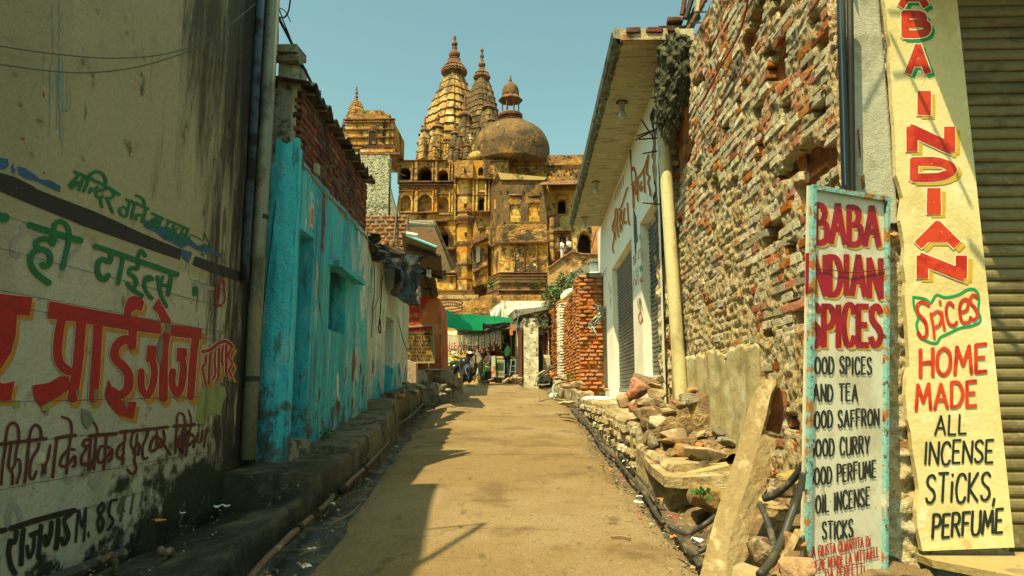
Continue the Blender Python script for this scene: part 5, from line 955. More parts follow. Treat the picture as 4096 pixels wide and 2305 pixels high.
mb = MB(); mb.prism([Vector((c0.x, c0.y, cz)), Vector((2.2, c0.y + .05, cz)), Vector((2.2, c1.y, cz)), Vector((c1.x, c1.y, cz))], (0, 0, .17)); mb.build('canopy', mat('canopy_underside', (.42, .41, .26), [LY((.22, .21, .12), 2, .5, .66, st=(1, 5, 1)), LY((.1, .07, .05), 9, .64, .7), LY((.5, .5, .36), 4, .55, .68)], bump=[(14, .4), (50, .4)]), ws)
def edge(i, j):
    a = i * 2 * math.pi; p = Vector((c0.x, c0.y, cz)).lerp(Vector((c1.x, c1.y, cz)), j); r = .05 + .028 * fbm((math.cos(a) * 1.5, j * 70, math.sin(a)), 1.4); return p + Vector((math.cos(a) * r - .015, 0, .03 + math.sin(a) * r * 1.3))
sheet(10, 260, edge).build('mossy_edge', mat('moss_edge', (.09, .1, .06), [LY((.25, .26, .17), 6, .5, .62), LY((.02, .025, .015), 12, .55, .64)], bump=[(30, 1)]), ws, recalc=False)
mb = MB(); mb.tube([Vector((c0.x - .03, c0.y, cz + .12)), Vector((c1.x - .03, c1.y, cz + .12))], .09, 6); mb.build('canopy_face', m_conc2, ws)
ct_ = thing('canopy_bricks', (1.5, c1.y, cz + .17), 'row of dark bricks on the near end of canopy', 'bricks')
bricks(ct_, (c1.x + .04, c1.y - .02), (1.95, c1.y - .02), lambda s: (cz + .09, cz + .17), tbk, L=.32, H=.1, proud=-.03, pj=.008)
mb = MB(); mb.box((c1.x, c1.y - .02, cz - .0), (2.0, c1.y + .1, cz + .165), jit=.01); mb.build('cement_end', m_mo, ct_)
for (u, v, s_, lab) in [(2487, 410, 1.5, 'nearest bulb holder under the white shop canopy'), (2383, 728, 1.5, 'middle bulb under the white shop canopy'), (2339, 870, 1.6, 'farthest bulb under the white shop canopy')]: bulb(Vector(atZ(u, v, cz - .002)), lab, s_)
m_gs = mat('dark_green_shutter', (.05, .075, .07), [LY((.12, .06, .03), 7, .56, .64), LY((.11, .13, .12), 5, .5, .66), LY((.02, .025, .025), 3, .5, .64)], rough=.42, bump=[(10, .4)], spec=.5)
shutter('roller_shutter', (2.2, 15.3, 1.5), 'rust streaked dark shutter in middle of white shop', (2.045, 17.1, 0), (0, -1, 0), 3.6, 1.56, 4.54, .082, m_gs, (-1, 0, 0), .022)
shutter('roller_shutter', (2.2, 11.4, 1.6), 'dark green shutter partly hidden behind the cream drainpipe', (2.075, 12.35, 0), (0, -1, 0), 1.85, 1.76, 4.54, .082, m_gs, (-1, 0, 0), .022)
mb = MB(); mb.box((2.0, 13.52, 1.5), (2.06, 17.08, 1.57)); tag(mb.build('bottom_rail', mat('grey_rail', (.2, .22, .19)), loc=(2.15, 15, 1.5)), 'grey steel rail at foot of middle shutter', 'rail')
def MG(u, v, h): p = atX(u, v, GX); return (GX - h, p.y, p.z)
A9 = dict(org=(2380, 600), sc=2.07, parent=ws, M=MG)
ORG = mat('orange_red_paint', (.42, .06, .01), grain=.1); OLI = mat('olive_paint', (.4, .36, .1), grain=.1)
wst = [[9, (140, 640), (165, 560), (170, 490), (212, 480), (262, 330), (274, 312)], [9, (150, 600), (152, 640), (142, 660), (160, 700), (150, 770), (145, 820), (155, 850)], [8, (170, 500), (165, 620), (170, 740)], [9, (185, 500), (188, 560), (182, 610), (190, 690), (195, 720)], [9, (212, 490), (205, 580), (210, 680)], [9, (225, 500), (218, 560), (228, 600), (218, 640), (226, 660)], [9, (245, 480), (238, 560), (246, 610), (262, 590)], [9, (268, 440), (275, 560), (285, 620)],
       [12, (302, 290), (395, 180), (445, 40)], [10, (310, 170), (318, 140), (335, 190), (338, 240)], [14, (318, 290), (318, 400), (320, 480)], [12, (345, 270), (330, 320), (340, 370), (352, 330)], [11, (355, 250), (354, 420)], [11, (385, 260), (372, 310), (382, 340), (392, 300)], [11, (405, 160), (412, 350)], [13, (440, 60), (430, 190), (452, 220), (440, 270), (455, 330), (460, 380)], [13, (480, 0), (478, 60), (492, 90), (482, 150), (500, 200)]]
paint('lettering_edge', OLI, wst, lift=.002, off=(3, 3), grow=4, **A9); paint('lettering', ORG, wst, lift=.005, **A9)
red3 = mat('thin_red_paint', (.42, .05, .04), [LY((.6, .6, .48), 9, .55, .68)], grain=.1)
paint('lettering', red3, [[3, (165, 420), (180, 340), (235, 230)], [4, (170, 370), (175, 410)], [4, (190, 330), (192, 380)], [4, (205, 300), (208, 350)], [4, (220, 270), (222, 320)], [4, (235, 210), (238, 290)], [3, (62, 1040), (100, 970)], [3, (68, 1020), (70, 1070)], [3, (85, 1000), (88, 1040)], [3, (115, 1090), (118, 1150)], [3, (128, 1130), (128, 1180)], [3, (122, 1200), (140, 1160)], [3, (122, 1260), (142, 1220)], [3, (130, 1230), (134, 1310)],
       [5, (316, 900), (345, 850)], [5, (355, 850), (385, 812)], [4, (325, 880), (322, 960)], [4, (335, 870), (340, 950)], [4, (365, 850), (362, 900), (372, 890)], [4, (380, 830), (386, 905)], [4, (322, 960), (330, 920), (350, 900)], [4, (322, 1080), (324, 1170)], [4, (335, 1070), (340, 1130), (345, 1070)], [4, (355, 1060), (362, 1110)], [4, (372, 1050), (380, 1100), (385, 1050)], [4, (395, 1040), (402, 1090), (392, 1080)]], lift=.004, **A9)
grn3 = mat('faded_green_paint', (.05, .25, .16), [LY((.6, .6, .48), 12, .6, .7)], grain=.1)
paint('lettering', grn3, [[4, (325, 760), (340, 740), (350, 700)], [5, (330, 790), (345, 770), (362, 740)], [5, (350, 690), (355, 760)], [4, (320, 1000), (325, 1080)], [5, (340, 985), (345, 1060)], [5, (355, 970), (360, 1050)], [5, (372, 960), (376, 1010), (385, 950), (388, 1000)], [4, (366, 700), (372, 740), (378, 700)]], lift=.003, **A9)
paint('rain_stain', mat('black_stain', (.05, .06, .05), [LY((.5, .5, .4), 9, .6, .7)]), polys=[[(285, 0), (300, 0), (304, 120), (312, 260), (318, 480), (345, 560), (350, 700), (340, 860), (332, 860), (322, 700), (318, 520), (304, 300), (296, 130)]], lift=.0015, **A9)
paint('painted_motif', ORG, [[14, (372, 1230), (374, 1280)], [8, (374, 1285), (376, 1340), (362, 1380), (378, 1440), (392, 1390), (380, 1345)]], lift=.004, **A9)
paint('painted_motif', grn3, [[6, (356, 1240), (360, 1290), (368, 1310)], [6, (392, 1310), (384, 1260), (380, 1240)]], lift=.0055, **A9)
# brick stub between white shop shutter and rough wall
mb = MB(); mb.box((1.8, 10.45, .95), (2.1, 10.75, 1.62), jit=.02); tag(mb.build('stone_block', m_conc2, loc=(1.9, 10.6, 1)), 'rough grey block at the foot of the shop corner', 'stone block')

# ------------------------------------------------------------------ right ledge
m_led = mat('right_ledge', (.34, .27, .14), [LY((.45, .4, .26), 3, .5, .64), LY((.14, .1, .055), 5, .5, .62, k=.8), LY((.07, .06, .04), 14, .6, .68), LY((.5, .48, .36), 1.3, .56, .64, st=(1, 1, .5))], bump=[(12, .9, (1, 1, 1), .05), (45, .6)])
wr = lambda y: 2.15
ledge('ledge', 6.9, 8.6, lambda y: lerp_tab(LEDR, y) + .0, wr, lambda y: .78 + (y - 6.9) * .05, m_led, 23, 1, 'low broken slab step under the flat stones', 'ledge')
ledge('ledge', 8.6, 12.6, lambda y: lerp_tab(LEDR, y), wr, lambda y: 1.10 + (y - 8.6) * .02, m_led, 26, 1, 'whitewashed masonry ledge under the rubble pile', 'ledge')
ledge('ledge', 12.6, 18.2, lambda y: lerp_tab(LEDR, y) + .03, wr, lambda y: 1.26 + (y - 12.6) * .01, m_led, 29, 1, 'long ledge in front of the white shop', 'ledge')
ledge('ledge', 18.5, 27.5, lambda y: lerp_tab(LEDR, y) + .02, lambda y: 1.5, lambda y: 1.46 + (y - 18.5) * .055, m_led, 31, 1, 'far ledge before the orange brick wall', 'ledge')
mlb = [brick_mesh('ledge_stone_%s' % 'abcd'[i], .3, .12, .12, 300 + i, MATS['right_ledge'] if i else MATS['whitewashed_brick'], .2, .2) for i in range(4)]
for q in [o for o in bpy.data.objects if o.name.startswith('ledge') and o.get('label', '') in ('whitewashed masonry ledge under the rubble pile', 'long ledge in front of the white shop')]:
    ya, yb = (8.65, 12.5) if 'white' in q['label'][:5] else (12.7, 18.1)
    bricks(q, (lerp_tab(LEDR, yb) - .02, yb), (lerp_tab(LEDR, ya) - .02, ya), lambda s: (gz(yb - s) - .02, 1.04 if ya < 9 else 1.2), mlb, L=.32, H=.14, proud=-.02, pj=.035, tilt=.08, miss=.06, gap=.02, name='stone')
# rubble soil bank beside the sign
def bank(i, j):
    y = 3.0 + 4.2 * j; x = 1.3 + .95 * i; return Vector((x, y, gz(y) - .1 + .28 * min(1, i * 2.2) + .07 * fbm((x * 3, y * 3, 2), 1.3)))
tag(sheet(26, 90, bank).build('soil_bank', mat('rubble_soil', (.2, .14, .07), [LY((.36, .26, .12), 5, .5, .63), LY((.06, .045, .03), 3, .5, .63)], bump=[(22, 1.2, (1, 1, 1), .05)]), loc=(1.7, 5, .4), recalc=False), 'brown rubble and soil bank at the wall foot', 'soil')
# ------------------------------------------------------------------ loose stones
M_ST = {'t': mat('tan_stone', (.33, .25, .12), [LY((.22, .16, .07), 3, .46, .62), LY((.42, .35, .2), 9, .56, .68)], bump=[(14, .7), (60, .5)], rand=.12),
        'o': mat('rust_stone', (.34, .16, .055), [LY((.2, .08, .03), 5, .46, .62), LY((.42, .27, .12), 8, .56, .68)], bump=[(16, .9), (60, .5)], rand=.15),
        'b': mat('brown_rubble', (.24, .165, .085), [LY((.1, .07, .04), 6, .48, .62), LY((.4, .33, .2), 10, .55, .66)], bump=[(16, 1.1), (50, .7)], rand=.15),
        'g': mat('grey_stone', (.2, .19, .13), [LY((.08, .08, .055), 6, .48, .62), LY((.34, .32, .22), 9, .56, .66)], bump=[(18, .9), (50, .6)], rand=.15),
        'w': mat('whitish_stone', (.38, .34, .22), [LY((.2, .17, .1), 5, .5, .64)], bump=[(18, .9)], rand=.1)}
SEED = [100]
def stone(u, v, Y, wpx, hpx, m, label, dep=None, rot=(0, 0, 0), box=.75, n=18, group=None, flat=False):
    SEED[0] += 1; p = atY(u, v, Y); k = Y / FOC; sx = wpx * k / 2; sz = hpx * k / 2; sy = dep / 2 if dep else (sx + sz) / 2
    o = bpy.data.objects.new('stone', rock_mesh('stone', sx * 1.12, sy, sz * 1.15, SEED[0], n, box, M_ST[m])); COL.objects.link(o); o.location = p; o['_o'] = tuple(p)
    o.rotation_euler = rot; return tag(o, label, 'stone', group)
def crop6(x, y): return 2100 + x / 1.8008, 1500 + y / 1.8008
R6 = [(865, 55, 170, 80, 9.5, 'b', 'topmost brown rubble lump of the pile', .3, (.1, .3, 0)), (925, 40, 120, 50, 9.7, 'b', 'thin brown stone at the back of pile top', .25, (0, -.2, 0)), (812, 105, 130, 110, 9.4, 'o', 'broken brick lump near the pile top', .3, (0, .5, .3)), (925, 82, 100, 45, 9.4, 't', 'small tan stone under the pile top', .2, (0, .2, 0)), (765, 165, 95, 100, 9.3, 'o', 'square orange brown block on the pile left', .24, (0, .1, .3)), (712, 195, 75, 90, 9.25, 't', 'pale wedge slab leaning at pile left', .16, (0, -.4, 0)),
      (945, 140, 110, 62, 9.2, 't', 'tan stone in the middle of pile', .25, (0, .15, 0)), (800, 235, 95, 60, 9.1, 'o', 'dark red stone low in the pile', .25, (0, 0, 0)), (895, 200, 170, 55, 9.0, 'b', 'layered brown slab across the pile', .35, (0, -.1, 0)), (1015, 240, 115, 48, 8.9, 'b', 'rounded brown stone right of pile', .3, (0, .1, 0)), (860, 272, 185, 75, 8.8, 'b', 'wide layered stone jutting over the ledge', .35, (0, -.08, 0)), (1015, 288, 175, 34, 8.75, 'b', 'thin dark slab tapering right', .3, (0, 0, 0)),
      (1000, 345, 195, 88, 8.5, 'w', 'pale faced tilted block above pinkish wall', .35, (0, -.12, 0)), (882, 352, 90, 70, 8.6, 'b', 'dark lump tucked left of pale block', .3, (0, 0, 0)), (1040, 440, 195, 78, 8.2, 't', 'crusted yellow brown block below pale block', .35, (0, -.08, 0)), (892, 455, 80, 85, 8.2, 'b', 'dark brick ended block left of crusted one', .3, (0, 0, 0)), (930, 500, 78, 95, 8.1, 'g', 'grey green upright block at the ledge face', .25, (0, 0, 0)),
      (1120, 490, 250, 62, 7.9, 'b', 'broad mottled slab under the big wedge', .4, (0, -.05, 0)), (1310, 500, 55, 50, 7.7, 'b', 'small brown lump against the plaster wall', .2, (0, 0, 0)), (1160, 550, 150, 88, 7.6, 'o', 'orange mottled stone beneath the slab', .3, (0, .1, 0)), (1060, 570, 90, 60, 7.6, 'b', 'dark rubble lump at the step', .3, (0, 0, 0)),
      (1288, 592, 245, 128, 7.25, 't', 'big tan wedge shaped rock on flat slabs', .35, (.1, .12, 0)), (1235, 690, 400, 80, 7.1, 't', 'long flat tan slab under the wedge rock', .45, (.05, -.1, 0)), (1320, 742, 260, 45, 7.0, 't', 'thin pale slab below the long flat one', .4, (0, .05, 0)),
      (950, 600, 130, 110, 7.9, 'b', 'crumbly soil lump on the ledge edge', .3, (0, 0, 0)), (1212, 375, 75, 165, 8.4, 'o', 'upright orange shard beside the drainpipe foot', .12, (0, -.3, 0)),
      (1300, 880, 190, 130, 6.2, 'b', 'earthy stone behind the leaning slab', .5, (0, 0, 0)), (1430, 870, 70, 50, 6.0, 't', 'small pale stone beside leaning slab', .15, (0, 0, 0))]
for x, y, w_, h_, Y, m_, lab, dp_, rt in R6: stone(*crop6(x, y), Y, w_ / 1.55, h_ / 1.5, m_, lab, dp_ * 1.2, rt)
def heap0(i, j): y = 7.0 + 2.9 * j; x = 1.3 + .8 * i; return Vector((x, y, 1.0 - .35 * (y < 8.3) + .42 * i * (1 - abs(j - .55)) * 1.3 + .07 * fbm((x * 4, y * 4, 9), 1.3)))
tag(sheet(24, 60, heap0).build('soil_heap', MATS['rubble_soil'], loc=(1.7, 8.5, 1), recalc=False), 'loose brown earth filling the stone pile', 'soil')
for k in range(34):
    y = U(7.2, 9.7); x = U(1.35, 2.0); SEED[0] += 1; o = bpy.data.objects.new('stone', rock_mesh('stone', U(.05, .13), U(.05, .12), U(.03, .07), SEED[0], 16, .8, M_ST['bogt'[k % 4]])); COL.objects.link(o); o.location = heap0((x - 1.3) / .8, (y - 7) / 2.9) + Vector((0, 0, .04)); o.rotation_euler = (U(-.3, .3), U(-.4, .4), U(0, 3)); tag(o, 'small stone chip scattered in the rubble pile by the drainpipe', 'stone', 'small chips in the rubble pile')
def sl(u, v, Y): return atY(u, v, Y)
# base slab with a broken front edge
mb = MB(); q = [Vector((1.2, 6.75, .70)), Vector((1.34, 6.62, .70)), Vector((1.75, 6.66, .72)), Vector((2.1, 6.7, .74)), Vector((2.1, 8.2, .78)), Vector((1.22, 8.2, .76)), Vector((1.17, 7.4, .74))]; mb.prism(q, (0, 0, -.1)); tag(mb.build('stone_slab', m_led, loc=(1.5, 7, .6)), 'broad rough slab capping the end of the ledge', 'slab')
mb = MB(); mb.hexa([Vector((1.5, 5.7, .2)), Vector((2.05, 5.7, .2)), Vector((2.05, 6.7, .2)), Vector((1.45, 6.75, .2)), Vector((1.55, 5.9, .55)), Vector((2.05, 5.9, .55)), Vector((2.05, 6.7, .62)), Vector((1.5, 6.75, .62))]); tag(mb.build('stone_block', m_led, loc=(1.7, 6.2, .3)), 'earth covered block between ledge and leaning slab', 'stone block')
# the big leaning slab
def C7(x, y, Y): return atY(2550 + x / 1.8014, 1500 + y / 1.8014, Y)
lf = [(440, 1480), (470, 1370), (500, 1240), (548, 1060), (590, 930), (640, 800), (668, 690), (700, 600), (720, 530), (745, 430), (782, 310), (810, 190), (850, 110), (885, 80), (905, 40), (925, 28)]
rt_ = [(640, 1480), (645, 1330), (665, 1180), (690, 1080), (735, 950), (790, 790), (835, 640), (868, 520), (880, 470), (900, 400), (930, 290), (945, 200), (960, 140), (1000, 72)]
sd_ = [(745, 1480), (760, 1380), (800, 1250), (815, 1080), (850, 960), (885, 870), (930, 760), (960, 640), (985, 560), (998, 500)]
def Yof(y): return 4.25 + (1480 - y) / 1450 * .95
mb = MB(); n_ = 40
def along(tab, y):
    for (x0, y0), (x1, y1) in zip(tab, tab[1:]):
        if y <= y0 and y >= y1: return x0 + (x1 - x0) * (y0 - y) / (y0 - y1 + 1e-9)
    return tab[-1][0] if y < tab[-1][1] else tab[0][0]
rows = []
for i in range(n_ + 1):
    y = 1480 - i * (1480 - 30) / n_; xl = along(lf, y); xr = along(rt_, max(y, 72)); xs = along(sd_, max(y, 500)) if y >= 440 else xr + 22
    r_ = []
    for k in range(6): t = k / 5; p = C7(xl + (xr - xl) * t, y, Yof(y)); r_.append(p + Vector((0, -.006 * fbm((t * 2, y * .004, 0), 1.2), 0)))
    for k in range(1, 5): t = k / 4; r_.append(C7(xr + (xs - xr) * t, y, Yof(y) + .06 * t) + Vector((.005, -.005, 0)) * fbm((t * 3, y * .01, 5), 1.2))
    r_.append(C7(xl + (xr - xl) * .3, y, Yof(y) + .25)); rows.append(r_)
k = len(rows[0])
for r_ in rows: mb.v += [tuple(p) for p in r_]
for i in range(n_):
    for j in range(k): a = i * k + j; b = i * k + (j + 1) % k; mb.f.append((a, b, b + k, a + k))
mb.f.append(tuple(range(n_ * k, n_ * k + k))); mb.f.append(tuple(range(k))[::-1])
m_plk = mat('sandstone_slab', (.25, .19, .095), [LY((.22, .16, .07), 2.4, .46, .64, st=(2, 2, .5)), LY((.38, .32, .18), 4, .55, .68, st=(2, 2, .6)), LY((.36, .17, .05), 3, .56, .66, gate=('x', 1.6, 1.85)), LY((.15, .11, .06), 18, .64, .7)], bump=[(9, .5), (50, .6, (1, 1, 1), .015)])
tag(mb.build('leaning_slab', m_plk, loc=C7(560, 1450, 4.3)), 'long sandstone slab leaning against the rough brick wall', 'stone slab')
def c7(x, y): return 2550 + x / 1.8014, 1500 + y / 1.8014
q = [C7(x, y, 5.3) for x, y in [(985, 85), (1012, 88), (1072, 118), (1082, 210), (1052, 330), (1026, 432), (975, 412), (905, 398), (915, 300), (940, 180)]]; mb = MB(); mb.prism(q, (.06, .22, 0)); o = mb.build('stone', M_ST['o'], loc=q[0]); tag(o, 'rough red brown stone behind the leaning slab top', 'stone'); md = o.modifiers.new('b', 'BEVEL'); md.width = .02
for x, y, w_, h_, Y, m_, lab in [(1115, 745, 190, 120, 4.9, 't', 'tan stone under the hose by the sign'), (1010, 820, 150, 120, 4.8, 'b', 'pitted brown stone beneath the tan one'), (900, 1290, 190, 190, 4.1, 'b', 'broken brick lumps low beside the slab'), (1130, 1230, 130, 130, 3.95, 'o', 'orange lump near the foot of sign'), (815, 1440, 160, 110, 3.8, 't', 'tan stone at the bottom edge by the slab'), (880, 1200, 90, 60, 4.2, 'b', 'small brown chip above the broken lumps'), (1150, 1390, 130, 130, 3.6, 'o', 'dark orange stone at the bottom by sign')]: stone(*c7(x, y), Y, w_ / 1.8, h_ / 1.8, m_, lab, .25, (U(-.2, .2), U(-.2, .2), U(0, 1)))
mb = MB(); mb.hexa([C7(985, 1400, 3.7), C7(1040, 1440, 3.7), C7(1040, 1440, 3.9), C7(985, 1400, 3.9), C7(1135, 1110, 3.85), C7(1195, 1110, 3.85), C7(1195, 1110, 4.05), C7(1135, 1110, 4.05)]); tag(mb.build('wooden_plank', mat('dry_wood', (.34, .25, .12), [LY((.2, .13, .06), 5, .5, .64, st=(3, 3, .4))], bump=[(20, .5)]), loc=C7(1000, 1400, 3.8)), 'split plank leaning beside the sign foot', 'plank')
m_hose = mat('dark_hose', (.04, .042, .035), [LY((.14, .12, .08), 6, .52, .66)], rough=.5, grain=.1)
for P, r_, lab in [([(1230, 600, 4.3), (1185, 665, 4.35), (1130, 740, 4.4), (1060, 810, 4.45), (985, 865, 4.5), (910, 890, 4.55)], .024, 'grey hose curving from the sign to slab'), ([(1200, 700, 4.1), (1170, 850, 4.1), (1130, 950, 4.1), (1090, 1060, 4.05), (1050, 1170, 4), (1000, 1270, 3.9), (950, 1360, 3.8), (880, 1440, 3.7)], .022, 'black hose running down behind the sign'),
    ([(880, 935, 4.45), (915, 1000, 4.3), (950, 1100, 4.2), (975, 1190, 4.1), (985, 1280, 4)], .019, 'pale green pipe behind the leaning slab'), ([(235, 1090, 5.15), (290, 1125, 5.1), (350, 1140, 5.0), (420, 1120, 4.95), (490, 1075, 4.9), (560, 1020, 4.95)], .018, 'brown hose curling to the leaning slab'), ([(440, 1275, 4.6), (470, 1262, 4.6), (500, 1235, 4.6)], .017, 'short pipe end beneath the leaning slab')]:
    wire('hose', [C7(*q) for q in P], r_, m_hose, lab, 'hose', n=10)
def gpt(u, v, dz=.0): p = atG(u, v); return p + Vector((0, 0, dz))
def gpipe(P, r_, m, lab, cat='pipe', dz=.02, n=8):
    return wire('pipe', [gpt(*q, dz) for q in P], r_, m, lab, cat, n=n)
c6 = lambda L_: [crop6(*q) for q in L_]
gpipe(c6([(325, 232), (350, 270), (420, 340), (490, 425), (510, 470), (545, 515), (590, 560), (660, 615), (690, 655), (730, 710), (800, 790), (870, 880), (935, 1000), (1000, 1085)]), .021, m_hose, 'long black pipe lying in the right gutter')
gpipe(c6([(330, 225), (400, 300), (450, 365), (520, 450), (590, 530), (650, 560), (700, 610), (760, 690), (830, 780), (900, 860), (960, 960)]), .014, m_hose, 'thinner black pipe beside the gutter one', dz=.05)
gpipe(c6([(1040, 1110), (1090, 1160), (1140, 1230), (1200, 1310), (1265, 1400)]), .021, m_hose, 'black pipe continuing to the bottom of picture')
gpipe(c6([(380, 205), (400, 190)]), .03, mat('grey_elbow', (.3, .3, .24)), 'grey pipe elbow at the ledge corner', dz=.12)
cr = lambda L_: [(1150 + x / 1.8015, 1500 + y / 1.8015) for x, y in L_]
m_gal = mat('galvanised_pipe', (.13, .09, .05), [LY((.12, .06, .03), 8, .5, .62), LY((.26, .23, .16), 5, .56, .68)], rough=.6, bump=[(40, .4)])
gpipe(cr([(1045, 157), (1000, 200), (940, 265), (880, 325), (800, 378), (770, 440), (740, 482), (700, 540), (640, 615), (560, 705), (480, 780), (415, 848)]), .025, m_gal, 'long rusty water pipe in the left gutter', dz=.06)
gpipe(cr([(400, 862), (385, 878)]), .045, m_iron, 'pipe coupling in the left gutter', dz=.06)
gpipe(cr([(325, 915), (285, 965), (235, 1015)]), .026, m_gal, 'short pipe length beyond the coupling', dz=.05)
gpipe(cr([(168, 1072), (85, 1150), (0, 1225), (-60, 1290), (-160, 1390), (-300, 1560)]), .027, m_gal, 'nearest length of rusty gutter pipe', dz=.05)
for (x, y) in [(740, 482), (560, 705), (85, 1150)]:
    p = gpt(*cr([(x, y)])[0], .06); q = gpt(*cr([(x - 14, y + 15)])[0], .06); mb = MB(); mb.tube([p, q], .034, 10); tag(mb.build('pipe_collar', m_iron, loc=p), {740: 'far collar on the left gutter pipe', 560: 'middle collar on the left gutter pipe', 85: 'nearest collar on the rusty pipe'}[x], 'collar')
# tap stub and small things on the dark ledge
mb = MB(); P = [atX(u, v, -2.6) for u, v in [(640, 2200), (655, 2215), (680, 2205), (695, 2235), (697, 2290)]]; mb.tube(P, .028, 8); tag(mb.build('pipe_elbow', m_gal, loc=P[0], smooth=True), 'rusty elbow pipe on the dark left ledge', 'pipe')
mb = MB(); P = [atX(u, v, -2.75) for u, v in [(405, 2248), (440, 2218), (460, 2250), (462, 2320)]]; mb.tube(P, .022, 8); tag(mb.build('pipe_elbow', m_gal, loc=P[0], smooth=True), 'dull elbow pipe stub at the bottom left corner', 'pipe')
mb = MB(); mb.tube([atX(-40, 2420, -2.85), atX(490, 2215, -2.85)], .04, 10); tag(mb.build('pipe', m_hose, loc=atX(300, 2300, -2.85)), 'thick dark pipe along foot of painted wall', 'pipe')
mb = MB(); mb.box((-2.97, 6.75, .3), (-2.5, 7.25, .72), jit=.03); tag(mb.build('stone_block', m_conc, loc=(-2.7, 7, .4)), 'grimy masonry lump below the drainpipe, with shade coloured in', 'stone block')
# ledge stones and rubble farther up
def C3(x, y): return 1550 + x / 2.417, 1100 + y / 2.417
for x, y, w_, h_, Y, m_, lab in [(150, 1170, 100, 50, 12.6, 'o', 'reddish brick lying on the left ledge'), (190, 1048, 75, 30, 14.8, 'o', 'dark red brick end on the far ledge'), (290, 1070, 150, 42, 14.6, 'g', 'long grey slab on the left ledge stones'), (210, 1100, 60, 90, 14.2, 'g', 'upright grey stone on the left ledge'), (265, 1135, 65, 55, 14, 'g', 'rounded grey stone on the left ledge'), (160, 1130, 45, 60, 14, 'g', 'small dark stone against the pale wall'), (340, 1095, 60, 40, 14.4, 'g', 'slab stub on the ledge edge'),
    (475, 1110, 70, 150, 16.5, 'g', 'tall slab leaning on the left kerb'), (535, 1165, 70, 45, 16, 'g', 'small block at foot of leaning kerb slab'), (545, 1085, 60, 60, 17.5, 'g', 'curved pot shard like stone by the kerb'), (590, 1115, 60, 35, 17.2, 'g', 'low flat stone at the left road edge'), (445, 1075, 50, 90, 17, 'g', 'second slab leaning behind the first')]: stone(*C3(x, y), Y, w_ / 2.4, h_ / 2.4, m_, lab, .25, (0, U(-.3, .3), U(0, .6)))
for u, v, Y, w_, h_, lab in [(1526, 1652, 10.9, 36, 14, 'flat dark stone on the blue wall ledge'), (1476, 1692, 9.8, 30, 13, 'small dark stone on the blue wall ledge')]: stone(u, v, Y, w_, h_, 'g', lab)
for x, y, w_, h_, Y, m_, lab in [(1840, 1055, 140, 60, 17.2, 't', 'tilted flat tan rock before the brick pillar'), (1680, 1140, 66, 110, 15.6, 't', 'upright pale slab on the right kerb'), (1735, 1240, 180, 40, 14.2, 'w', 'pale flat slab bridging the right gutter'), (1700, 1212, 170, 22, 14.8, 't', 'thin slab behind the gutter bridge slab'), (1740, 1080, 110, 45, 18.2, 'b', 'brown lump at foot of brick pillar'), (1710, 995, 75, 60, 21, 'o', 'orange boulder below the whitewashed strip'), (1640, 1000, 70, 36, 21.5, 'o', 'flat orange brick on the far ledge'),
    (1590, 970, 60, 45, 22.5, 'o', 'round orange stone on the far ledge'), (1530, 965, 50, 35, 23, 't', 'small tan stone on the far ledge'), (1570, 940, 40, 28, 23.5, 'o', 'broken orange brick atop the far stones'), (2115, 1105, 50, 40, 18.4, 'o', 'brick bits at the white shop corner'), (1240, 985, 60, 40, 26, 't', 'broken tile lump by brown shutter'), (1290, 1000, 70, 24, 25.6, 't', 'flat tile piece at the road top')]: stone(*C3(x, y), Y, w_ / 2.4, h_ / 2.4, m_, lab, .3, (0, U(-.2, .2), U(0, .6)))
o = rock_mesh('bundle', .28, .1, .11, 77, 16, .5, mat('dark_wood', (.09, .06, .035), bump=[(20, .8)])); q = bpy.data.objects.new('wood_bundle', o); COL.objects.link(q); q.location = atY(2190, 1480, 23.5); q.rotation_euler = (0, -.7, 0); tag(q, 'dark rotten log lying on the far stones', 'log')
wm = mat('white_powder', (.85, .85, .8), grain=.03)
def heap(i, j):
    x = 1.15 + .75 * i; y = 17.0 + 1.6 * j; e = min(i, 1 - i, j, 1 - j) * 4 + .5 * fbm((i * 5, j * 5, 0), 1); return Vector((x, y, 1.30 + max(-.05, min(.07, .1 * e - .02))))
tag(sheet(30, 30, heap).build('lime_heap', wm, loc=(1.5, 17.8, 1.3), recalc=False), 'spilled white lime powder on the right ledge', 'lime powder')
q = bpy.data.objects.new('white_bag', rock_mesh('white_bag', .13, .1, .09, 5, 24, .2, mat('white_plastic', (.7, .72, .7), rough=.4, grain=0))); COL.objects.link(q); q.location = atY(2216, 1584, 15.6); tag(q, 'small white plastic bag in the right gutter', 'bag')
wire('hose', [atY(*q) for q in [(2225, 1590, 15.2), (2212, 1565, 15.3), (2216, 1543, 15.4), (2235, 1532, 15.6), (2262, 1529, 15.9)]], .028, mat('pale_hose', (.26, .28, .2), grain=0), 'pale green hose arching over the kerb', 'hose')
wire('hose', [atY(*q) for q in [(2138, 1542, 19), (2140, 1520, 19.3), (2152, 1500, 19.6), (2178, 1484, 20)]], .035, mat('pale_hose', (.26, .28, .2), grain=0), 'pale hose rising at the far kerb', 'hose')
wire('hose', [atY(*q) for q in [(2150, 1545, 19), (2152, 1525, 19.3), (2165, 1505, 19.6), (2195, 1488, 20)]], .025, m_hose, 'dark hose beside the pale one', 'hose')
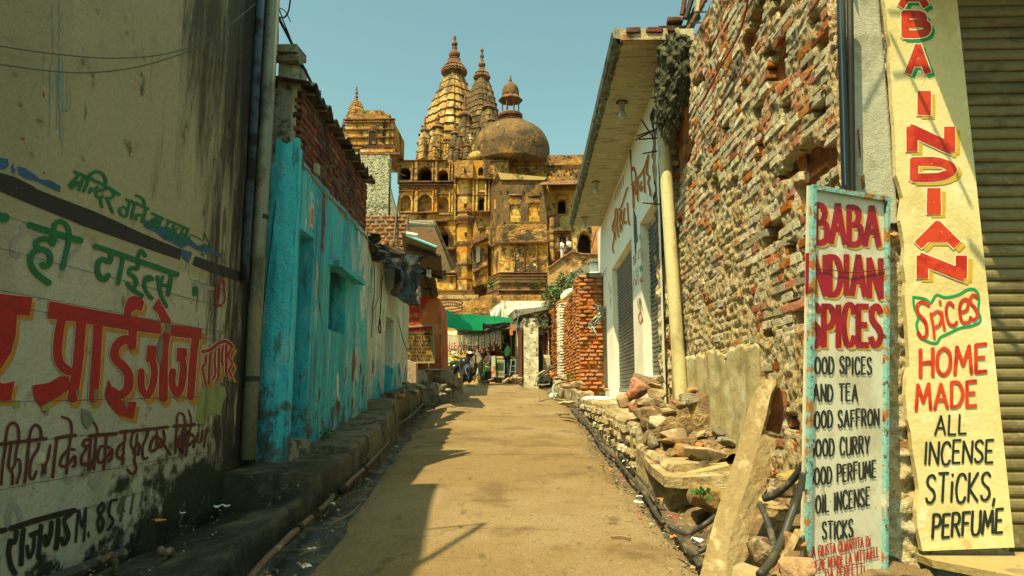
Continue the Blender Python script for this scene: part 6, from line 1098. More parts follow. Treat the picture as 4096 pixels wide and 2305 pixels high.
# litter
random.seed(5)
LC = {'white': (.7, .7, .62), 'red': (.5, .02, .03), 'green': (.03, .25, .06), 'orange': (.55, .2, .03), 'blue': (.05, .2, .4), 'pink': (.5, .1, .2), 'silver': (.5, .55, .5)}
def litter(u, v, c, s_, lab=None, dz=.02):
    p = gpt(u, v, dz); mb = MB(); n_ = 7; f = sheet(4, 3, lambda i, j: p + Vector(((i - .5) * s_ * 2, (j - .5) * s_ * 1.4, .02 + .5 * s_ * fbm((i * 3 + u, j * 3 + v, 0), 1))))
    a = U(0, 3); f.v = [tuple(Matrix.Rotation(a, 3, 'Z') @ (Vector(q) - p) + p) for q in f.v]
    tag(f.build('litter', mat('litter_' + c, LC[c], rough=.4, grain=.05), loc=p), lab or ('scrap of %s litter lying in the gutters' % c), 'litter', 'scraps of %s litter lying in the gutters' % c)
litter(*crop6(1085, 1062), 'red', .035); litter(*crop6(825, 902), 'white', .03); litter(*crop6(820, 945), 'white', .04); litter(*crop6(640, 597), 'red', .03); litter(*crop6(1250, 1222), 'white', .05); litter(*crop6(915, 1110), 'white', .02); litter(*crop6(700, 752), 'red', .02)
litter(*crop6(1070, 1200), 'orange', .035); litter(*crop6(960, 920), 'orange', .05); litter(*crop6(1045, 1050), 'pink', .03); litter(*crop6(735, 640), 'white', .05); litter(*crop6(770, 690), 'white', .06); litter(*crop6(520, 445), 'white', .03); litter(*crop6(325, 262), 'red', .03); litter(*crop6(100, 172), 'silver', .05); litter(*crop6(1110, 1065), 'silver', .02)
litter(*cr([(1480, 62)])[0], 'orange', .12); litter(*cr([(170, 1290)])[0], 'silver', .03); litter(*cr([(130, 1420)])[0], 'white', .035); litter(*cr([(120, 1408)])[0], 'orange', .03); litter(*cr([(320, 955)])[0], 'silver', .03); litter(*cr([(690, 540)])[0], 'silver', .03); litter(*cr([(200, 770)])[0], 'silver', .02); litter(*cr([(315, 890)])[0], 'green', .03); litter(*cr([(1235, 1097)])[0], 'orange', .02)
litter(880, 2160, 'silver', .06, 'flattened silver foil pack on the dark left ledge', .24); litter(720, 2195, 'white', .02, 'small white scrap on the dark left ledge', .24); litter(625, 2230, 'orange', .05, 'torn orange scrap beside the rusty elbow pipe', .24)
for k in range(60):
    y = U(4.5, 12); x = lerp_tab(RR, y) + U(-.15, .25) if k % 2 else lerp_tab(RL, y) - U(0, .4); p = Vector((x, y, gz(y) - .05)); c = random.choice(list(LC))
    if k < 40:
        o = bpy.data.objects.new('pebble', rock_mesh('pebble', U(.012, .04), U(.012, .03), U(.01, .02), 500 + k, 10, .5, M_ST['bgto'[k % 4]])); COL.objects.link(o); o.location = p + Vector((0, 0, .03)); tag(o, 'small pebble lying in the roadside gutters', 'pebble', 'small pebbles lying in the roadside gutters')
    else:
        q = atX(0, 0, 1) ; f = sheet(2, 2, lambda i, j: p + Vector(((i - .5) * .04, (j - .5) * .03, .05 + .015 * fbm((i * 5, j * 5, k), 1)))); tag(f.build('litter', mat('litter_' + c, LC[c], rough=.4, grain=.05), loc=p), 'scrap of %s litter lying in the gutters' % c, 'litter', 'scraps of %s litter lying in the gutters' % c)
wire('twig', [gpt(*q, .03) for q in cr([(300, 1105), (430, 1040), (470, 1010), (525, 955)])], .006, mat('dry_twig', (.25, .16, .09), grain=0), 'thin dry twig lying in the left gutter', 'twig')
wire('twig', [gpt(*q, .02) for q in crop6(620, 1185) and c6([(620, 1185), (700, 1182), (760, 1196)])], .01, mat('dry_twig', (.25, .16, .09), grain=0), 'bit of dry straw on the road', 'twig')

gb = MB(); rr = random.Random(9)
for k in range(5200):
    y = 3.5 + 14 * rr.random() ** 1.5; sd = rr.random()
    x = lerp_tab(RR, y) + rr.gauss(-.02, .16) if sd < .5 else lerp_tab(RL, y) + rr.gauss(-.12, .2) if sd < .94 else rr.uniform(lerp_tab(LEDL, y) - .5, lerp_tab(LEDL, y) - .05)
    z = gz(y) - .045 + .05 * (sd < .5) * max(0, min(1, (lerp_tab(RR, y) - x) * 6)) if sd < .94 else gz(y) + (.24 if y < 6.6 else .33 if y < 8 else .3)
    s_ = rr.uniform(.004, .016); p = Vector((x, y, z + .012)); vs = [p + Vector((rr.uniform(-1, 1), rr.uniform(-1, 1), rr.uniform(-.3, 1))) * s_ for _ in range(4)]; gb.add(vs, [(0, 1, 2), (0, 2, 3), (0, 3, 1), (1, 3, 2)])
gb.build('grit', mat('grit', (.26, .2, .11), [LY((.5, .46, .36), 30, .56, .62), LY((.07, .05, .03), 40, .52, .6), LY((.4, .06, .03), 22, .68, .7)]), recalc=False, stuff=True)
# small plants
m_leaf = mat('leaf', (.04, .13, .015), [LY((.07, .2, .02), 5, .48, .62), LY((.02, .07, .01), 3, .5, .64)], rough=.55, rand=.2, grain=.1)
m_leafd = mat('leaf_dark', (.03, .08, .012), [LY((.05, .12, .02), 5, .48, .62)], rough=.55, rand=.2)
def leaves(mb, c, r, n, sz, rng):
    for k in range(n):
        d = Vector((rng.gauss(0, 1), rng.gauss(0, 1), rng.gauss(0, 1))).normalized() * (rng.random() ** .5); p = Vector(c) + Vector((d.x * r[0], d.y * r[1], d.z * r[2]))
        a = Vector((rng.uniform(-1, 1), rng.uniform(-1, 1), rng.uniform(-.4, 1))).normalized() * sz * rng.uniform(.6, 1.3); b = a.cross(Vector((rng.uniform(-1, 1), rng.uniform(-1, 1), rng.uniform(-1, 1)))).normalized() * sz * .45
        mb.add([p, p + a * .5 + b, p + a, p + a * .5 - b], [(0, 1, 2, 3)])
rg_ = random.Random(4)
def weed(p, r, n, sz, lab, dry=False):
    t = thing('weed', p, lab, 'weed'); mb = MB(); leaves(mb, Vector(p) + Vector((0, 0, r * .6)), (r, r, r * .7), n, sz, rg_); mb.build('foliage', m_leaf, t, recalc=False); mb = MB(); mb.tube([p, Vector(p) + Vector((.01, 0, r))], .006, 5); mb.build('stem', m_leafd, t)
weed(gpt(*crop6(790, 600), .1), .12, 60, .05, 'green weed sprouting at the foot of ledge'); weed(gpt(*crop6(560, 285), .4), .07, 30, .04, 'tiny weed on the whitewashed ledge face'); weed(C7(470, 890, 5.9), .06, 14, .06, 'two leaved seedling before the leaning slab'); weed(gpt(*crop6(895, 540), .3), .06, 20, .04, 'tiny weed in the ledge corner'); weed(atY(*C3(1755, 1010), 19), .12, 50, .05, 'weed beneath the orange brick pillar')
weed(bpt(1.25, .92, .12), .1, 60, .035, 'small dark weed at the foot of blue wall')
# ------------------------------------------------------------------ orange brick walls on the right
random.seed(41)
br_r = mat('raw_brick', (.44, .17, .045), [LY((.32, .16, .06), 5, .46, .62, k=.7), LY((.45, .17, .03), 2, .5, .64), LY((.12, .06, .03), 3, .56, .66, gate=('z', 3.8, 4.8))], bump=[(20, .9)], rand=.16)
m_mud = mat('mud_mortar', (.40, .13, .02), [LY((.3, .09, .015), 3, .46, .62), LY((.48, .24, .08), 7, .58, .66)], bump=[(20, 1)])
brs = [brick_mesh('raw_brick_%s' % 'abcde'[i], .25, .085, .16, 80 + i, br_r, .13, .2) for i in range(5)]
def bwall(lab, A, B, zf, meshes, L=.25, H=.1, th=.4, proud=-.03, pj=.03, mort_=None, lim=300, miss=.02, name='brick_wall'):
    t = thing(name, (A[0], A[1], zf(0)[0]), lab, 'brick wall'); a = Vector((A[0], A[1], 0)); b = Vector((B[0], B[1], 0)); W = (b - a).length; ux = (b - a).normalized(); n = Vector((ux.y, -ux.x, 0))
    zz = [zf(W * i / 20) for i in range(21)]
    s_ = sheet(40, 60, lambda i, j: a + ux * W * i - n * .0 + n * (-.02 + .03 * fbm((i * W * 4, j * 12, 1), 1.2)) + Vector((0, 0, zf(W * i)[0] - .15 + (zf(W * i)[1] - zf(W * i)[0] + .13) * j))); s_.build('mortar', mort_ or m_mud, t, True, recalc=False)
    for i in range(20):
        pass
    mb = MB(); z1 = min(q[1] for q in zz) - .03; z0 = min(q[0] for q in zz) - .15
    o0, o1 = a - n * .1, b - n * .1; mb.hexa([Vector((p.x, p.y, z)) for z in (z0, z1) for p in (o0, o1, o1 - n * (th - .1), o0 - n * (th - .1))]); mb.build('core', mort_ or m_mud, t)
    bricks(t, A, B, zf, meshes, L=L, H=H, proud=proud, pj=pj, gap=.02, limit=lim, miss=miss, tilt=.05); return t, n
ob, _ = bwall('jagged orange brick wall end facing the lane', (1.19, 19.45), (1.88, 19.45), lambda s: (1.55, 4.78 - .0 * s), brs, L=.27, H=.112, th=.5, pj=.05, miss=.1)
z_side = lambda s: (1.5, 4.55 if s > 4.1 else 4.32 - .03 * (4.1 - s))
bwall('sunlit side of the orange brick wall along lane', (1.0, 24.9), (1.185, 19.5), lambda s: (1.6, 4.78 if s > 4.3 else 4.45), brs, L=.25, H=.1, th=.35, lim=300)
mb = MB(); mb.box((1.17, 19.42, 4.76), (1.86, 19.95, 4.87), jit=.02); mb.build('cap_stone', m_conc2, ob)
wp = thing('whitewashed_pier', (.93, 25, 1.6), 'narrow whitewashed brick pier between two orange walls', 'pier')
mb = MB(); mb.box((.82, 24.95, 1.5), (1.25, 25.5, 4.7), jit=.02); mb.build('core', mat('chalk_wash', (.62, .62, .5), [LY((.3, .25, .15), 3, .55, .66), LY((.4, .15, .04), 4, .6, .68, gate=('z', 4.0, 4.7)), LY((.08, .07, .05), 7, .6, .66)], bump=[(14, 1)]), wp)
wpb = [brick_mesh('washed_brick', .25, .085, .12, 95, MATS['chalk_wash'], .14, .2)]
bricks(wp, (.82, 24.93), (1.25, 24.93), lambda s: (1.6, 4.7), wpb, H=.1, pj=.02, proud=0); bricks(wp, (.8, 25.5), (.8, 24.95), lambda s: (1.6, 4.7), wpb, H=.1, pj=.02, proud=0)
bwall('farther mossy orange brick wall under the shrub', (.52, 30), (.86, 25.5), lambda s: (1.9, 4.9), brs, L=.25, H=.1, th=.4, lim=300)
cl_ = thing('cloth', atY(2265, 1165, 21.5), 'white cloth hung over the brick wall top', 'cloth')
mb = MB()
def clf(i, j):
    c = atY(2268, 1178, 21.2); a = i * 6.283; r = .5 + .5 * math.sin(j * 3.14) * 0; x = math.cos(a) * (1 - (2 * j - 1) ** 2) ** .5; z = (2 * j - 1)
    u = 2268 + 24 * z - 14 * x; v = 1178 - 22 * z - 10 * x; return atY(u, v, 21.2 + .15 * math.sin(a)) + Vector((.02 * fbm((i * 6, j * 6, 0), 1), 0, 0))
sheet(20, 16, clf).build('fabric', mat('white_cloth', (.68, .66, .5), [LY((.5, .46, .3), 5, .5, .66)], bump=[(9, .6)]), cl_, True)
def bagf(i, j):
    u = 2388 + 20 * math.sin(j * 6) + 34 * (i - .5) * (1 - .6 * abs(j - .4)); v = 1215 + 115 * j + 8 * i; return atY(u, v, 18.9) + Vector((.05, .1, .03)) * fbm((i * 6, j * 9, 3), 1.2)
tag(sheet(12, 30, bagf).build('plastic_bag', mat('torn_plastic', (.4, .42, .34), [LY((.02, .3, .06), 3, .52, .58), LY((.7, .72, .62), 7, .55, .64)], rough=.35, bump=[(12, .8)]), loc=atY(2388, 1260, 18.9)), 'torn white and green plastic snagged on brick wall', 'plastic')
# shrub over the far wall
def shrub(name, P, n, sz, lab, m=None, trunk=None, cat='shrub'):
    t = thing(name, P[0][0], lab, cat); mb = MB(); r = random.Random(len(P) + n)
    for c, rr in P: leaves(mb, c, rr, int(n * (rr[0] * rr[2]) / .12), sz, r)
    mb.build('foliage', m or m_leaf, t, recalc=False); mb = MB()
    base = Vector(P[0][0]) - Vector((0, 0, P[0][1][2])) if trunk is None else Vector(trunk)
    for c, rr in P:
        mid = base.lerp(Vector(c), .5) + Vector((U(-.1, .1), 0, .05)); mb.tube([base, mid, Vector(c) + Vector((U(-.1, .1), 0, rr[2] * .6))], [.035, .025, .008], 5)
    mb.build('branch', mat('twig_bark', (.12, .08, .045)), t); return t
P = []
for u, v, r in [(2185, 1185, .28), (2215, 1150, .33), (2245, 1125, .3), (2285, 1120, .25), (2200, 1215, .25), (2240, 1170, .35), (2270, 1150, .28), (2300, 1100, .2), (2325, 1090, .17), (2245, 1100, .15), (2175, 1220, .14), (2225, 1190, .3), (2340, 1105, .15), (2195, 1160, .2)]: P.append((atY(u, v, 26.5 + U(-.3, .3)), (r, r * .9, r * .85)))
shrub('shrub', P, 210, .08, 'bright green leafy shrub growing over the orange walls', trunk=atY(2230, 1235, 27))
shrub('shrub', [(atY(2180, 1300, 26), (.09, .1, .14)), (atY(2185, 1285, 26), (.06, .1, .1))], 260, .06, 'yellowish tuft growing from the far orange wall', cat='plant')
# white little house on the right behind the brick wall top
wh = thing('white_house', atY(2370, 1100, 34), 'small white house with a slatted window behind brick wall', 'house')
mb = MB(); mb.prism([atY(u, v, 34) for u, v in [(2360, 1048), (2420, 1048), (2420, 1220), (2320, 1200), (2320, 1110), (2338, 1070)]], (0, 3, 0)); mb.build('wall', m_white, wh)
mb = MB(); mb.prism([atY(u, v, 33.8) for u, v in [(2356, 1036), (2430, 1036), (2430, 1048), (2352, 1048)]], (0, 3, 0)); mb.build('roof', m_conc2, wh)
mb = MB(); mb.prism([atY(u, v, 33.97) for u, v in [(2391, 1050), (2405, 1050), (2405, 1084), (2391, 1084)]], (0, .02, 0)); mb.build('window', m_iron, wh)
for k in range(5):
    mb = MB(); a = atY(2391, 1055 + k * 6, 33.93); b = atY(2405, 1057 + k * 6, 33.93); mb.box((a.x, a.y, b.z), (b.x, a.y + .03, a.z)); mb.build('louvre', m_conc2, wh)
mb = MB(); mb.prism([atY(u, v, 32) for u, v in [(2250, 1110), (2357, 1052), (2360, 1085), (2275, 1150)]], (0, .3, 0)); tag(mb.build('ramp_wall', m_conc2, loc=atY(2300, 1100, 32)), 'sloping stained parapet left of the small white house', 'parapet')

# ------------------------------------------------------------------ whitewashed house with a gate at the lane's end
random.seed(43)
gh = thing('old_house', atY(2140, 1500, 28.5), 'peeling whitewashed house with a dark iron gate', 'house')
m_pw = mat('peeling_wash', (.42, .39, .26), [LY((.66, .64, .5), 3.8, .46, .6), LY((.1, .09, .06), 5.4, .56, .66), LY((.42, .16, .05), 7, .62, .68), LY((.07, .06, .045), 5, .62, .76, gate=('z', 3.7, 4.1), soft=.2)], bump=[(16, .8), (5, .5)])
a, b = atY(2068, 1502, 28.5), atY(2197, 1502, 28.5); W = b.x - a.x; z0 = a.z - .3; X = lambda u: atY(u, 1400, 28.5).x - a.x; Z = lambda v: atY(2100, v, 28.5).z - z0
f_, bk = arched((a.x, 28.5, z0), (1, 0, 0), (0, 0, 1), W, Z(1238), [('r', X(2137), X(2172), .3, Z(1340), .25), ('r', X(2172.5), X(2192), Z(1422), Z(1330), .12)], (0, -1, 0), .2)
f_.build('wall', m_pw, gh); split_build(bk, 'recess', mat('brown_door', (.12, .04, .015), grain=.2), gh)
bricks(gh, (a.x + .02, 28.51), (a.x + X(2134), 28.51), lambda s: (z0 + .4, z0 + Z(1320)), [brick_mesh('wash_brick', .25, .085, .1, 97, m_pw, .14, .2)], H=.1, proud=-.03, pj=.02, limit=300)
mb = MB(); mb.box((a.x, 28.51, z0), (a.x + .03, 33, z0 + Z(1238))); mb.box((a.x, 28.9, z0), (b.x, 33, z0 + Z(1238) - .01)); mb.build('core', m_pw, gh)
gate = MB()
for k in range(9): x = a.x + X(2139) + k * (X(2171) - X(2139)) / 8; gate.box((x - .008, 28.44, z0 + Z(1420)), (x + .008, 28.46, z0 + Z(1342)))
for v in (1342, 1356, 1372, 1388, 1404, 1418): z = z0 + Z(v); gate.box((a.x + X(2138), 28.43, z - .02), (a.x + X(2172), 28.465, z + .02))
g_ = gate.build('gate', m_iron, gh)
mb = MB(); mb.box((a.x + X(2138), 28.44, z0 + .35), (a.x + X(2172), 28.47, z0 + Z(1420))); mb.build('gate_panel', mat('gate_sheet', (.03, .035, .03), rough=.5), gh)
mb = MB(); mb.box((a.x + X(2171), 28.2, z0), (b.x + .05, 28.45, z0 + Z(1422)), jit=.02); mb.build('low_wall', m_pw, gh)
mb = MB(); mb.prism([atY(u, v, 28.1) for u, v in [(2050, 1245), (2195, 1222), (2198, 1236), (2075, 1262), (2052, 1280)]], (0, .8, 0)); mb.build('roof_slab', m_conc2, gh)
# eave of broken round tiles over the gate
tile = MB(); tile.lathe((0, 0, 0), [(0, .075), (.3, .06)], 10); tme = None
for k in range(11):
    p = a + Vector((X(2095) + k * (X(2190) - X(2095)) / 10, -.18, 0)); p.z = z0 + Z(1316) + .04 * math.sin(k * 1.3)
    mb = MB(); vs = []; n_ = 7
    for yv in (0, .35):
        for i in range(n_): an = math.pi * i / (n_ - 1); vs.append((p.x + math.cos(an) * .065, p.y + yv, p.z + math.sin(an) * .055 + yv * .3))
    mb.add(vs, [(i, i + 1, n_ + i + 1, n_ + i) for i in range(n_ - 1)]); o = mb.build('roof_tile', m_conc2, gh); md = o.modifiers.new('t', 'SOLIDIFY'); md.thickness = .02
mb = MB(); leaves(mb, atY(2130, 1308, 28.3), (.75, .15, .07), 260, .07, rg_); o = mb.build('dry_grass', mat('dry_grass', (.2, .14, .05)), gh, recalc=False); o['kind'] = 'stuff'
# upper balcony and slabs behind
m_wash2 = mat('upper_wash', (.52, .52, .4), [LY((.2, .19, .13), 3, .5, .64), LY((.05, .05, .035), 5, .58, .66)], bump=[(14, .6)])
ub = thing('upper_house', atY(2100, 1220, 33), 'weathered white upper terrace with slab roof', 'house')
mb = MB(); mb.prism([atY(u, v, 33) for u, v in [(2010, 1204), (2190, 1204), (2195, 1330), (2010, 1330)]], (0, 3, 0)); mb.build('wall', m_wash2, ub)
mb = MB(); mb.prism([atY(u, v, 31.5) for u, v in [(2025, 1240), (2055, 1222), (2190, 1212), (2190, 1226), (2058, 1238), (2030, 1262)]], (0, 1.4, 0)); mb.build('slab', m_white, ub)
mb = MB(); mb.prism([atY(u, v, 31.8) for u, v in [(1958, 1242), (2010, 1204), (2012, 1262), (1965, 1272)]], (0, .08, 0)); mb.build('stair_wall', mat('pale_blue_wash', (.5, .6, .5), [LY((.3, .33, .25), 4, .5, .64)]), ub)
for a_, b_ in [((1964, 1272), (1984, 1240)), ((1984, 1268), (2004, 1222)), ((2010, 1204), (2010, 1268)), ((2035, 1240), (2035, 1262))]:
    mb = MB(); mb.tube([atY(*a_, 31.7), atY(*b_, 31.7)], .05, 5); mb.build('railing', m_white, ub)
wire('cable', [atY(*q) for q in [(2068, 1500, 28.1), (2066, 1350, 28.1), (2068, 1290, 28.1), (2085, 1250, 28), (2110, 1235, 28)]], .018, mat('pale_blue_pipe', (.2, .26, .24), grain=0), 'pale pipe up the old house corner', 'pipe')
# brown shutter in perspective
SA = atY(2091, 1500, 26.2); SBm = atY(2062, 1500, 30.5)
m_bs = mat('brown_shutter', (.3, .1, .045), [LY((.09, .03, .015), 4, .5, .62)], rough=.55)
dS = Vector((SBm.x - SA.x, SBm.y - SA.y, 0)); nS = Vector((-dS.y, dS.x, 0)).normalized(); nS = nS if nS.x < 0 else -nS
zt = atY(2080, 1322, 28).z
shutter('roller_shutter', (SA.x, 28, 1.9), 'brown ribbed roller shutter beside the sweet shop', (SA.x, SA.y, 0), dS, dS.length, 1.78, zt + .1, .085, m_bs, nS, .03)
mb = MB(); q = [Vector((SA.x + .04, SA.y, 1.5)), Vector((SBm.x + .04, SBm.y, 1.5)), Vector((SBm.x + .6, SBm.y, 1.5)), Vector((SA.x + .6, SA.y, 1.5))]; mb.hexa(q + [v + Vector((0, 0, zt - 1.2)) for v in q]); tag(mb.build('shop_wall', m_pw, loc=(SA.x, 28, 1.8)), 'side wall carrying the brown shutter', 'wall')
mb = MB(); mb.prism([atY(u, v, 27.5) for u, v in [(2040, 1300), (2062, 1296), (2062, 1322), (2044, 1326)]], (0, .06, 0)); tag(mb.build('hanging_board', mat('pink_board', (.35, .16, .1)), loc=atY(2050, 1310, 27.5)), 'small pinkish board above the brown shutter', 'board')
mb = MB(); mb.prism([atY(u, v, 27.3) for u, v in [(2037, 1318), (2050, 1315), (2052, 1340), (2040, 1342)]], (0, .06, 0)); tag(mb.build('hanging_board', mat('orange_board', (.5, .15, .03)), loc=atY(2040, 1330, 27.3)), 'small orange board hanging by the shop', 'board')

# ------------------------------------------------------------------ tarpaulin roofs, hanging threads, stalls
TQ = [(1762, 1232, 25), (1820, 1262, 26), (1880, 1250, 27), (1950, 1268, 28), (2048, 1274, 29.5)]
TB2 = [(1762, 1304, 25.5), (1820, 1316, 26), (1880, 1322, 26.6), (1935, 1322, 27.2), (2040, 1300, 28)]
def gt(i, j):
    a = ct(TQ, i); b = ct(TB2, i); u = a[0] + (b[0] - a[0]) * j; v = a[1] + (b[1] - a[1]) * j; Y = a[2] + (b[2] - a[2]) * j + 1.2 * math.sin(j * 3.14) * 0
    return atY(u, v - 10 * math.sin(i * 9.4) * (1 - j) * .5, Y - .5 * j)
m_gt = mat('green_tarp', (.004, .27, .11), [LY((.003, .19, .08), 2, .48, .64, st=(1, 1, 3))], rough=.6, bump=[(90, .3), (3, .5)])
for q in ('Transmission Weight',): pass
o = sheet(60, 16, gt).build('green_tarpaulin', m_gt, smooth=True, loc=atY(1900, 1290, 27)); tag(o, 'bright green tarpaulin stretched across the lane end', 'tarpaulin')
# cloth lets light through
m_gt.node_tree.nodes['Principled BSDF'].inputs['Subsurface Weight'].default_value = 0
tr = m_gt.node_tree; tb_ = tr.nodes.new('ShaderNodeBsdfTranslucent'); tb_.inputs[0].default_value = (.01, .45, .2, 1); mx = tr.nodes.new('ShaderNodeMixShader'); mx.inputs[0].default_value = .5
tr.links.new(tr.nodes['Principled BSDF'].outputs[0], mx.inputs[1]); tr.links.new(tb_.outputs[0], mx.inputs[2]); tr.links.new(mx.outputs[0], tr.nodes['Material Output'].inputs[0])
def st_(i, j): return atY(1930 + 110 * i, 1292 - 14 * i * 0 + 46 * j * (1 - .55 * i) + 4 * math.sin(i * 5), 26.5 + .8 * i) + Vector((0, .1 * fbm((i * 4, j * 3, 0), 1), 0))
tag(sheet(24, 10, st_).build('black_cloth', m_tarp, smooth=True, loc=atY(1980, 1310, 26.5)), 'dark cloth hanging under the green tarpaulin', 'cloth')
def g2_(i, j): return atY(1766 + 250 * i, 1378 + 16 * math.sin(i * 3.14) * .4 + 18 * j - 4 * i, 33 - 1.5 * j)
tag(sheet(30, 4, g2_).build('green_tarpaulin', m_gt, smooth=True, loc=atY(1900, 1385, 33)), 'lower green cloth strip behind the hanging threads', 'tarpaulin')
def cr_(i, j): return atY(1764 + 215 * i, 1322 + 15 * j + 5 * math.sin(i * 3), 31.2 - .5 * j)
m_cc = mat('cream_cloth', (.4, .35, .22), [LY((.28, .23, .13), 3, .5, .66)], rough=.8)
tag(sheet(20, 4, cr_).build('cream_awning', m_cc, smooth=True, loc=atY(1860, 1330, 31)), 'cream cloth strip holding the hanging threads', 'awning')
th_r = mat('red_pompom', (.38, .012, .02), grain=0); th_w = mat('white_thread', (.55, .5, .38), grain=0)
random.seed(8)
hg = thing('thread_curtain', atY(1880, 1350, 30.8), 'rows of hanging white threads with red pompoms', 'hangings')
proto = []
for v_ in range(6):
    mb = MB(); h = .55 + .05 * v_; mb.tube([(0, 0, 0), (U(-.01, .01), 0, -h)], .019, 4); me_o = mb.build('thread', th_w); me1 = me_o.data; bpy.data.objects.remove(me_o)
    mb = MB()
    for z in [-h]: mb.lathe((U(-.02, .02), 0, z), [(-.035, .01), (0, .034), (.035, .01)], 6)
    me_o = mb.build('pompom', th_r); me2 = me_o.data; bpy.data.objects.remove(me_o); proto.append((me1, me2))
base = Vector(hg['_o'])
for k in range(150):
    r_ = k % 3; i = (k // 3 + U(0, 1)) / 50; u = 1766 + 240 * i; Y = [30.6, 31.6, 32.6][r_]; v = 1338 + r_ * 5 + 6 * math.sin(i * 3.14) - 14 * max(0, i - .7) / .3 + U(-4, 4); p = atY(u, v, Y) - base; q = proto[k % 6]
    M_ = Matrix.Translation(p) @ Matrix.Diagonal((1, 1, U(.7, 1.15), 1)); t_ = part('thread', q[0], hg, M_)
    for dz in (0, .14, .27)[:2 + k % 2]: part('pompom', q[1], hg, Matrix.Translation(Vector((U(-.02, .02), 0, dz))) @ M_)
for (u, v0, v1, Y, lab) in [(1774, 1298, 1500, 25.3, 'dark tent pole at the orange house corner'), (1881, 1395, 1450, 33, 'thin pole behind the grey cow'), (2045, 1330, 1500, 30, 'pole beside the sweet shop counter')]:
    mb = MB(); mb.tube([atY(u, v0, Y), atY(u + 1, v1, Y)], .035, 6); tag(mb.build('pole', m_iron, loc=atY(u, v1, Y)), lab, 'pole')
# back wall of the lane end and dark shop interiors
m_yw = mat('ochre_stone_wall', (.42, .27, .07), [LY((.5, .36, .14), 1.5, .48, .62), LY((.2, .11, .04), 2.2, .54, .64), LY((.45, .14, .03), 2, .62, .68), LY((.1, .07, .04), 9, .6, .68)], bump=[(9, .8, (1, 1, 1), .08)])
mb = MB(); mb.box((-9, 46, 0), (-1.5, 46.6, 6.4)); tag(mb.build('boundary_wall', m_yw, loc=(-5, 46, 1.8)), 'ochre stone wall seen beyond the tarpaulins', 'wall')
shp = thing('market_shop', atY(2000, 1480, 36), 'dim market shop room beyond the sweet counter', 'shop')
m_dk = mat('shop_wall_in_shade', (.035, .03, .02)); m_or2 = mat('orange_door_paint', (.4, .13, .03))  # near-black wall colour stands in for shade inside the shop
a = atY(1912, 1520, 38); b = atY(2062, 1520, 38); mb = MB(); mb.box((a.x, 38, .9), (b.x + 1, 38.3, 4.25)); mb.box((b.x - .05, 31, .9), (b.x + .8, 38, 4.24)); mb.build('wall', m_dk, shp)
mb = MB(); mb.box((a.x - .4, 30.2, 4.25), (b.x + .8, 38.3, 4.4)); mb.build('roof', m_conc2, shp)  # roof carried forward, hidden by the tarpaulin, added to shade the stalls
for u0, u1, Y, m_ in [(1987, 2002, 34, m_or2), (2006, 2016, 33.8, m_white), (2026, 2036, 33, mat('teal_paint', (.05, .14, .11)))]: a = atY(u0, 1500, Y); b = atY(u1, 1330, Y); mb = MB(); mb.box((a.x, Y, 1.6), (b.x, Y + .1, b.z)); mb.build('door_leaf', m_, shp)
fr_ = thing('drinks_fridge', atY(1928, 1500, 35), 'tall glass fronted drinks fridge behind the cow', 'fridge')
a = atY(1912, 1505, 35); b = atY(1944, 1398, 35); mb = MB(); mb.box((a.x, 35.03, a.z - .2), (b.x, 35.7, b.z)); mb.build('body', mat('fridge_body', (.05, .05, .045), grain=0), fr_)
mb = MB(); mb.box((a.x + .05, 35, a.z + .3), (b.x - .05, 35.02, b.z - .25)); mb.build('glass_door', mat('fridge_glass', (.12, .18, .18), rough=.15, grain=0), fr_)
for k in range(4): z = a.z + .35 + k * .22; mb = MB(); mb.box((a.x + .08, 34.985, z), (b.x - .08, 34.995, z + .1)); mb.build('bottle_row', mat('bottle_%d' % k, [(.05, .12, .3), (.3, .32, .3), (.02, .06, .15), (.25, .1, .05)][k], grain=0), fr_)
mb = MB(); MFr = lambda u, v, h: (lambda p: (p.x, p.y - h, p.z))(atY(u, v, 34.96)); mb.box((a.x + .02, 34.98, b.z - .2), (b.x - .02, 35.02, b.z - .03)); mb.build('header', mat('fridge_red', (.2, .02, .02), grain=0), fr_)
bn = thing('name_banner', atY(1960, 1410, 36), 'dim upright banner with shop name letters', 'banner')
mb = MB(); mb.prism([atY(u, v, 36) for u, v in [(1945, 1388), (1975, 1386), (1976, 1428), (1946, 1430)]], (0, .03, 0)); mb.build('cloth', mat('grey_banner', (.1, .1, .08), grain=0), bn)
def rotM(u, v, h): p = atY(u, v, 35.97); return (p.x, p.y - h, p.z)
mb = MB()
for x, t_ in [(1953, 'YADAV'), (1962, 'MISHTHAN'), (1971, 'SADAN')]: letters(mb, t_, (x, 1426), (x + .4, 1392), 5, 1.2, rotM)
mb.build('lettering', mat('pale_print', (.4, .4, .32), grain=0), bn, recalc=False)
# sweet shop counter
ctr = thing('sweet_counter', atY(1990, 1510, 30), 'pale green glass sweet counter lettered in red Hindi', 'counter')
a = atY(1981, 1512, 30); b = atY(2018, 1440, 30); m_cg = mat('counter_green', (.34, .46, .34), [LY((.2, .3, .22), 4, .5, .64)], rough=.5)
mb = MB(); mb.box((a.x, 30, a.z + .02), (b.x, 30.6, b.z)); mb.build('cabinet', m_cg, ctr)
mb = MB(); mb.box((a.x + .04, 29.985, a.z + .33), (b.x - .04, 29.998, b.z - .14)); mb.build('glass', mat('counter_glass', (.03, .07, .05), rough=.15, grain=0), ctr)
mb = MB(); mb.prism([atY(u, v, 29.8) for u, v in [(1966, 1426), (1981, 1422), (1982, 1508), (1965, 1510)]], (.02, .5, 0)); mb.build('side_panel', mat('poster_panel', (.42, .45, .3), [LY((.5, .1, .04), 3, .56, .6)], grain=0), ctr)
MC = lambda u, v, h: (lambda p: (p.x, p.y - h, p.z))(atY(u, v, 29.985)); mb = MB()
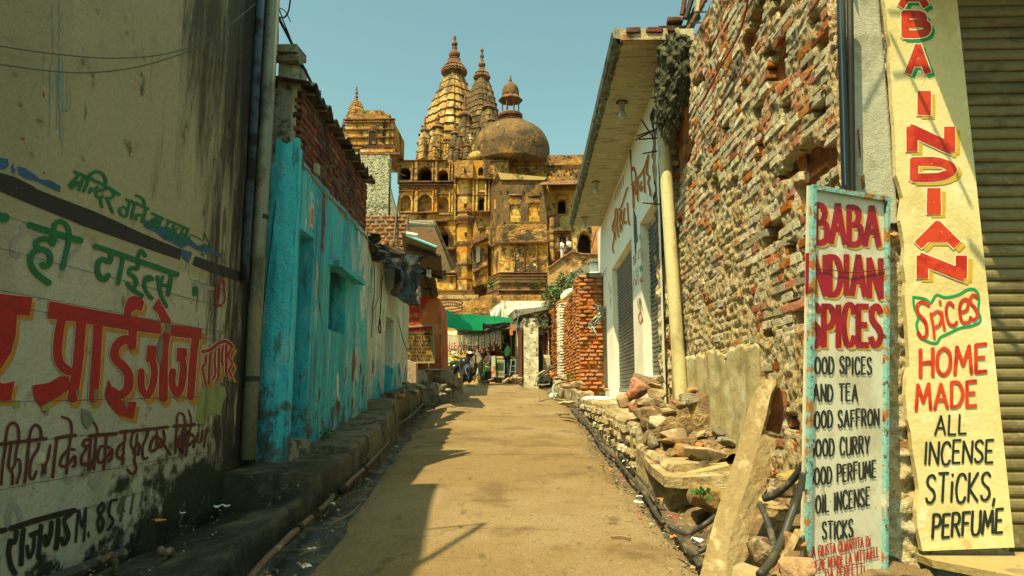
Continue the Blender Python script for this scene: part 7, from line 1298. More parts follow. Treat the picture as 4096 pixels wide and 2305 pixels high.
ribbon(mb, [(1983, 1446), (2015, 1444.5)], 1.5, MC, .012, sm=False)
for x in (1985, 1989, 1993, 1998, 2003, 2008, 2013): ribbon(mb, [(x, 1446), (x - 1.2, 1449), (x + .5, 1452)], 1.3, MC, .012); 
for x in (1987.5, 1995.5, 2000.5, 2010.5): ribbon(mb, [(x, 1446), (x, 1452)], 1.2, MC, .012)
ribbon(mb, [(1985, 1490), (2016, 1489)], 1.5, MC, .012, sm=False)
for x in (1987, 1992, 1997, 2003, 2008, 2013): ribbon(mb, [(x, 1490), (x - 1.5, 1493), (x + 1, 1496), (x - .5, 1498)], 1.4, MC, .012)
for x in (1989.5, 1995, 2000, 2005.5): ribbon(mb, [(x, 1489), (x, 1498)], 1.3, MC, .012)
mb.build('lettering', mat('counter_red', (.3, .03, .015), grain=0), ctr, recalc=False)
for k in range(4):
    a_ = atY(1988 + k * 6, 1440, 30.2); mb = MB(); mb.lathe(a_, [(0, .09), (.08, .11), (.16, .05)], 8); tag(mb.build('sweet_tray', mat('tray_%d' % (k % 2), [(.12, .2, .12), (.35, .2, .06)][k % 2], grain=0), loc=a_), 'heaped sweet tray standing on the green counter', 'tray', 'sweet trays on the counter')
ct2 = thing('display_shelf', atY(2050, 1490, 29.2), 'open display shelf with snack packets right of counter', 'shelf')
for v in (1440, 1464, 1486):
    a = atY(2040, v, 29); b = atY(2063, v, 29); mb = MB(); mb.box((a.x, 29, a.z - .02), (b.x, 29.5, a.z + .02)); mb.build('shelf_board', m_white, ct2)
for u in (2046, 2062): mb = MB(); mb.tube([atY(u, 1438, 29), atY(u - (8 if u < 2050 else 0), 1505, 28.9)], .03, 5); mb.build('upright', m_white, ct2)
for k, (u, v, c) in enumerate([(2050, 1434, (.5, .16, .03)), (2057, 1436, (.5, .25, .1)), (2050, 1480, (.3, .06, .06)), (2057, 1481, (.35, .1, .1))]): a = atY(u, v, 29.1); mb = MB(); mb.box((a.x - .06, 29.05, a.z - .06), (a.x + .06, 29.2, a.z + .08), jit=.01); tag(mb.build('snack_packet', mat('packet_%d' % k, c, rough=.4, grain=0), loc=a), ['orange packet on the top display shelf', 'peach packet on the top display shelf', 'dark red packet on the middle shelf', 'pinkish packet on the middle shelf'][k], 'packet')
tbl = thing('stall_table', atY(1940, 1500, 33), 'dark stall table with blue crates behind the cow', 'table')
a = atY(1922, 1505, 33); b = atY(1966, 1450, 33); mb = MB(); mb.box((a.x, 33, b.z - .06), (b.x, 33.7, b.z)); mb.build('table_top', m_iron, tbl)
for x in (a.x + .04, b.x - .04): mb = MB(); mb.tube([(x, 33.05, a.z), (x, 33.05, b.z - .06)], .025, 6); mb.build('leg', m_iron, tbl)
a = atY(1950, 1450, 33.1); mb = MB(); mb.box((a.x - .2, 33.1, a.z), (a.x + .2, 33.4, a.z + .2)); tag(mb.build('crate', mat('teal_crate', (.02, .14, .16), grain=0), loc=a), 'teal plastic crate on the stall table', 'crate')
a = atY(1935, 1450, 33.1); mb = MB(); mb.lathe(a, [(0, .1), (.18, .11)], 10); tag(mb.build('tin', mat('orange_tin', (.4, .14, .04), grain=0), loc=a), 'orange tin on the stall table', 'tin')
mb = MB(); mb.lathe(atY(1928, 1500, 29.5), [(0, .12), (.5, .14), (.52, .1)], 10); tag(mb.build('drum', mat('green_cloth', (.05, .35, .06), grain=0), loc=atY(1928, 1500, 29.5)), 'bright green draped drum beside the cow', 'drum')
# tiles and boards at the right end of the crest
for (a_, b_, Y, lab) in [((2008, 1528), (2030, 1512), 27, 'tan board lying at road top'), ((2020, 1527), (2056, 1502), 27.3, 'dark board slanting up to the shutter'), ((1930, 1527), (1968, 1516), 28.2, 'thin lath on the road near counter')]:
    mb = MB(); p, q = atY(*a_, Y), atY(*b_, Y + .3); mb.hexa([p + Vector((0, 0, -.03)), p + Vector((.12, -.1, -.03)), q + Vector((.12, -.1, -.03)), q + Vector((0, 0, -.03)), p + Vector((0, 0, .02)), p + Vector((.12, -.1, .02)), q + Vector((.12, -.1, .02)), q + Vector((0, 0, .02))]); tag(mb.build('board', mat('old_board', (.25, .17, .08), bump=[(20, .5)]), loc=p), lab, 'board')
# auto rickshaw glimpsed behind
au = thing('auto_rickshaw', atY(1797, 1500, 39), 'yellow auto rickshaw parked beyond the motorcycle', 'auto rickshaw')
a = atY(1770, 1470, 39); b = atY(1814, 1427, 39); m_ay = mat('auto_yellow', (.65, .55, .02), rough=.4, grain=0)
mb = MB(); mb.prism([atY(u, v, 39) for u, v in [(1768, 1430), (1806, 1428), (1814, 1434), (1816, 1462), (1768, 1464)]], (0, 2.2, 0)); mb.build('canopy', m_ay, au)
mb = MB(); mb.prism([atY(u, v, 38.97) for u, v in [(1787, 1438), (1797, 1435), (1806, 1438), (1810, 1452), (1783, 1453)]], (0, .02, 0)); mb.build('windscreen', mat('auto_glass', (.2, .4, .42), rough=.1, grain=0), au)
mb = MB(); mb.prism([atY(u, v, 39.1) for u, v in [(1768, 1464), (1816, 1462), (1814, 1500), (1770, 1500)]], (0, 2, 0)); mb.build('body', mat('auto_green', (.02, .1, .05), grain=0), au)
mb = MB(); letters(mb, 'CNG', (1790, 1449), (1803, 1449), 5, 1.2, lambda u, v, h: (lambda p: (p.x, p.y - h, p.z))(atY(u, v, 38.95))); mb.build('lettering', m_white, au, recalc=False)
for x in (a.x + .2, b.x - .15): mb = MB(); mb.tube([(x - .05, 39.05, a.z - .75), (x + .05, 39.05, a.z - .75)], .22, 12); mb.build('wheel', m_iron, au)

# ------------------------------------------------------------------ motorcycle (rear view, leaning on its stand)
m_bk = mat('bike_black', (.012, .014, .016), rough=.3, grain=0, spec=.5); m_rub = mat('rubber', (.02, .02, .02), rough=.8, grain=0); m_chr = mat('chrome', (.4, .45, .45), rough=.2, metal=.9, grain=0)
o0 = atY(1882, 1532, 26.5); bk_ = thing('motorcycle', o0, 'black motorcycle parked facing away beside grey cow', 'motorcycle')
d = Vector((-.30, .95, 0)).normalized(); s_ = Vector((d.y, -d.x, 0)); lean = Vector((-.14, 0, 1)).normalized()
def bp(f, r, z): return o0 + d * f + s_ * r + (lean * z if True else 0)
def torus(c, ax, R, r, n=22, k=8):
    mb = MB(); ax = ax.normalized(); e1 = ax.orthogonal().normalized(); e2 = ax.cross(e1)
    mb.tube([c + (e1 * math.cos(t) + e2 * math.sin(t)) * R for t in [2 * math.pi * i / n for i in range(n + 1)]], r, k, cap=False); return mb
axl = s_ + lean * -.0
for f in (0, 1.28):
    c = bp(f, 0, .31); tw = torus(c, s_ , .25, .065); w_ = tw.build('wheel', m_rub, bk_, True); mb = torus(c, s_, .18, .015); mb.tube([c - s_ * .06, c + s_ * .06], .06, 10)
    for k in range(6): t = k * 1.047; e1 = s_.orthogonal().normalized(); e2 = s_.cross(e1); mb.tube([c, c + (e1 * math.cos(t) + e2 * math.sin(t)) * .19], .012, 5)
    q = mb.build('rim', m_chr, bk_); q.parent = w_
mb = MB(); mb.tube([bp(-.22, 0, .62), bp(.05, 0, .72), bp(.4, 0, .74), bp(.62, 0, .72)], [.05, .11, .13, .1], 10); mb.build('seat', m_rub, bk_, True)
mb = MB(); mb.tube([bp(.5, 0, .76), bp(.68, 0, .86), bp(.92, 0, .85), bp(1.05, 0, .74)], [.1, .17, .16, .08], 12); mb.build('tank', m_bk, bk_, True)
mb = MB(); mb.tube([bp(.45, 0, .35), bp(.8, 0, .4)], [.15, .17], 10); mb.tube([bp(.6, 0, .4), bp(.65, 0, .65)], .1, 8); mb.build('engine', mat('engine_grey', (.07, .07, .07), rough=.5, metal=.5, grain=0), bk_, True)
for r in (-.1, .1): mb = MB(); mb.tube([bp(1.28, r, .3), bp(1.08, r * .9, .95)], .028, 8); mb.build('fork', m_chr, bk_)
for r in (-.09, .09): mb = MB(); mb.tube([bp(0, r, .32), bp(.2, r * 1.2, .66)], .025, 8); mb.build('shock_absorber', m_chr, bk_)
mb = MB(); mb.tube([bp(.95, -.38, 1.02), bp(1.05, -.2, 1.04), bp(1.07, 0, 1.0), bp(1.05, .2, 1.04), bp(.95, .38, 1.02)], .018, 8); mb.build('handlebar', m_iron, bk_, True)
for r in (-1, 1): mb = MB(); mb.tube([bp(.93, r * .3, 1.03), bp(.93, r * .42, 1.02)], .026, 8); mb.build('grip', m_rub, bk_)
for r in (-1, 1):
    mb = MB(); mb.tube([bp(1.0, r * .24, 1.04), bp(.98, r * .3, 1.2)], .01, 5); st__ = mb.build('mirror_stem', m_iron, bk_); c = bp(.97, r * .34, 1.24); mb = MB(); mb.lathe((0, 0, 0), [(-.012, .01), (-.012, .075), (.012, .075), (.012, .01)], 14); R_ = Matrix.Rotation(math.radians(80), 3, 'X'); mb.v = [tuple(R_ @ Vector((q[0] * 1.1, q[1] * .75, q[2])) + c) for q in mb.v]; mb.build('mirror', mat('mirror_glass', (.5, .6, .62), rough=.1, grain=0), bk_)
mb = MB(); mb.tube([bp(1.15, 0, .86), bp(1.25, 0, .88)], [.11, .09], 14); mb.build('headlight', m_bk, bk_, True)
mb = MB(); mb.tube([bp(-.3, 0, .33), bp(-.25, 0, .5), bp(-.12, 0, .64)], [.05, .09, .09], 8); mb.build('rear_mudguard', m_bk, bk_, True)
mb = MB(); c = bp(-.27, 0, .63); mb.hexa([c + s_ * -.16 + lean * -.06, c + s_ * .16 + lean * -.02, c + s_ * .16 - d * .02 + lean * -.02, c - s_ * .16 - d * .02 + lean * -.06, c + s_ * -.16 + lean * .07, c + s_ * .16 + lean * .11, c + s_ * .16 - d * .02 + lean * .11, c - s_ * .16 - d * .02 + lean * .07]); np_ = mb.build('number_plate', mat('plate_white', (.55, .58, .52), grain=0), bk_)
mb = MB(); c2 = c - d * .022 + lean * .02
def MPl(a, b, h): return c2 + s_ * a + lean * (b + a * .125) - d * h
letters(mb, 'MP36', (-.1, .005), (.1, .005), -.045, .012, MPl, lift=.003); letters(mb, '2254', (-.1, -.055), (.1, -.055), -.045, .012, MPl, lift=.003); mb.build('plate_lettering', P_BLK, bk_, recalc=False)
mb = MB(); mb.tube([bp(-.24, -.05, .53), bp(-.24, .05, .53)], .028, 8); mb.build('tail_lamp', mat('tail_red', (.35, .01, .015), rough=.2, grain=0), bk_, True)
for r in (-1, 1): mb = MB(); mb.tube([bp(-.2, r * .05, .56), bp(-.22, r * .15, .56)], [.01, .03], 8); mb.build('indicator', mat('amber_lens', (.4, .15, .01), grain=0), bk_)
mb = MB(); mb.tube([bp(.55, .15, .28), bp(.2, .17, .3), bp(-.12, .18, .36)], [.03, .045, .05], 10); mb.build('exhaust', m_iron, bk_, True)
mb = MB(); mb.tube([bp(.45, -.12, .3), bp(.42, -.25, .02)], .014, 6); mb.build('side_stand', m_iron, bk_)
# second scooter-like vehicle partly hidden behind the first
sc = thing('scooter', atY(1835, 1520, 28.5), 'dark scooter half hidden behind the motorcycle', 'scooter'); c = atY(1838, 1528, 28.5)
for f in (-.5, .6): torus(c + Vector((f * .35, f, .26)), Vector((1, -.3, 0)), .19, .06).build('wheel', m_rub, sc, True)
mb = MB(); mb.tube([c + Vector((-.2, -.6, .5)), c + Vector((-.05, -.2, .65)), c + Vector((.05, .1, .45)), c + Vector((.12, .4, .45)), c + Vector((.15, .55, .9))], [.15, .2, .14, .12, .14], 10); mb.build('body', m_bk, sc, True)
mb = MB(); mb.tube([c + Vector((-.25, -.5, .72)), c + Vector((-.05, 0, .75))], [.13, .12], 8); mb.build('seat', m_rub, sc, True)
mb = MB(); mb.tube([c + Vector((-.2, .55, 1.0)), c + Vector((.45, .5, 1.0))], .02, 6); mb.build('handlebar', m_iron, sc)
mb = MB(); mb.lathe(c + Vector((-.2, .45, 1.12)), [(-.06, .02), (0, .09), (.06, .02)], 10); mb.build('mirror', MATS['mirror_glass'], sc)

# ------------------------------------------------------------------ cow seen from behind
m_cow = mat('cow_hide', (.15, .12, .08), [LY((.05, .045, .035), 2.2, .46, .62), LY((.3, .22, .13), 3, .55, .66, gate=('z', 2.7, 2.2))], rough=.8, bump=[(60, .3)])
cz_ = atY(1903, 1527, 27.5); cow = thing('cow', cz_, 'grey brown horned cow standing with its back turned', 'cow')
J = [(0, 0, .92), (0, .45, .9), (0, .95, .95), (0, 1.25, 1.12), (-.06, 1.5, 1.28), (-.1, 1.75, 1.15), (-.16, .06, .78), (-.17, -.04, .52), (-.16, .04, .3), (-.16, .02, .03), (.16, .06, .78), (.17, -.04, .52), (.16, .04, .3), (.17, .02, .03), (-.16, 1.0, .7), (-.15, 1.02, .4), (-.15, 1.0, .03), (.16, 1.0, .7), (.15, 1.02, .4), (.15, 1.0, .03)]
E_ = [(0, 1), (1, 2), (2, 3), (3, 4), (4, 5), (0, 6), (6, 7), (7, 8), (8, 9), (0, 10), (10, 11), (11, 12), (12, 13), (2, 14), (14, 15), (15, 16), (2, 17), (17, 18), (18, 19)]
Rr = [.25, .3, .27, .16, .13, .08, .14, .07, .05, .055, .14, .07, .05, .055, .11, .06, .05, .11, .06, .05]
me = bpy.data.meshes.new('body'); me.from_pydata([Vector(j) * .92 for j in J], E_, []); me.materials.append(m_cow); o = bpy.data.objects.new('body', me); COL.objects.link(o); o.parent = cow
o.modifiers.new('skin', 'SKIN').use_smooth_shade = True
for i, r in enumerate(Rr): me.skin_vertices[0].data[i].radius = (r * .92, r * .92)
me.skin_vertices[0].data[0].use_root = True; q = o.modifiers.new('s', 'SUBSURF'); q.levels = 2; q.render_levels = 2
mb = MB(); mb.tube([cz_ + Vector(p) for p in [(0, -.22, 1.05), (.02, -.3, .85), (.03, -.3, .55), (.02, -.27, .4)]], [.04, .03, .02, .035], 8); mb.build('tail', mat('cow_tail', (.05, .04, .03)), cow, True)
for r in (-1, 1):
    mb = MB(); mb.tube([cz_ + Vector((-.06 + r * .07, 1.4, 1.3)), cz_ + Vector((-.06 + r * .2, 1.36, 1.38)), cz_ + Vector((-.06 + r * .2, 1.32, 1.55))], [.035, .028, .008], 8); mb.build('horn', mat('horn', (.15, .12, .08), grain=0), cow, True)
    mb = MB(); mb.tube([cz_ + Vector((-.06 + r * .1, 1.42, 1.24)), cz_ + Vector((-.06 + r * .27, 1.4, 1.2))], [.03, .05], 8); mb.build('ear', m_cow, cow, True)
# people
C_ = lambda n, c: mat(n, c, rough=.8, grain=.05)
pz = lambda u, v, Y: atY(u, v, Y)
person('man in green shirt serving at the sweet counter', pz(2031, 1505, 31), pose(elr=(.02, -.1, .66), har=(-.1, -.2, .7), ell=(-.14, -.03, .62), hal=(-.13, -.08, .48)), C_('green_shirt', (.12, .42, .14)), C_('navy_trousers', (.02, .035, .05)), rz=math.radians(-70), h=1.62)
SIT = pose(pelvis=(0, 0, .28), chest=(0, .02, .5), neck=(0, .01, .6), head=(0, -.01, .66), top=(0, -.01, .73), shl=(-.105, 0, .55), shr=(.105, 0, .55), ell=(-.13, -.08, .4), elr=(.13, -.08, .4), hal=(-.08, -.2, .33), har=(.08, -.2, .33), hil=(-.05, -.02, .26), hir=(.05, -.02, .26), knl=(-.1, -.25, .29), knr=(.1, -.25, .28), anl=(-.12, -.3, .05), anr=(.12, -.28, .05), tol=(-.13, -.38, .015), tor=(.13, -.36, .015))
person('seated man in pale trousers at the dark stall', pz(1955, 1512, 30.5), SIT, C_('dark_shirt', (.05, .04, .03)), C_('pale_trousers', (.25, .3, .26)), rz=math.radians(-50), h=1.65)
person('person in red shirt standing inside the stall', pz(1964, 1500, 34.2), STAND, C_('red_shirt', (.35, .02, .02)), C_('dark_trousers', (.02, .02, .02)), h=1.6)
person('dark haired person behind the counter man', pz(2022, 1505, 33), STAND, C_('black_shirt', (.02, .02, .018)), C_('dark_trousers', (.02, .02, .02)), h=1.78)
person('person in red top behind the cow, left', pz(1877, 1500, 33), SIT, C_('red_shirt', (.35, .02, .02)), C_('dark_trousers', (.02, .02, .02)), rz=math.radians(60), h=1.7)
person('second person seated behind the cow in dark clothes', pz(1884, 1497, 33.8), SIT, C_('black_shirt', (.02, .02, .018)), C_('dark_trousers', (.02, .02, .02)), rz=math.radians(20), h=1.8)
# ------------------------------------------------------------------ the temple on its terrace
random.seed(51)
TY = 100.0; KP = TY / FOC
m_ty = mat('temple_ochre', (.52, .27, .03), [LY((.56, .38, .11), .22, .46, .6), LY((.46, .17, .02), .5, .5, .62, k=.8), LY((.08, .05, .022), .28, .49, .6, st=(1, 1, .5)), LY((.06, .045, .025), 1.3, .55, .66, k=.85), LY((.25, .1, .04), 2.6, .58, .66, k=.7), LY((.62, .5, .22), .9, .6, .68)], bump=[(1.4, .8, (1, 1, 1), .3), (5, .7, (1, 1, 1), .15)], gs=3, grain=.2)
m_tm = mat('temple_rubble', (.32, .17, .045), [LY((.44, .3, .1), 1.1, .02, .22, vor='DISTANCE_TO_EDGE', k=.0), LY((.46, .27, .07), 1.6, .5, .6), LY((.13, .08, .04), 1.0, .5, .62), LY((.06, .05, .03), .35, .52, .64), LY((.4, .13, .03), 2.4, .6, .68)], bump=[(2.2, 1, (1, 1, 1), .3), (6, .8, (1, 1, 1), .12)], gs=4, grain=.25)
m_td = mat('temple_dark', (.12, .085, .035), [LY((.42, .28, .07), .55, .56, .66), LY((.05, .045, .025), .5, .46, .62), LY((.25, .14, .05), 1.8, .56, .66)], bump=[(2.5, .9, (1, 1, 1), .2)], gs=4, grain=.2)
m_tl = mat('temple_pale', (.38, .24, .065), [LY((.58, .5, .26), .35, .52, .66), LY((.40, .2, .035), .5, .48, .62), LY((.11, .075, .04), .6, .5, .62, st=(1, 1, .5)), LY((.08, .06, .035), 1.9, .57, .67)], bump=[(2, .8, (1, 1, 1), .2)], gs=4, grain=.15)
m_tt = mat('temple_trim', (.17, .085, .04), [LY((.06, .04, .025), .9, .48, .62), LY((.3, .18, .08), 2, .56, .66)], bump=[(5, .8, (1, 1, 1), .1)], gs=5, grain=.2)
m_tk = mat('temple_opening_shade', (.02, .014, .009), grain=0)  # near-black colour stands in for the shade inside openings
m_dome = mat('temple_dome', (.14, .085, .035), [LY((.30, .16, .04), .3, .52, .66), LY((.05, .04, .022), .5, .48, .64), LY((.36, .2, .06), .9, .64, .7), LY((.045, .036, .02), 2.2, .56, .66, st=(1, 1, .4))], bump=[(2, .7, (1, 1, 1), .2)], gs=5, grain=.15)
m_terr = mat('terrace_stone', (.36, .22, .08), [LY((.5, .37, .18), .5, .5, .62), LY((.12, .08, .04), .6, .5, .64), LY((.3, .11, .04), 1.6, .58, .68)], bump=[(2, .9, (1, 1, 1), .2)], gs=4, grain=.2)
tm = thing('temple', (-6, TY, 9.5), 'great ochre temple with tall spires, dome and arcaded front', 'temple')
def T(u, v, dy=0): return atY(u, v, TY + dy)
def c2(x, y): return 1500 + x / 2.417, 600 + y / 2.417
def cA(x, y): return 1300 + x / 2.342, 100 + y / 2.342
def tbox(x0, y0, x1, y1, d0, d1, m, name, cc=c2, par=None):
    a = T(*cc(x0, y1), d0); b = T(*cc(x1, y0), d0); mb = MB(); mb.box((a.x, TY + d0, a.z), (b.x, TY + d1, b.z)); return mb.build(name, m, par or tm)
def sec(a):
    t = abs(((math.degrees(a) + 45) % 90) - 45); return 1.0 if t < 10 else .92 if t < 12 else .91 if t < 25 else .85 if t < 27 else .84 if t < 37 else .79
def spire(u, v0, v1, prof, m, mt_, d, tiers, name='spire', fin=None, crown=None, n=96):
    """prof [(v, r_px)] from the base up"""
    c = T(u, v0, d); cx, cy = c.x, TY + d; KP = (TY + d) / FOC; zof = lambda v: T(u, v, d).z
    P = []
    for i in range(60):
        t = i / 59; v = v0 + (v1 - v0) * t; P.append((zof(v), along2(prof, v) * KP * 1.07))
    mb = MB(); mb.lathe((cx, cy, 0), P, n, sec); o = mb.build(name, m, tm)
    for k in range(1, tiers):
        v = v0 + (v1 - v0) * k / tiers; r = along2(prof, v) * KP * 1.07; mb = MB(); h = .12 + .05 * r / 4; mb.lathe((cx, cy, zof(v)), [(-h, r * .99), (-h * .3, r * 1.045), (h * .4, r * 1.05), (h, r * .98)], n, lambda a: sec(a) * (1 + .012 * math.sin(a * 60)), cap=False); q = mb.build('ridge', mt_, o)
    if crown:
        mb = MB(); mb.lathe((cx, cy, 0), [(zof(v), r * KP) for v, r in crown], 48, lambda a: 1 + .05 * math.cos(a * 24)); mb.build('crown', mt_, o)
    if fin:
        mb = MB(); mb.lathe((cx, cy, 0), [(zof(v), r * KP) for v, r in fin], 16); mb.build('finial', mt_, o, True)
    return o
def along2(tab, v):
    for (a, ra), (b, rb) in zip(tab, tab[1:]):
        if (a - v) * (b - v) <= 0: return ra + (rb - ra) * (v - a) / (b - a + 1e-9)
    return tab[-1][1] if abs(v - tab[-1][0]) < abs(v - tab[0][0]) else tab[0][1]
spire(1812, 645, 305, [(645, 136), (600, 137), (560, 134), (527, 127), (476, 108), (440, 97), (399, 80), (343, 56), (309, 40), (305, 38)], m_tl, m_tt, 22, 10, fin=[(236, 14), (233, 20), (228, 22), (222, 24), (214, 24), (206, 16), (200, 9), (195, 12), (191, 12), (188, 7), (184, 11), (177, 13), (170, 11), (165, 5), (161, 7), (157, 6), (150, 7), (145, 4), (143, 1), (134, .6)],
      crown=[(306, 40), (300, 46), (294, 54), (288, 52), (285, 55), (278, 50), (272, 42), (268, 44), (262, 34), (250, 29), (243, 25), (240, 27), (236, 22), (233, 16)])
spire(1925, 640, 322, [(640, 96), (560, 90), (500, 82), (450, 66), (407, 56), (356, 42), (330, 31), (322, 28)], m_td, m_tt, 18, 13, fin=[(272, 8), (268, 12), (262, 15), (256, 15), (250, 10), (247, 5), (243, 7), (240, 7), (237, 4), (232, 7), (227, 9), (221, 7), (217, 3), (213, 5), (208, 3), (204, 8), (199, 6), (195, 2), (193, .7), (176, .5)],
      crown=[(323, 28), (318, 31), (312, 36), (305, 34), (298, 26), (296, 30), (290, 24), (284, 16), (276, 13), (272, 9)])
def mini(u, vt, vb, r, m, d):
    d += 14
    h = vb - vt; P = [(vb, r), (vb - h * .3, r * .98), (vb - h * .5, r * .78), (vb - h * .6, r * .6), (vb - h * .64, r * .55)]
    spire(u, vb, vb - h * .64, P, m, m_tt, d, 4, 'small_spire', fin=[(vb - h * .74, r * .35), (vb - h * .78, r * .28), (vb - h * .82, r * .12), (vb - h * .85, r * .24), (vb - h * .9, r * .1), (vb - h * .93, r * .16), (vb - h * .97, r * .05), (vt, r * .02)], crown=[(vb - h * .64, r * .55), (vb - h * .67, r * .75), (vb - h * .71, r * .62), (vb - h * .74, r * .35)], n=48)
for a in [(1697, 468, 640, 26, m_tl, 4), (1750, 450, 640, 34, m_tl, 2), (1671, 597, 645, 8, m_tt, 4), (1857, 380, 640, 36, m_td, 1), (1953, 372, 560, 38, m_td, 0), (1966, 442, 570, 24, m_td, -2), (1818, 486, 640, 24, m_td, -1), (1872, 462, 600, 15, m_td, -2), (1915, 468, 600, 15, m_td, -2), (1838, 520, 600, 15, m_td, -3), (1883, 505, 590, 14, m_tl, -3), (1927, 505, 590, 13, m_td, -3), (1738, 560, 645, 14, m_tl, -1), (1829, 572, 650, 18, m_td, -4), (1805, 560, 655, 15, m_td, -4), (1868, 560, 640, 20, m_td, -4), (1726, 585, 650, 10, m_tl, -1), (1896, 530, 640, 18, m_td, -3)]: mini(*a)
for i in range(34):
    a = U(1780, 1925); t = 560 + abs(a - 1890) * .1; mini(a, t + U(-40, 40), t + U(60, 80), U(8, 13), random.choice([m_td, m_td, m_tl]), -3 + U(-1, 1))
# dome with its kiosk
c = T(2047, 610, 5); zof = lambda v: T(2047, v, 5).z; KP = (TY + 5) / FOC
P = [(zof(665), 152 * KP), (zof(625), 157 * KP), (zof(600), 158 * KP), (zof(575), 153 * KP), (zof(550), 141 * KP), (zof(530), 124 * KP), (zof(512), 98 * KP), (zof(500), 72 * KP), (zof(493), 50 * KP), (zof(490), 44 * KP)]
Ps = smooth_pts([(a, b, 0) for a, b in P], 5)
mb = MB(); mb.lathe((c.x, TY + 5, 0), [(p.x, p.y) for p in Ps], 72); mb.build('dome', m_dome, tm, True)
for k in range(28):
    a = 2 * math.pi * k / 28; r = 50 * KP; p = Vector((c.x + r * math.cos(a), TY + 5 + r * math.sin(a), zof(494))); mb = MB(); mb.tube([p, p + Vector((.35 * math.cos(a), .35 * math.sin(a), .1)), p + Vector((0, 0, .35))], [.14, .16, .05], 5); mb.build('lotus_petal', m_tt, tm)
kx, ky = T(2042, 450, 5).x, TY + 5
ks = thing
mb = MB(); mb.lathe((kx, ky, 0), [(zof(495), 36 * KP), (zof(484), 33 * KP), (zof(476), 38 * KP), (zof(470), 50 * KP), (zof(462), 51 * KP), (zof(458), 47 * KP), (zof(456), 40 * KP)], 24, lambda a: 1 + .015 * math.cos(a * 24)); kb = mb.build('kiosk_base', m_tt, tm)
for k in range(8):
    a = math.pi / 8 + 2 * math.pi * k / 8; p = Vector((kx + 37 * KP * math.cos(a), ky + 37 * KP * math.sin(a), 0)); mb = MB(); mb.tube([p + Vector((0, 0, zof(458))), p + Vector((0, 0, zof(454))), p + Vector((0, 0, zof(410))), p + Vector((0, 0, zof(402)))], [.16, .1, .1, .22], 6); mb.build('kiosk_column', m_tt, tm)
mb = MB(); mb.lathe((kx, ky, 0), [(zof(404), 52 * KP), (zof(401), 52 * KP), (zof(388), 37 * KP), (zof(384), 37 * KP), (zof(380), 34 * KP)], 8); mb.build('kiosk_eave', m_tt, tm)
Ps = smooth_pts([(zof(384), 35.5 * KP, 0), (zof(368), 35.5 * KP, 0), (zof(352), 32 * KP, 0), (zof(340), 22 * KP, 0), (zof(334), 9 * KP, 0)], 4); mb = MB(); mb.lathe((kx, ky, 0), [(p.x, p.y) for p in Ps], 28, lambda a: 1 + .015 * math.cos(a * 14)); mb.build('kiosk_dome', m_dome, tm, True)
mb = MB(); mb.lathe((kx, ky, 0), [(zof(v), r * KP) for v, r in [(336, 11), (332, 12), (330, 6), (326, 4), (322, 7), (318, 4), (314, 5), (310, 2.5), (306, 3.5), (302, 1), (292, .5)]], 12); mb.build('kiosk_finial', m_tt, tm, True)
# shallow second dome and parapets
mb = MB(); mb.lathe((T(1918, 640, 3).x, TY + 3.2, 0), [(zof(665), 54 * KP), (zof(650), 53 * KP), (zof(636), 46 * KP), (zof(628), 32 * KP), (zof(624), 12 * KP)], 32); mb.build('low_dome', mat('low_dome_ochre', (.34, .24, .07), [LY((.1, .08, .04), .8, .5, .64)], bump=[(3, .6, (1, 1, 1), .1)], gs=5), tm, True)
# left tower
cA_ = cA
def tower_level(x0, x1, y0, y1, d, m, name='tower_wall', off=0): return tbox(x0, y0, x1, y1, d - off, d + 9 + off, m, name, cA)
tower_level(190, 640, 900, 1150, 0, m_ty); tower_level(255, 600, 880, 1150, -.35, m_ty); tower_level(350, 545, 870, 1150, -.7, m_ty)
tower_level(180, 655, 1140, 1215, -.5, m_tm); tower_level(230, 600, 845, 905, .3, m_tm); tower_level(260, 545, 800, 850, 1, m_tm); tower_level(375, 525, 798, 850, .6, m_tm); tower_level(535, 605, 830, 870, 1, m_tm); tower_level(200, 330, 1140, 1420, -.3, m_tm)
for y, e, d in [(880, 8, -1.0), (905, 4, -.85), (975, 2, -.8), (1050, 2, -.8), (1120, 8, -1.0)]:
    for x0, x1, dd in [(185, 645, 0), (250, 605, -.35), (345, 550, -.7)]: tbox(x0 - e, y - 7, x1 + e, y + 6, dd - .28, dd + .5, m_tt, 'cornice', cA)
for x0, x1, dd in [(180, 662, -.1), (250, 612, -.5), (335, 555, -.9)]: tbox(x0, 1150, x1, 1165, dd - .35, dd + 1, m_tt, 'cornice', cA)
for k in range(40): x = 340 + k * 8.3; tbox(x, 1128, x + 4.5, 1146, -1.2, -.9, m_tt, 'bracket', cA)
tbox(320, 1190, 700, 1215, -2.4, 4, m_tt, 'eave_slab', cA); tbox(330, 1165, 640, 1192, -1.6, 4, m_ty, 'tower_wall', cA)
o = tbox(415, 993, 470, 1118, -1.05, -.72, m_tk, 'doorway', cA); tbox(405, 985, 480, 994, -1.15, -.7, m_tt, 'lintel', cA); tbox(405, 994, 413, 1118, -1.1, -.7, m_tt, 'jamb', cA); tbox(472, 994, 480, 1118, -1.1, -.7, m_tt, 'jamb', cA)
tbox(438, 1088, 475, 1116, -1.14, -1.1, m_tt, 'railing', cA); tbox(415, 940, 475, 968, -.95, -.7, m_tt, 'arch_niche', cA)
spire(1424, 440, 403, [(440, 30), (425, 26), (412, 18), (403, 12)], m_tm, m_tt, 3, 4, 'tower_spire', fin=[(402, 10), (398, 8), (396, 3), (390, 8), (387, 8), (384, 3), (378, 3), (372, 8), (368, 3), (360, 4), (354, 2), (350, 3), (346, 1), (337, .5)]); spire(1425, 480, 438, [(480, 44), (460, 38), (438, 29)], m_tm, m_tt, 3, 3, 'tower_spire')
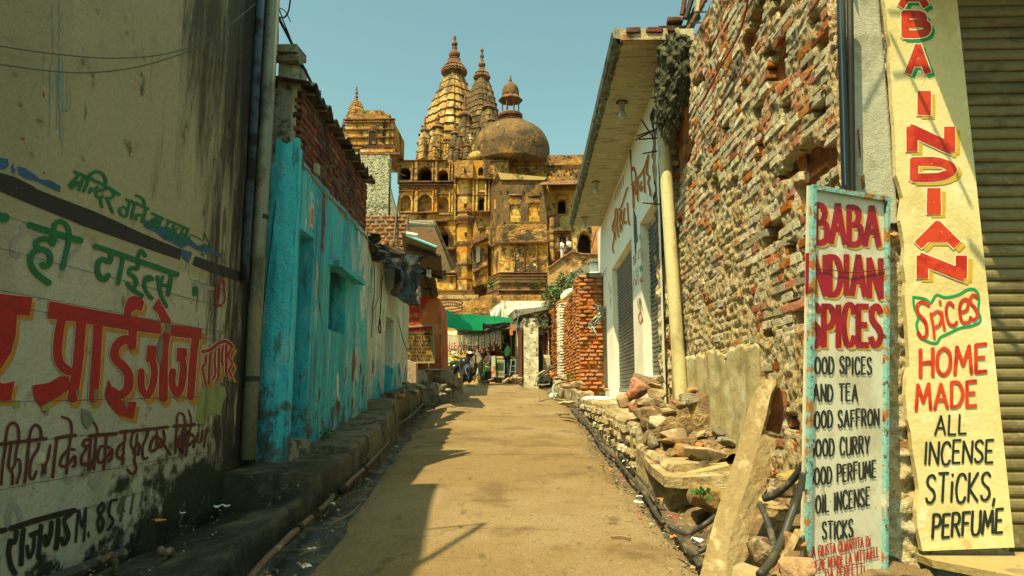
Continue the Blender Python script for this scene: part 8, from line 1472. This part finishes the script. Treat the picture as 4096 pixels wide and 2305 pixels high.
spire(1370, 620, 512, [(620, 24), (560, 20), (530, 12), (512, 8)], m_td, m_tt, 4, 7, 'small_spire', fin=[(506, 7), (500, 9), (496, 4), (490, 6), (486, 2), (480, 4), (474, 1), (468, .5)])
weedm = MB(); leaves(weedm, T(*cA(370, 815), -1), (.5, .3, .3), 90, .16, rg_); weedm.build('growth', m_leaf, tm, recalc=False)
tbox(215, 110, 2080, 1560, 3.3, 4, m_ty, 'backing_wall')
# --- main front: left arcade
def facade(x0, x1, y0, y1, d, holes, m, depth=1.2, cc=c2, deep=None, back_m=None):
    a = T(*cc(x0, y1), d); b = T(*cc(x1, y0), d); W = b.x - a.x; H = b.z - a.z; s_ = (b.x - a.x) / (x1 - x0); sz = (b.z - a.z) / (y1 - y0)
    hl = [(k, (hx0 - x0) * s_, (hx1 - x0) * s_, (y1 - hy1) * sz, (y1 - hy0) * sz, dp) for k, hx0, hx1, hy0, hy1, dp in holes]
    f, bk = arched((a.x, TY + d, a.z), (1, 0, 0), (0, 0, 1), W, H, hl, (0, -1, 0), depth)
    o = f.build('front_wall', m, tm)
    if bk.v: split_build(bk, 'arch_back', back_m or m_tk, o)
    return o
facade(215, 780, 95, 330, 0, [('c', 232, 343, 160, 290, 2.5), ('c', 414, 550, 152, 300, 2.8), ('c', 603, 710, 190, 320, 2.5)], m_tm)
facade(225, 780, 330, 680, -.3, [('a', 236, 345, 428, 597, .9), ('a', 414, 550, 425, 600, .9), ('a', 604, 715, 452, 617, .9)], m_ty, back_m=m_tm)
facade(305, 780, 680, 960, 0, [('a', 395, 480, 790, 940, 2), ('c', 617, 712, 790, 940, 2.2)], m_ty)
facade(560, 780, 960, 1210, .4, [('c', 668, 735, 1045, 1130, .4)], m_ty, back_m=m_tt); facade(560, 780, 1210, 1400, -.5, [], m_ty)
for x0, x1, y0, y1, d in [(215, 755, 297, 312, -1.0), (220, 750, 318, 326, -.8), (222, 755, 350, 362, -.7), (228, 610, 598, 610, -.9), (604, 755, 618, 628, -.7), (300, 700, 672, 690, -2.0), (230, 700, 92, 100, -.5), (600, 760, 940, 958, -.9), (590, 775, 1210, 1222, -.9), (560, 780, 1180, 1192, -.6), (225, 380, 388, 396, -.6), (400, 604, 388, 396, -.6), (604, 745, 418, 426, -.6)]: tbox(x0, y0, x1, y1, d, d + 1.4, m_tt, 'cornice')
for x0, x1 in [(222, 232), (352, 366), (378, 412), (552, 566), (575, 602), (712, 726), (738, 752)]: tbox(x0, 100, x1, 296, -.35, .3, m_tm, 'pilaster'); tbox(x0, 395, x1, 598, -.7, .2, m_ty, 'pilaster')
for k in range(52): x = 232 + k * 9.8; tbox(x, 326, x + 5, 340, -.85, -.4, m_tt, 'bracket')
for k in range(30): x = 330 + k * 12.4; tbox(x, 690, x + 4, 722, -1.3, -.1, m_tt, 'bracket')
for x0, y0 in [(380, 172), (575, 215), (725, 170), (250, 135), (500, 135)]: tbox(x0, y0, x0 + 10, y0 + 12, -.4, -.34, m_tk, 'putlog_hole')
# --- rounded bastion tower
tcx = T(*c2(858, 700)).x; zc = lambda y: T(*c2(858, y)).z; KR = KP / 2.417
def octa(r): return r * KR
mb = MB(); mb.lathe((tcx, TY + .9, 0), [(zc(y), octa(r)) for y, r in [(1420, 92), (1110, 90), (900, 84), (700, 84), (640, 82), (290, 82), (275, 86)]], 8, None); mb.v = [tuple(Matrix.Translation((tcx, TY + .9, 0)) @ Matrix.Rotation(math.radians(22.5), 4, 'Z') @ (Vector(q) - Vector((tcx, TY + .9, 0)))) for q in mb.v]; bst = mb.build('bastion', m_ty, tm)
def ring(y, r, h, m=m_tt, nm='ring_moulding', r2=None):
    mb = MB(); mb.lathe((tcx, TY + .9, zc(y)), [(-h, octa(r * .97)), (-h * .4, octa(r)), (h * .5, octa(r2 or r)), (h, octa(r * .96))], 8); mb.v = [tuple(Matrix.Translation((tcx, TY + .9, 0)) @ Matrix.Rotation(math.radians(22.5), 4, 'Z') @ (Vector(q) - Vector((tcx, TY + .9, 0)))) for q in mb.v]; mb.build(nm, m, bst)
for y, r, h in [(275, 96, .25), (432, 92, .18), (600, 92, .15), (905, 98, .28), (1105, 98, .22), (1250, 94, .12), (660, 118, .22), (1370, 104, .2), (1395, 112, .25)]: ring(y, r, h)
ring(690, 104, .45, m_tt, 'bracket_ring', 116)
tbox(775, 100, 948, 270, -1.2, 2, m_tm, 'bastion_top')
for x0, y0, x1, y1, d in [(860, 180, 877, 218, -1.35), (860, 518, 886, 552, -2.22)]: tbox(x0, y0, x1, y1, d, d + .4, m_tk, 'window_slot')
f_ = tbox(866, 795, 886, 832, -2.3, -1.8, m_tk, 'window_slot')
# --- recessed bay right of the bastion
facade(940, 1110, 100, 620, -.2, [('a', 994, 1047, 165, 250, 1), ('a', 998, 1056, 455, 590, 1.2)], m_ty); facade(940, 1120, 620, 1300, .2, [('a', 1008, 1068, 775, 840, .3)], m_tm, back_m=m_ty)
for x0, x1, y0, y1, d in [(935, 1140, 266, 278, -.9), (940, 1110, 590, 600, -.7), (990, 1068, 290, 298, -.45), (985, 1070, 405, 412, -.45), (940, 1110, 430, 438, -.6)]: tbox(x0, y0, x1, y1, d, d + .8, m_tt, 'cornice')
for x0, x1 in [(944, 956), (978, 992), (1062, 1076), (1096, 1108)]: tbox(x0, 280, x1, 590, -.55, .1, m_ty, 'pilaster')
for k in range(9): tbox(990 + k * 8, 735 + (k % 2) * 8, 996 + k * 8, 750 + (k % 2) * 8, -.05, .25, m_tk if k in (0, 8) else m_tm, 'putlog_hole')
# --- gatehouse between (small canopied bay with sloping plinth)
def poly(P, d, th, m, name, cc=c2): mb = MB(); mb.prism([T(*cc(x, y), d) for x, y in P], (0, th, 0)); return mb.build(name, m, tm)
poly([(945, 940), (1088, 870), (1095, 1290), (950, 1320)], -2, 2.5, m_ty, 'side_bay'); 
for P, d in [([(920, 925), (965, 845), (1080, 810), (1086, 850), (960, 905), (925, 955)], -3.2), ([(945, 1160), (1095, 1100), (1095, 1115), (945, 1185)], -2.5)]: poly(P, d, 1.4, m_tt, 'cornice')
poly([(978, 950), (995, 920), (1015, 935), (1015, 1080), (978, 1095)], -2.12, .1, mat('pale_niche', (.4, .4, .25), gs=4), 'niche'); poly([(1010, 860), (1100, 815), (1105, 870), (1012, 900)], -2.3, .5, m_tt, 'bracket')
# --- great projecting block
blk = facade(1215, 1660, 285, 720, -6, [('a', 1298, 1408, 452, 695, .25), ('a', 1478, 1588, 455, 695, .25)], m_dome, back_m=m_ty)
bl_l = T(*c2(1110, 700)); 
def sidewall(xn, xf, yn0, yn1, yf0, yf1, dn, df, m, name):      # receding left flank between two depths
    mb = MB(); A = [T(*c2(xn, yn1), dn), T(*c2(xf, yf1), df), T(*c2(xf, yf0), df), T(*c2(xn, yn0), dn)]; 
    mb.add(A, [(0, 1, 2, 3)]); return mb.build(name, m, tm)
sidewall(1215, 1108, 285, 715, 380, 790, -6, .2, m_dome, 'flank_wall')
poly([(1185, 218), (1600, 258), (1660, 262), (1640, 290), (1215, 285)], -6.3, 3, mat('ochre_roof', (.4, .29, .1), [LY((.15, .11, .05), .8, .5, .66)], gs=4), 'roof_slab'); 
mb = MB(); mb.add([T(*c2(1185, 218), -6.3), T(*c2(1112, 370), 0), T(*c2(1120, 395), 0), T(*c2(1215, 292), -6.3)], [(0, 1, 2, 3)]); mb.build('roof_edge', m_tt, tm)
for x in (1298, 1400, 1480, 1580): pass
rb_ = [brick_mesh('rubble_stone_%d' % i, .5, .28, .3, 200 + i, m_tm, .2, .2) for i in range(4)]
facade(1215, 1660, 720, 880, -6.6, [], m_tm); sidewall(1215, 1085, 715, 905, 790, 950, -6.6, 1, m_tm, 'flank_wall')
facade(1215, 1672, 895, 1185, -7.2, [], m_ty); sidewall(1215, 1090, 900, 1190, 945, 1260, -7.2, 1, m_ty, 'flank_wall')
tbox(1205, 880, 1672, 896, -7.9, -6, m_tt, 'cornice')
mb = MB(); mb.hexa([T(*c2(1072, 962), 1), T(*c2(1215, 900), -7.9), T(*c2(1222, 900), -7.6), T(*c2(1090, 962), 1.5), T(*c2(1072, 940), 1), T(*c2(1210, 875), -7.9), T(*c2(1222, 875), -7.6), T(*c2(1090, 940), 1.5)]); mb.build('cornice', m_tt, tm)
for k in range(42): tbox(1212 + k * 11, 896, 1217 + k * 11, 904, -8.0, -7.4, m_tt, 'dentil')
for x in (1345, 1440, 1558): tbox(x, 900, x + 8, 1185, -7.45, -7.1, m_ty, 'pilaster')
for x, y in [(1213, 400), (1275, 398), (1440, 404), (1597, 416), (1250, 700), (1362, 702), (1636, 716), (1308, 552), (1390, 552), (1483, 556), (1570, 560)]: tbox(x - 6, y - 6, x + 7, y + 7, -6.2, -5.9, m_tk, 'putlog_hole')
tbox(1296, 428, 1412, 436, -6.25, -5.9, m_ty, 'niche_frame'); tbox(1476, 436, 1592, 443, -6.25, -5.9, m_ty, 'niche_frame')
poly([(1148, 490), (1160, 468), (1176, 500), (1174, 560), (1150, 580)], -3.4, .1, m_ty, 'niche')
bricks_ = thing
for i in range(64):      # tell-apart stones on the blind arches and rubble courses
    if i < 40: x = 1305 + (i % 8) * 13.5 + (i // 8 % 2) * 5; y = 465 + (i // 8) * 14; ok = abs(x - 1353) < 52 - abs(y - 500) * .2
    else: j = i - 40; x = 1488 + (j % 8) * 12.5; y = 478 + (j // 8) * 14; ok = True
    if ok: a = T(*c2(x, y), -5.95); part('stone', rb_[i % 4], tm, Matrix.Translation(a - Vector(tm['_o'])) @ Matrix.Diagonal((U(.6, .95), .7, U(.6, .9), 1)))
for i in range(120):
    x = U(1225, 1650); y = U(735, 870) if i < 70 else U(915, 1170); d = -6.62 if i < 70 else -7.22; a = T(*c2(x, y), d + .08); part('stone', rb_[i % 4], tm, Matrix.Translation(a - Vector(tm['_o'])) @ Matrix.Rotation(U(-.4, .4), 4, 'Y') @ Matrix.Diagonal((U(.6, 1.5), .6, U(.6, 1.6), 1)))
# --- right bay with eave, cusped window, kiosk and gate
facade(1655, 2080, 300, 770, -3, [('c', 1766, 1845, 470, 620, 1.5)], mat('temple_cream', (.55, .4, .12), [LY((.45, .26, .05), .7, .52, .64), LY((.2, .13, .06), .9, .56, .66)], bump=[(3, .6, (1, 1, 1), .12)], gs=4))
mb = MB(); mb.hexa([T(*c2(x, y), d) for x, y, d in [(1575, 335, -8), (1985, 330, -8), (1985, 335, -3), (1680, 345, -3), (1640, 300, -5.5), (1985, 292, -5.5), (1985, 292, -3), (1660, 300, -3)]]); mb.build('eave', m_tt, tm)
for k in range(11): tbox(1690 + k * 30, 320, 1698 + k * 30, 345, -5.5, -3, m_tt, 'bracket')
for x0, x1, y0, y1 in [(1760, 1868, 436, 442), (1760, 1765, 442, 620), (1862, 1868, 442, 620), (1765, 1860, 618, 632)]: tbox(x0, y0, x1, y1, -3.2, -2.9, m_ty, 'window_frame')
for x, y in [(1722, 523), (1900, 545)]: tbox(x - 7, y - 7, x + 7, y + 7, -3.1, -2.9, m_tk, 'putlog_hole')
facade(1660, 1790, 620, 1120, -5.6, [], m_tt)
mb = MB(); p = T(*c2(1712, 900), -6); mb.lathe((p.x, TY - 6, 0), [(T(*c2(1712, y), -6).z, 22 * KR) for y in (1080, 940, 800, 660)], 10); mb.build('round_pier', m_tl, tm)
for y in (745, 808, 880, 945, 1080): mb = MB(); mb.lathe((p.x, TY - 6, T(*c2(1712, y), -6).z), [(-.2, 23 * KR), (0, 26 * KR), (.2, 23 * KR)], 10); mb.build('ring_moulding', m_tt, tm)
kk = facade(1740, 1895, 760, 1010, -6.3, [('r', 1790, 1832, 850, 940, .8)], m_tt)
for x0, x1, y0, y1, d in [(1735, 1895, 762, 780, -7.4), (1745, 1890, 790, 800, -7.1), (1745, 1890, 940, 952, -7.6), (1748, 1886, 975, 985, -7.4)]: tbox(x0, y0, x1, y1, d, -6, m_tt, 'cornice')
for x in (1772, 1862): mb = MB(); p = T(*c2(x, 900), -7.2); mb.tube([Vector((p.x, TY - 7.2, T(*c2(x, y), -7.2).z)) for y in (938, 925, 840, 822)], [.3, .2, .2, .42], 8); mb.build('column', m_tt, tm)
tbox(1755, 955, 1880, 975, -7.5, -7.3, m_tt, 'balustrade')
facade(1895, 2160, 750, 1010, -5, [('c', 1955, 2092, 775, 1004, 2.5)], mat('gate_cream', (.56, .43, .12), [LY((.44, .24, .04), .8, .54, .64), LY((.15, .1, .05), 1.4, .58, .68)], bump=[(3, .6, (1, 1, 1), .12)], gs=4))
for x in (1910, 2078): 
    p = T(*c2(x, 778), -5); mb = MB(); mb.tube([Vector((p.x, TY - 5.15, p.z)), Vector((p.x, TY - 4.9, p.z))], .55 * .8, 14); mb.build('rosette', m_ty, tm); mb = MB(); mb.tube([Vector((p.x, TY - 5.25, p.z)), Vector((p.x, TY - 5, p.z))], .2, 10); mb.build('rosette', m_tt, tm)
facade(2100, 2300, 700, 1010, -5.3, [], mat('pink_sandstone', (.42, .2, .08), [LY((.28, .12, .05), 1.2, .5, .64)], gs=4)); 
for (x0, y0), (x1, y1) in [((1895, 760), (1908, 980)), ((1990, 762), (1935, 1000)), ((2050, 765), (2098, 900)), ((2140, 770), (2092, 950))]: mb = MB(); mb.tube([T(*c2(x0, y0), -9), T(*c2(x1, y1), -9)], .09, 5); mb.build('guy_cable', m_tt, tm)
# --- upper terrace wall and terrace ruins
facade(1280, 2090, 45, 300, 3, [('a', 1405, 1475, 198, 235, .8), ('a', 1532, 1605, 205, 248, .8), ('a', 1655, 1722, 220, 258, .8)], m_tm); tbox(748, 98, 1290, 290, .6, 4, m_tm, 'terrace_wall'); tbox(1040, 70, 1290, 130, 1, 4, m_tm, 'terrace_wall')
poly([(1250, 60), (1290, 30), (1480, 42), (1700, 50), (1900, 60), (2030, 72), (2030, 160), (1250, 160)], 3.4, 3, m_tm, 'parapet')
for x0, x1, y0, y1, d in [(760, 1285, 108, 116, .4), (1285, 2020, 145, 153, 2.7), (1275, 1284, 30, 290, 2.4), (1380, 1740, 180, 186, 2.8), (765, 775, 100, 290, .3), (900, 908, 110, 290, .3), (1085, 1095, 130, 290, .3)]: tbox(x0, y0, x1, y1, d, d + .5, m_tt, 'string_course')
for i in range(26): x = [960, 1075, 1165, 1240, 1340, 1352, 1380, 1500, 1625, 1755, 1770, 1830, 1890, 1945, 1980, 1218, 1690, 1440, 1560, 1880, 1400, 1640, 1730, 1850, 1920, 1010][i]; y = [172, 180, 188, 210, 80, 170, 210, 60, 95, 188, 240, 240, 230, 245, 230, 36, 85, 66, 175, 185, 240, 212, 212, 200, 215, 140][i]; d = .5 if x < 1260 else 2.9; tbox(x - 6, y - 7, x + 6, y + 7, d, d + .3, m_tk, 'putlog_hole')
for k in range(5): tbox(1780 + k * 12, 140 + k * 11, 2015, 147 + k * 11, -1 - k * .4, -.8 - k * .4, m_tt, 'sheet_iron')
# foot mouldings of the great block
def tiers(P, d0, m, name, th=8):
    for x0, x1, y0, y1, dx in P: tbox(x0, y0, x1, y1, d0 - dx, d0 + th, m, name)
def step(yn, h, out, m, nm='plinth_moulding', xl=1215, xr=1675, back=1.5, bx=1060):
    """a moulding that wraps the block's front and its receding left flank"""
    a = [T(*c2(xl - out * 6, yn + h), -7.2 - out), T(*c2(xr, yn + h), -7.2 - out), T(*c2(bx - out * 6, yn + h * 1 + (1215 - bx) * .42), 1)]
    b = [T(*c2(xl - out * 6, yn), -7.2 - out), T(*c2(xr, yn), -7.2 - out), T(*c2(bx - out * 6, yn + (1215 - bx) * .42), 1)]
    mb = MB(); mb.hexa([a[0], a[1], a[1] + Vector((0, 9, 0)), a[0] + Vector((0, 9, 0)), b[0], b[1], b[1] + Vector((0, 9, 0)), b[0] + Vector((0, 9, 0))]); mb.add([a[0], a[2], b[2], b[0]], [(0, 1, 2, 3)]); mb.add([b[0], b[2], b[2] + Vector((4, 0, 0)), b[0] + Vector((4, 2, 0))], [(0, 1, 2, 3)]); mb.build(nm, m, tm)
m_tb = mat('terrace_band', (.40, .28, .12), [LY((.25, .13, .06), .7, .5, .64), LY((.1, .07, .04), 1.5, .58, .68)], bump=[(3, .6, (1, 1, 1), .12)], gs=4)
for yn, h, out, m in [(1180, 8, 1.6, m_tt), (1188, 20, 1.0, m_tb), (1208, 9, 2.0, m_tt), (1217, 22, 1.6, m_tb), (1239, 8, 2.5, m_tt), (1247, 34, 2.2, m_tb), (1281, 50, 1.9, m_tt), (1331, 10, 2.8, m_tt), (1341, 60, 2.4, m_tt), (1400, 6, 3.2, m_tt), (1406, 90, 3.0, m_terr)]: step(yn, h, out, m)
for k in range(48): tbox(1170 + k * 10.4, 1344, 1176 + k * 10.4, 1358, -10.1, -9.6, m_tb, 'dentil')
tbox(560, 1365, 960, 1400, -2.6, 4, m_tb, 'plinth_moulding'); tbox(560, 1352, 960, 1366, -3, 4, m_tt, 'plinth_moulding'); tbox(540, 1400, 1000, 1440, -3.6, 4, m_tb, 'plinth_moulding'); tbox(540, 1440, 1100, 1460, -4.2, 4, m_tt, 'plinth_moulding'); tbox(540, 1460, 1200, 1560, -5, 4, m_tb, 'plinth_moulding')
poly([(920, 1450), (1080, 1400), (1700, 1400), (2100, 1400), (2300, 1420), (2300, 2000), (300, 2000), (300, 1560), (800, 1560)], -11, 8, m_tm, 'terrace_wall')
# right approach ramp with people
rmp = thing('ramp', T(*c2(1850, 1120), -14), 'rubble masonry ramp rising to the temple gate', 'ramp')
mb = MB(); mb.prism([T(*c2(x, y), -14) for x, y in [(1672, 1150), (1760, 1070), (1830, 1030), (1900, 990), (2000, 1012), (2160, 1018), (2300, 1020), (2300, 1500), (1672, 1500)]], (0, 8, 0)); mb.build('wall', m_terr, rmp)
mb = MB(); q = [T(*c2(x, y), -14.2) for x, y in [(1672, 1150), (1830, 1034), (1905, 985), (2000, 1010), (2160, 1014), (2160, 1022)]]; mb.tube(q, .16, 6); mb.build('coping', m_tt, rmp)
C2p = lambda x, y, d: T(*c2(x, y), d)
p1 = C2p(1812, 1075, -12.6); p2 = C2p(1878, 1062, -12.2)
person('visitor in white with blue cap on the ramp', p1, pose(hal=(-.1, -.2, .5), har=(.1, -.2, .5)), C_('white_shirt', (.7, .72, .68)), C_('white_trousers', (.55, .55, .5)), rz=math.radians(60), h=2.9)
person('visitor in white shirt walking up near the gate', p2, pose(knl=(-.05, -.08, .27), anl=(-.05, -.1, .05), tol=(-.05, -.18, .02)), C_('white_shirt', (.7, .72, .68)), C_('dark_trousers', (.02, .02, .02)), rz=math.radians(50), h=2.9)
# curved iron stair in front of the plinth
stg = thing('iron_stair', atY(1810, 1215, 60), 'curved rusty iron railing before the temple plinth', 'railing')
for dv in (0, 14, 26): mb = MB(); mb.tube(smooth_pts([atY(u, v + dv, 60) for u, v in [(1764, 1200), (1790, 1197), (1825, 1199), (1846, 1208), (1848, 1216), (1820, 1222), (1790, 1226), (1766, 1232)]]), .06, 5); mb.build('rail', m_rust, stg)
for u in range(1766, 1846, 9): mb = MB(); mb.tube([atY(u, 1199, 60), atY(u, 1226, 60)], .035, 4); mb.build('baluster', m_rust, stg)
# flood lamps on the terrace
for u, v, lab in [(1993, 595, 'left pair floodlight before the great dome'), (2008, 594, 'second floodlight before the great dome'), (2137, 603, 'third floodlight at the dome foot'), (2147, 603, 'fourth floodlight at the dome foot'), (2274, 616, 'dark floodlight on right terrace parapet'), (2284, 618, 'rightmost dark floodlight on terrace parapet')]:
    p = T(u, v, 0) + Vector((0, 1.5, 0)); t = thing('floodlight', p, lab, 'floodlight'); mb = MB(); mb.box(p + Vector((-.16, -.1, -.12)), p + Vector((.16, .1, .14)), jit=.02); mb.build('head', m_iron, t); mb = MB(); mb.tube([p + Vector((0, 0, -.12)), p + Vector((0, 0, -.55))], .04, 5); mb.build('stand', m_iron, t)
# little plants rooted in the masonry
for x, y, r, lab in [(1115, 1300, .9, 'green bush rooted in the temple plinth corner'), (1372, 1290, .3, 'small tuft on the temple plinth'), (1510, 1296, .35, 'second tuft on the temple plinth'), (1560, 1302, .45, 'taller tuft on the temple plinth'), (2010, 1055, .6, 'dry bush on the ramp wall')]:
    p = C2p(x, y, -10.3 if x < 1900 else -14.4); t = thing('plant', p, lab, 'plant'); mb = MB(); leaves(mb, p, (r, r * .5, r * .7), int(160 * r) + 40, .2, rg_); mb.build('foliage', m_leafd if x < 1900 else mat('dry_grass', (.2, .14, .05)), t, recalc=False); mb = MB(); mb.tube([p + Vector((0, .3, -r * .6)), p], .05, 5); mb.build('stem', m_tt, t)
# hill the temple stands on, and the far left building block behind the blue house
h_ = sheet(30, 12, lambda i, j: Vector((-60 + 110 * i, 62 + 45 * j, 1.3 + 10.5 * j ** .8 + .6 * fbm((i * 8, j * 5, 0), 1)))); h_.build('hill', m_terr, kind='structure', smooth=True, recalc=False)
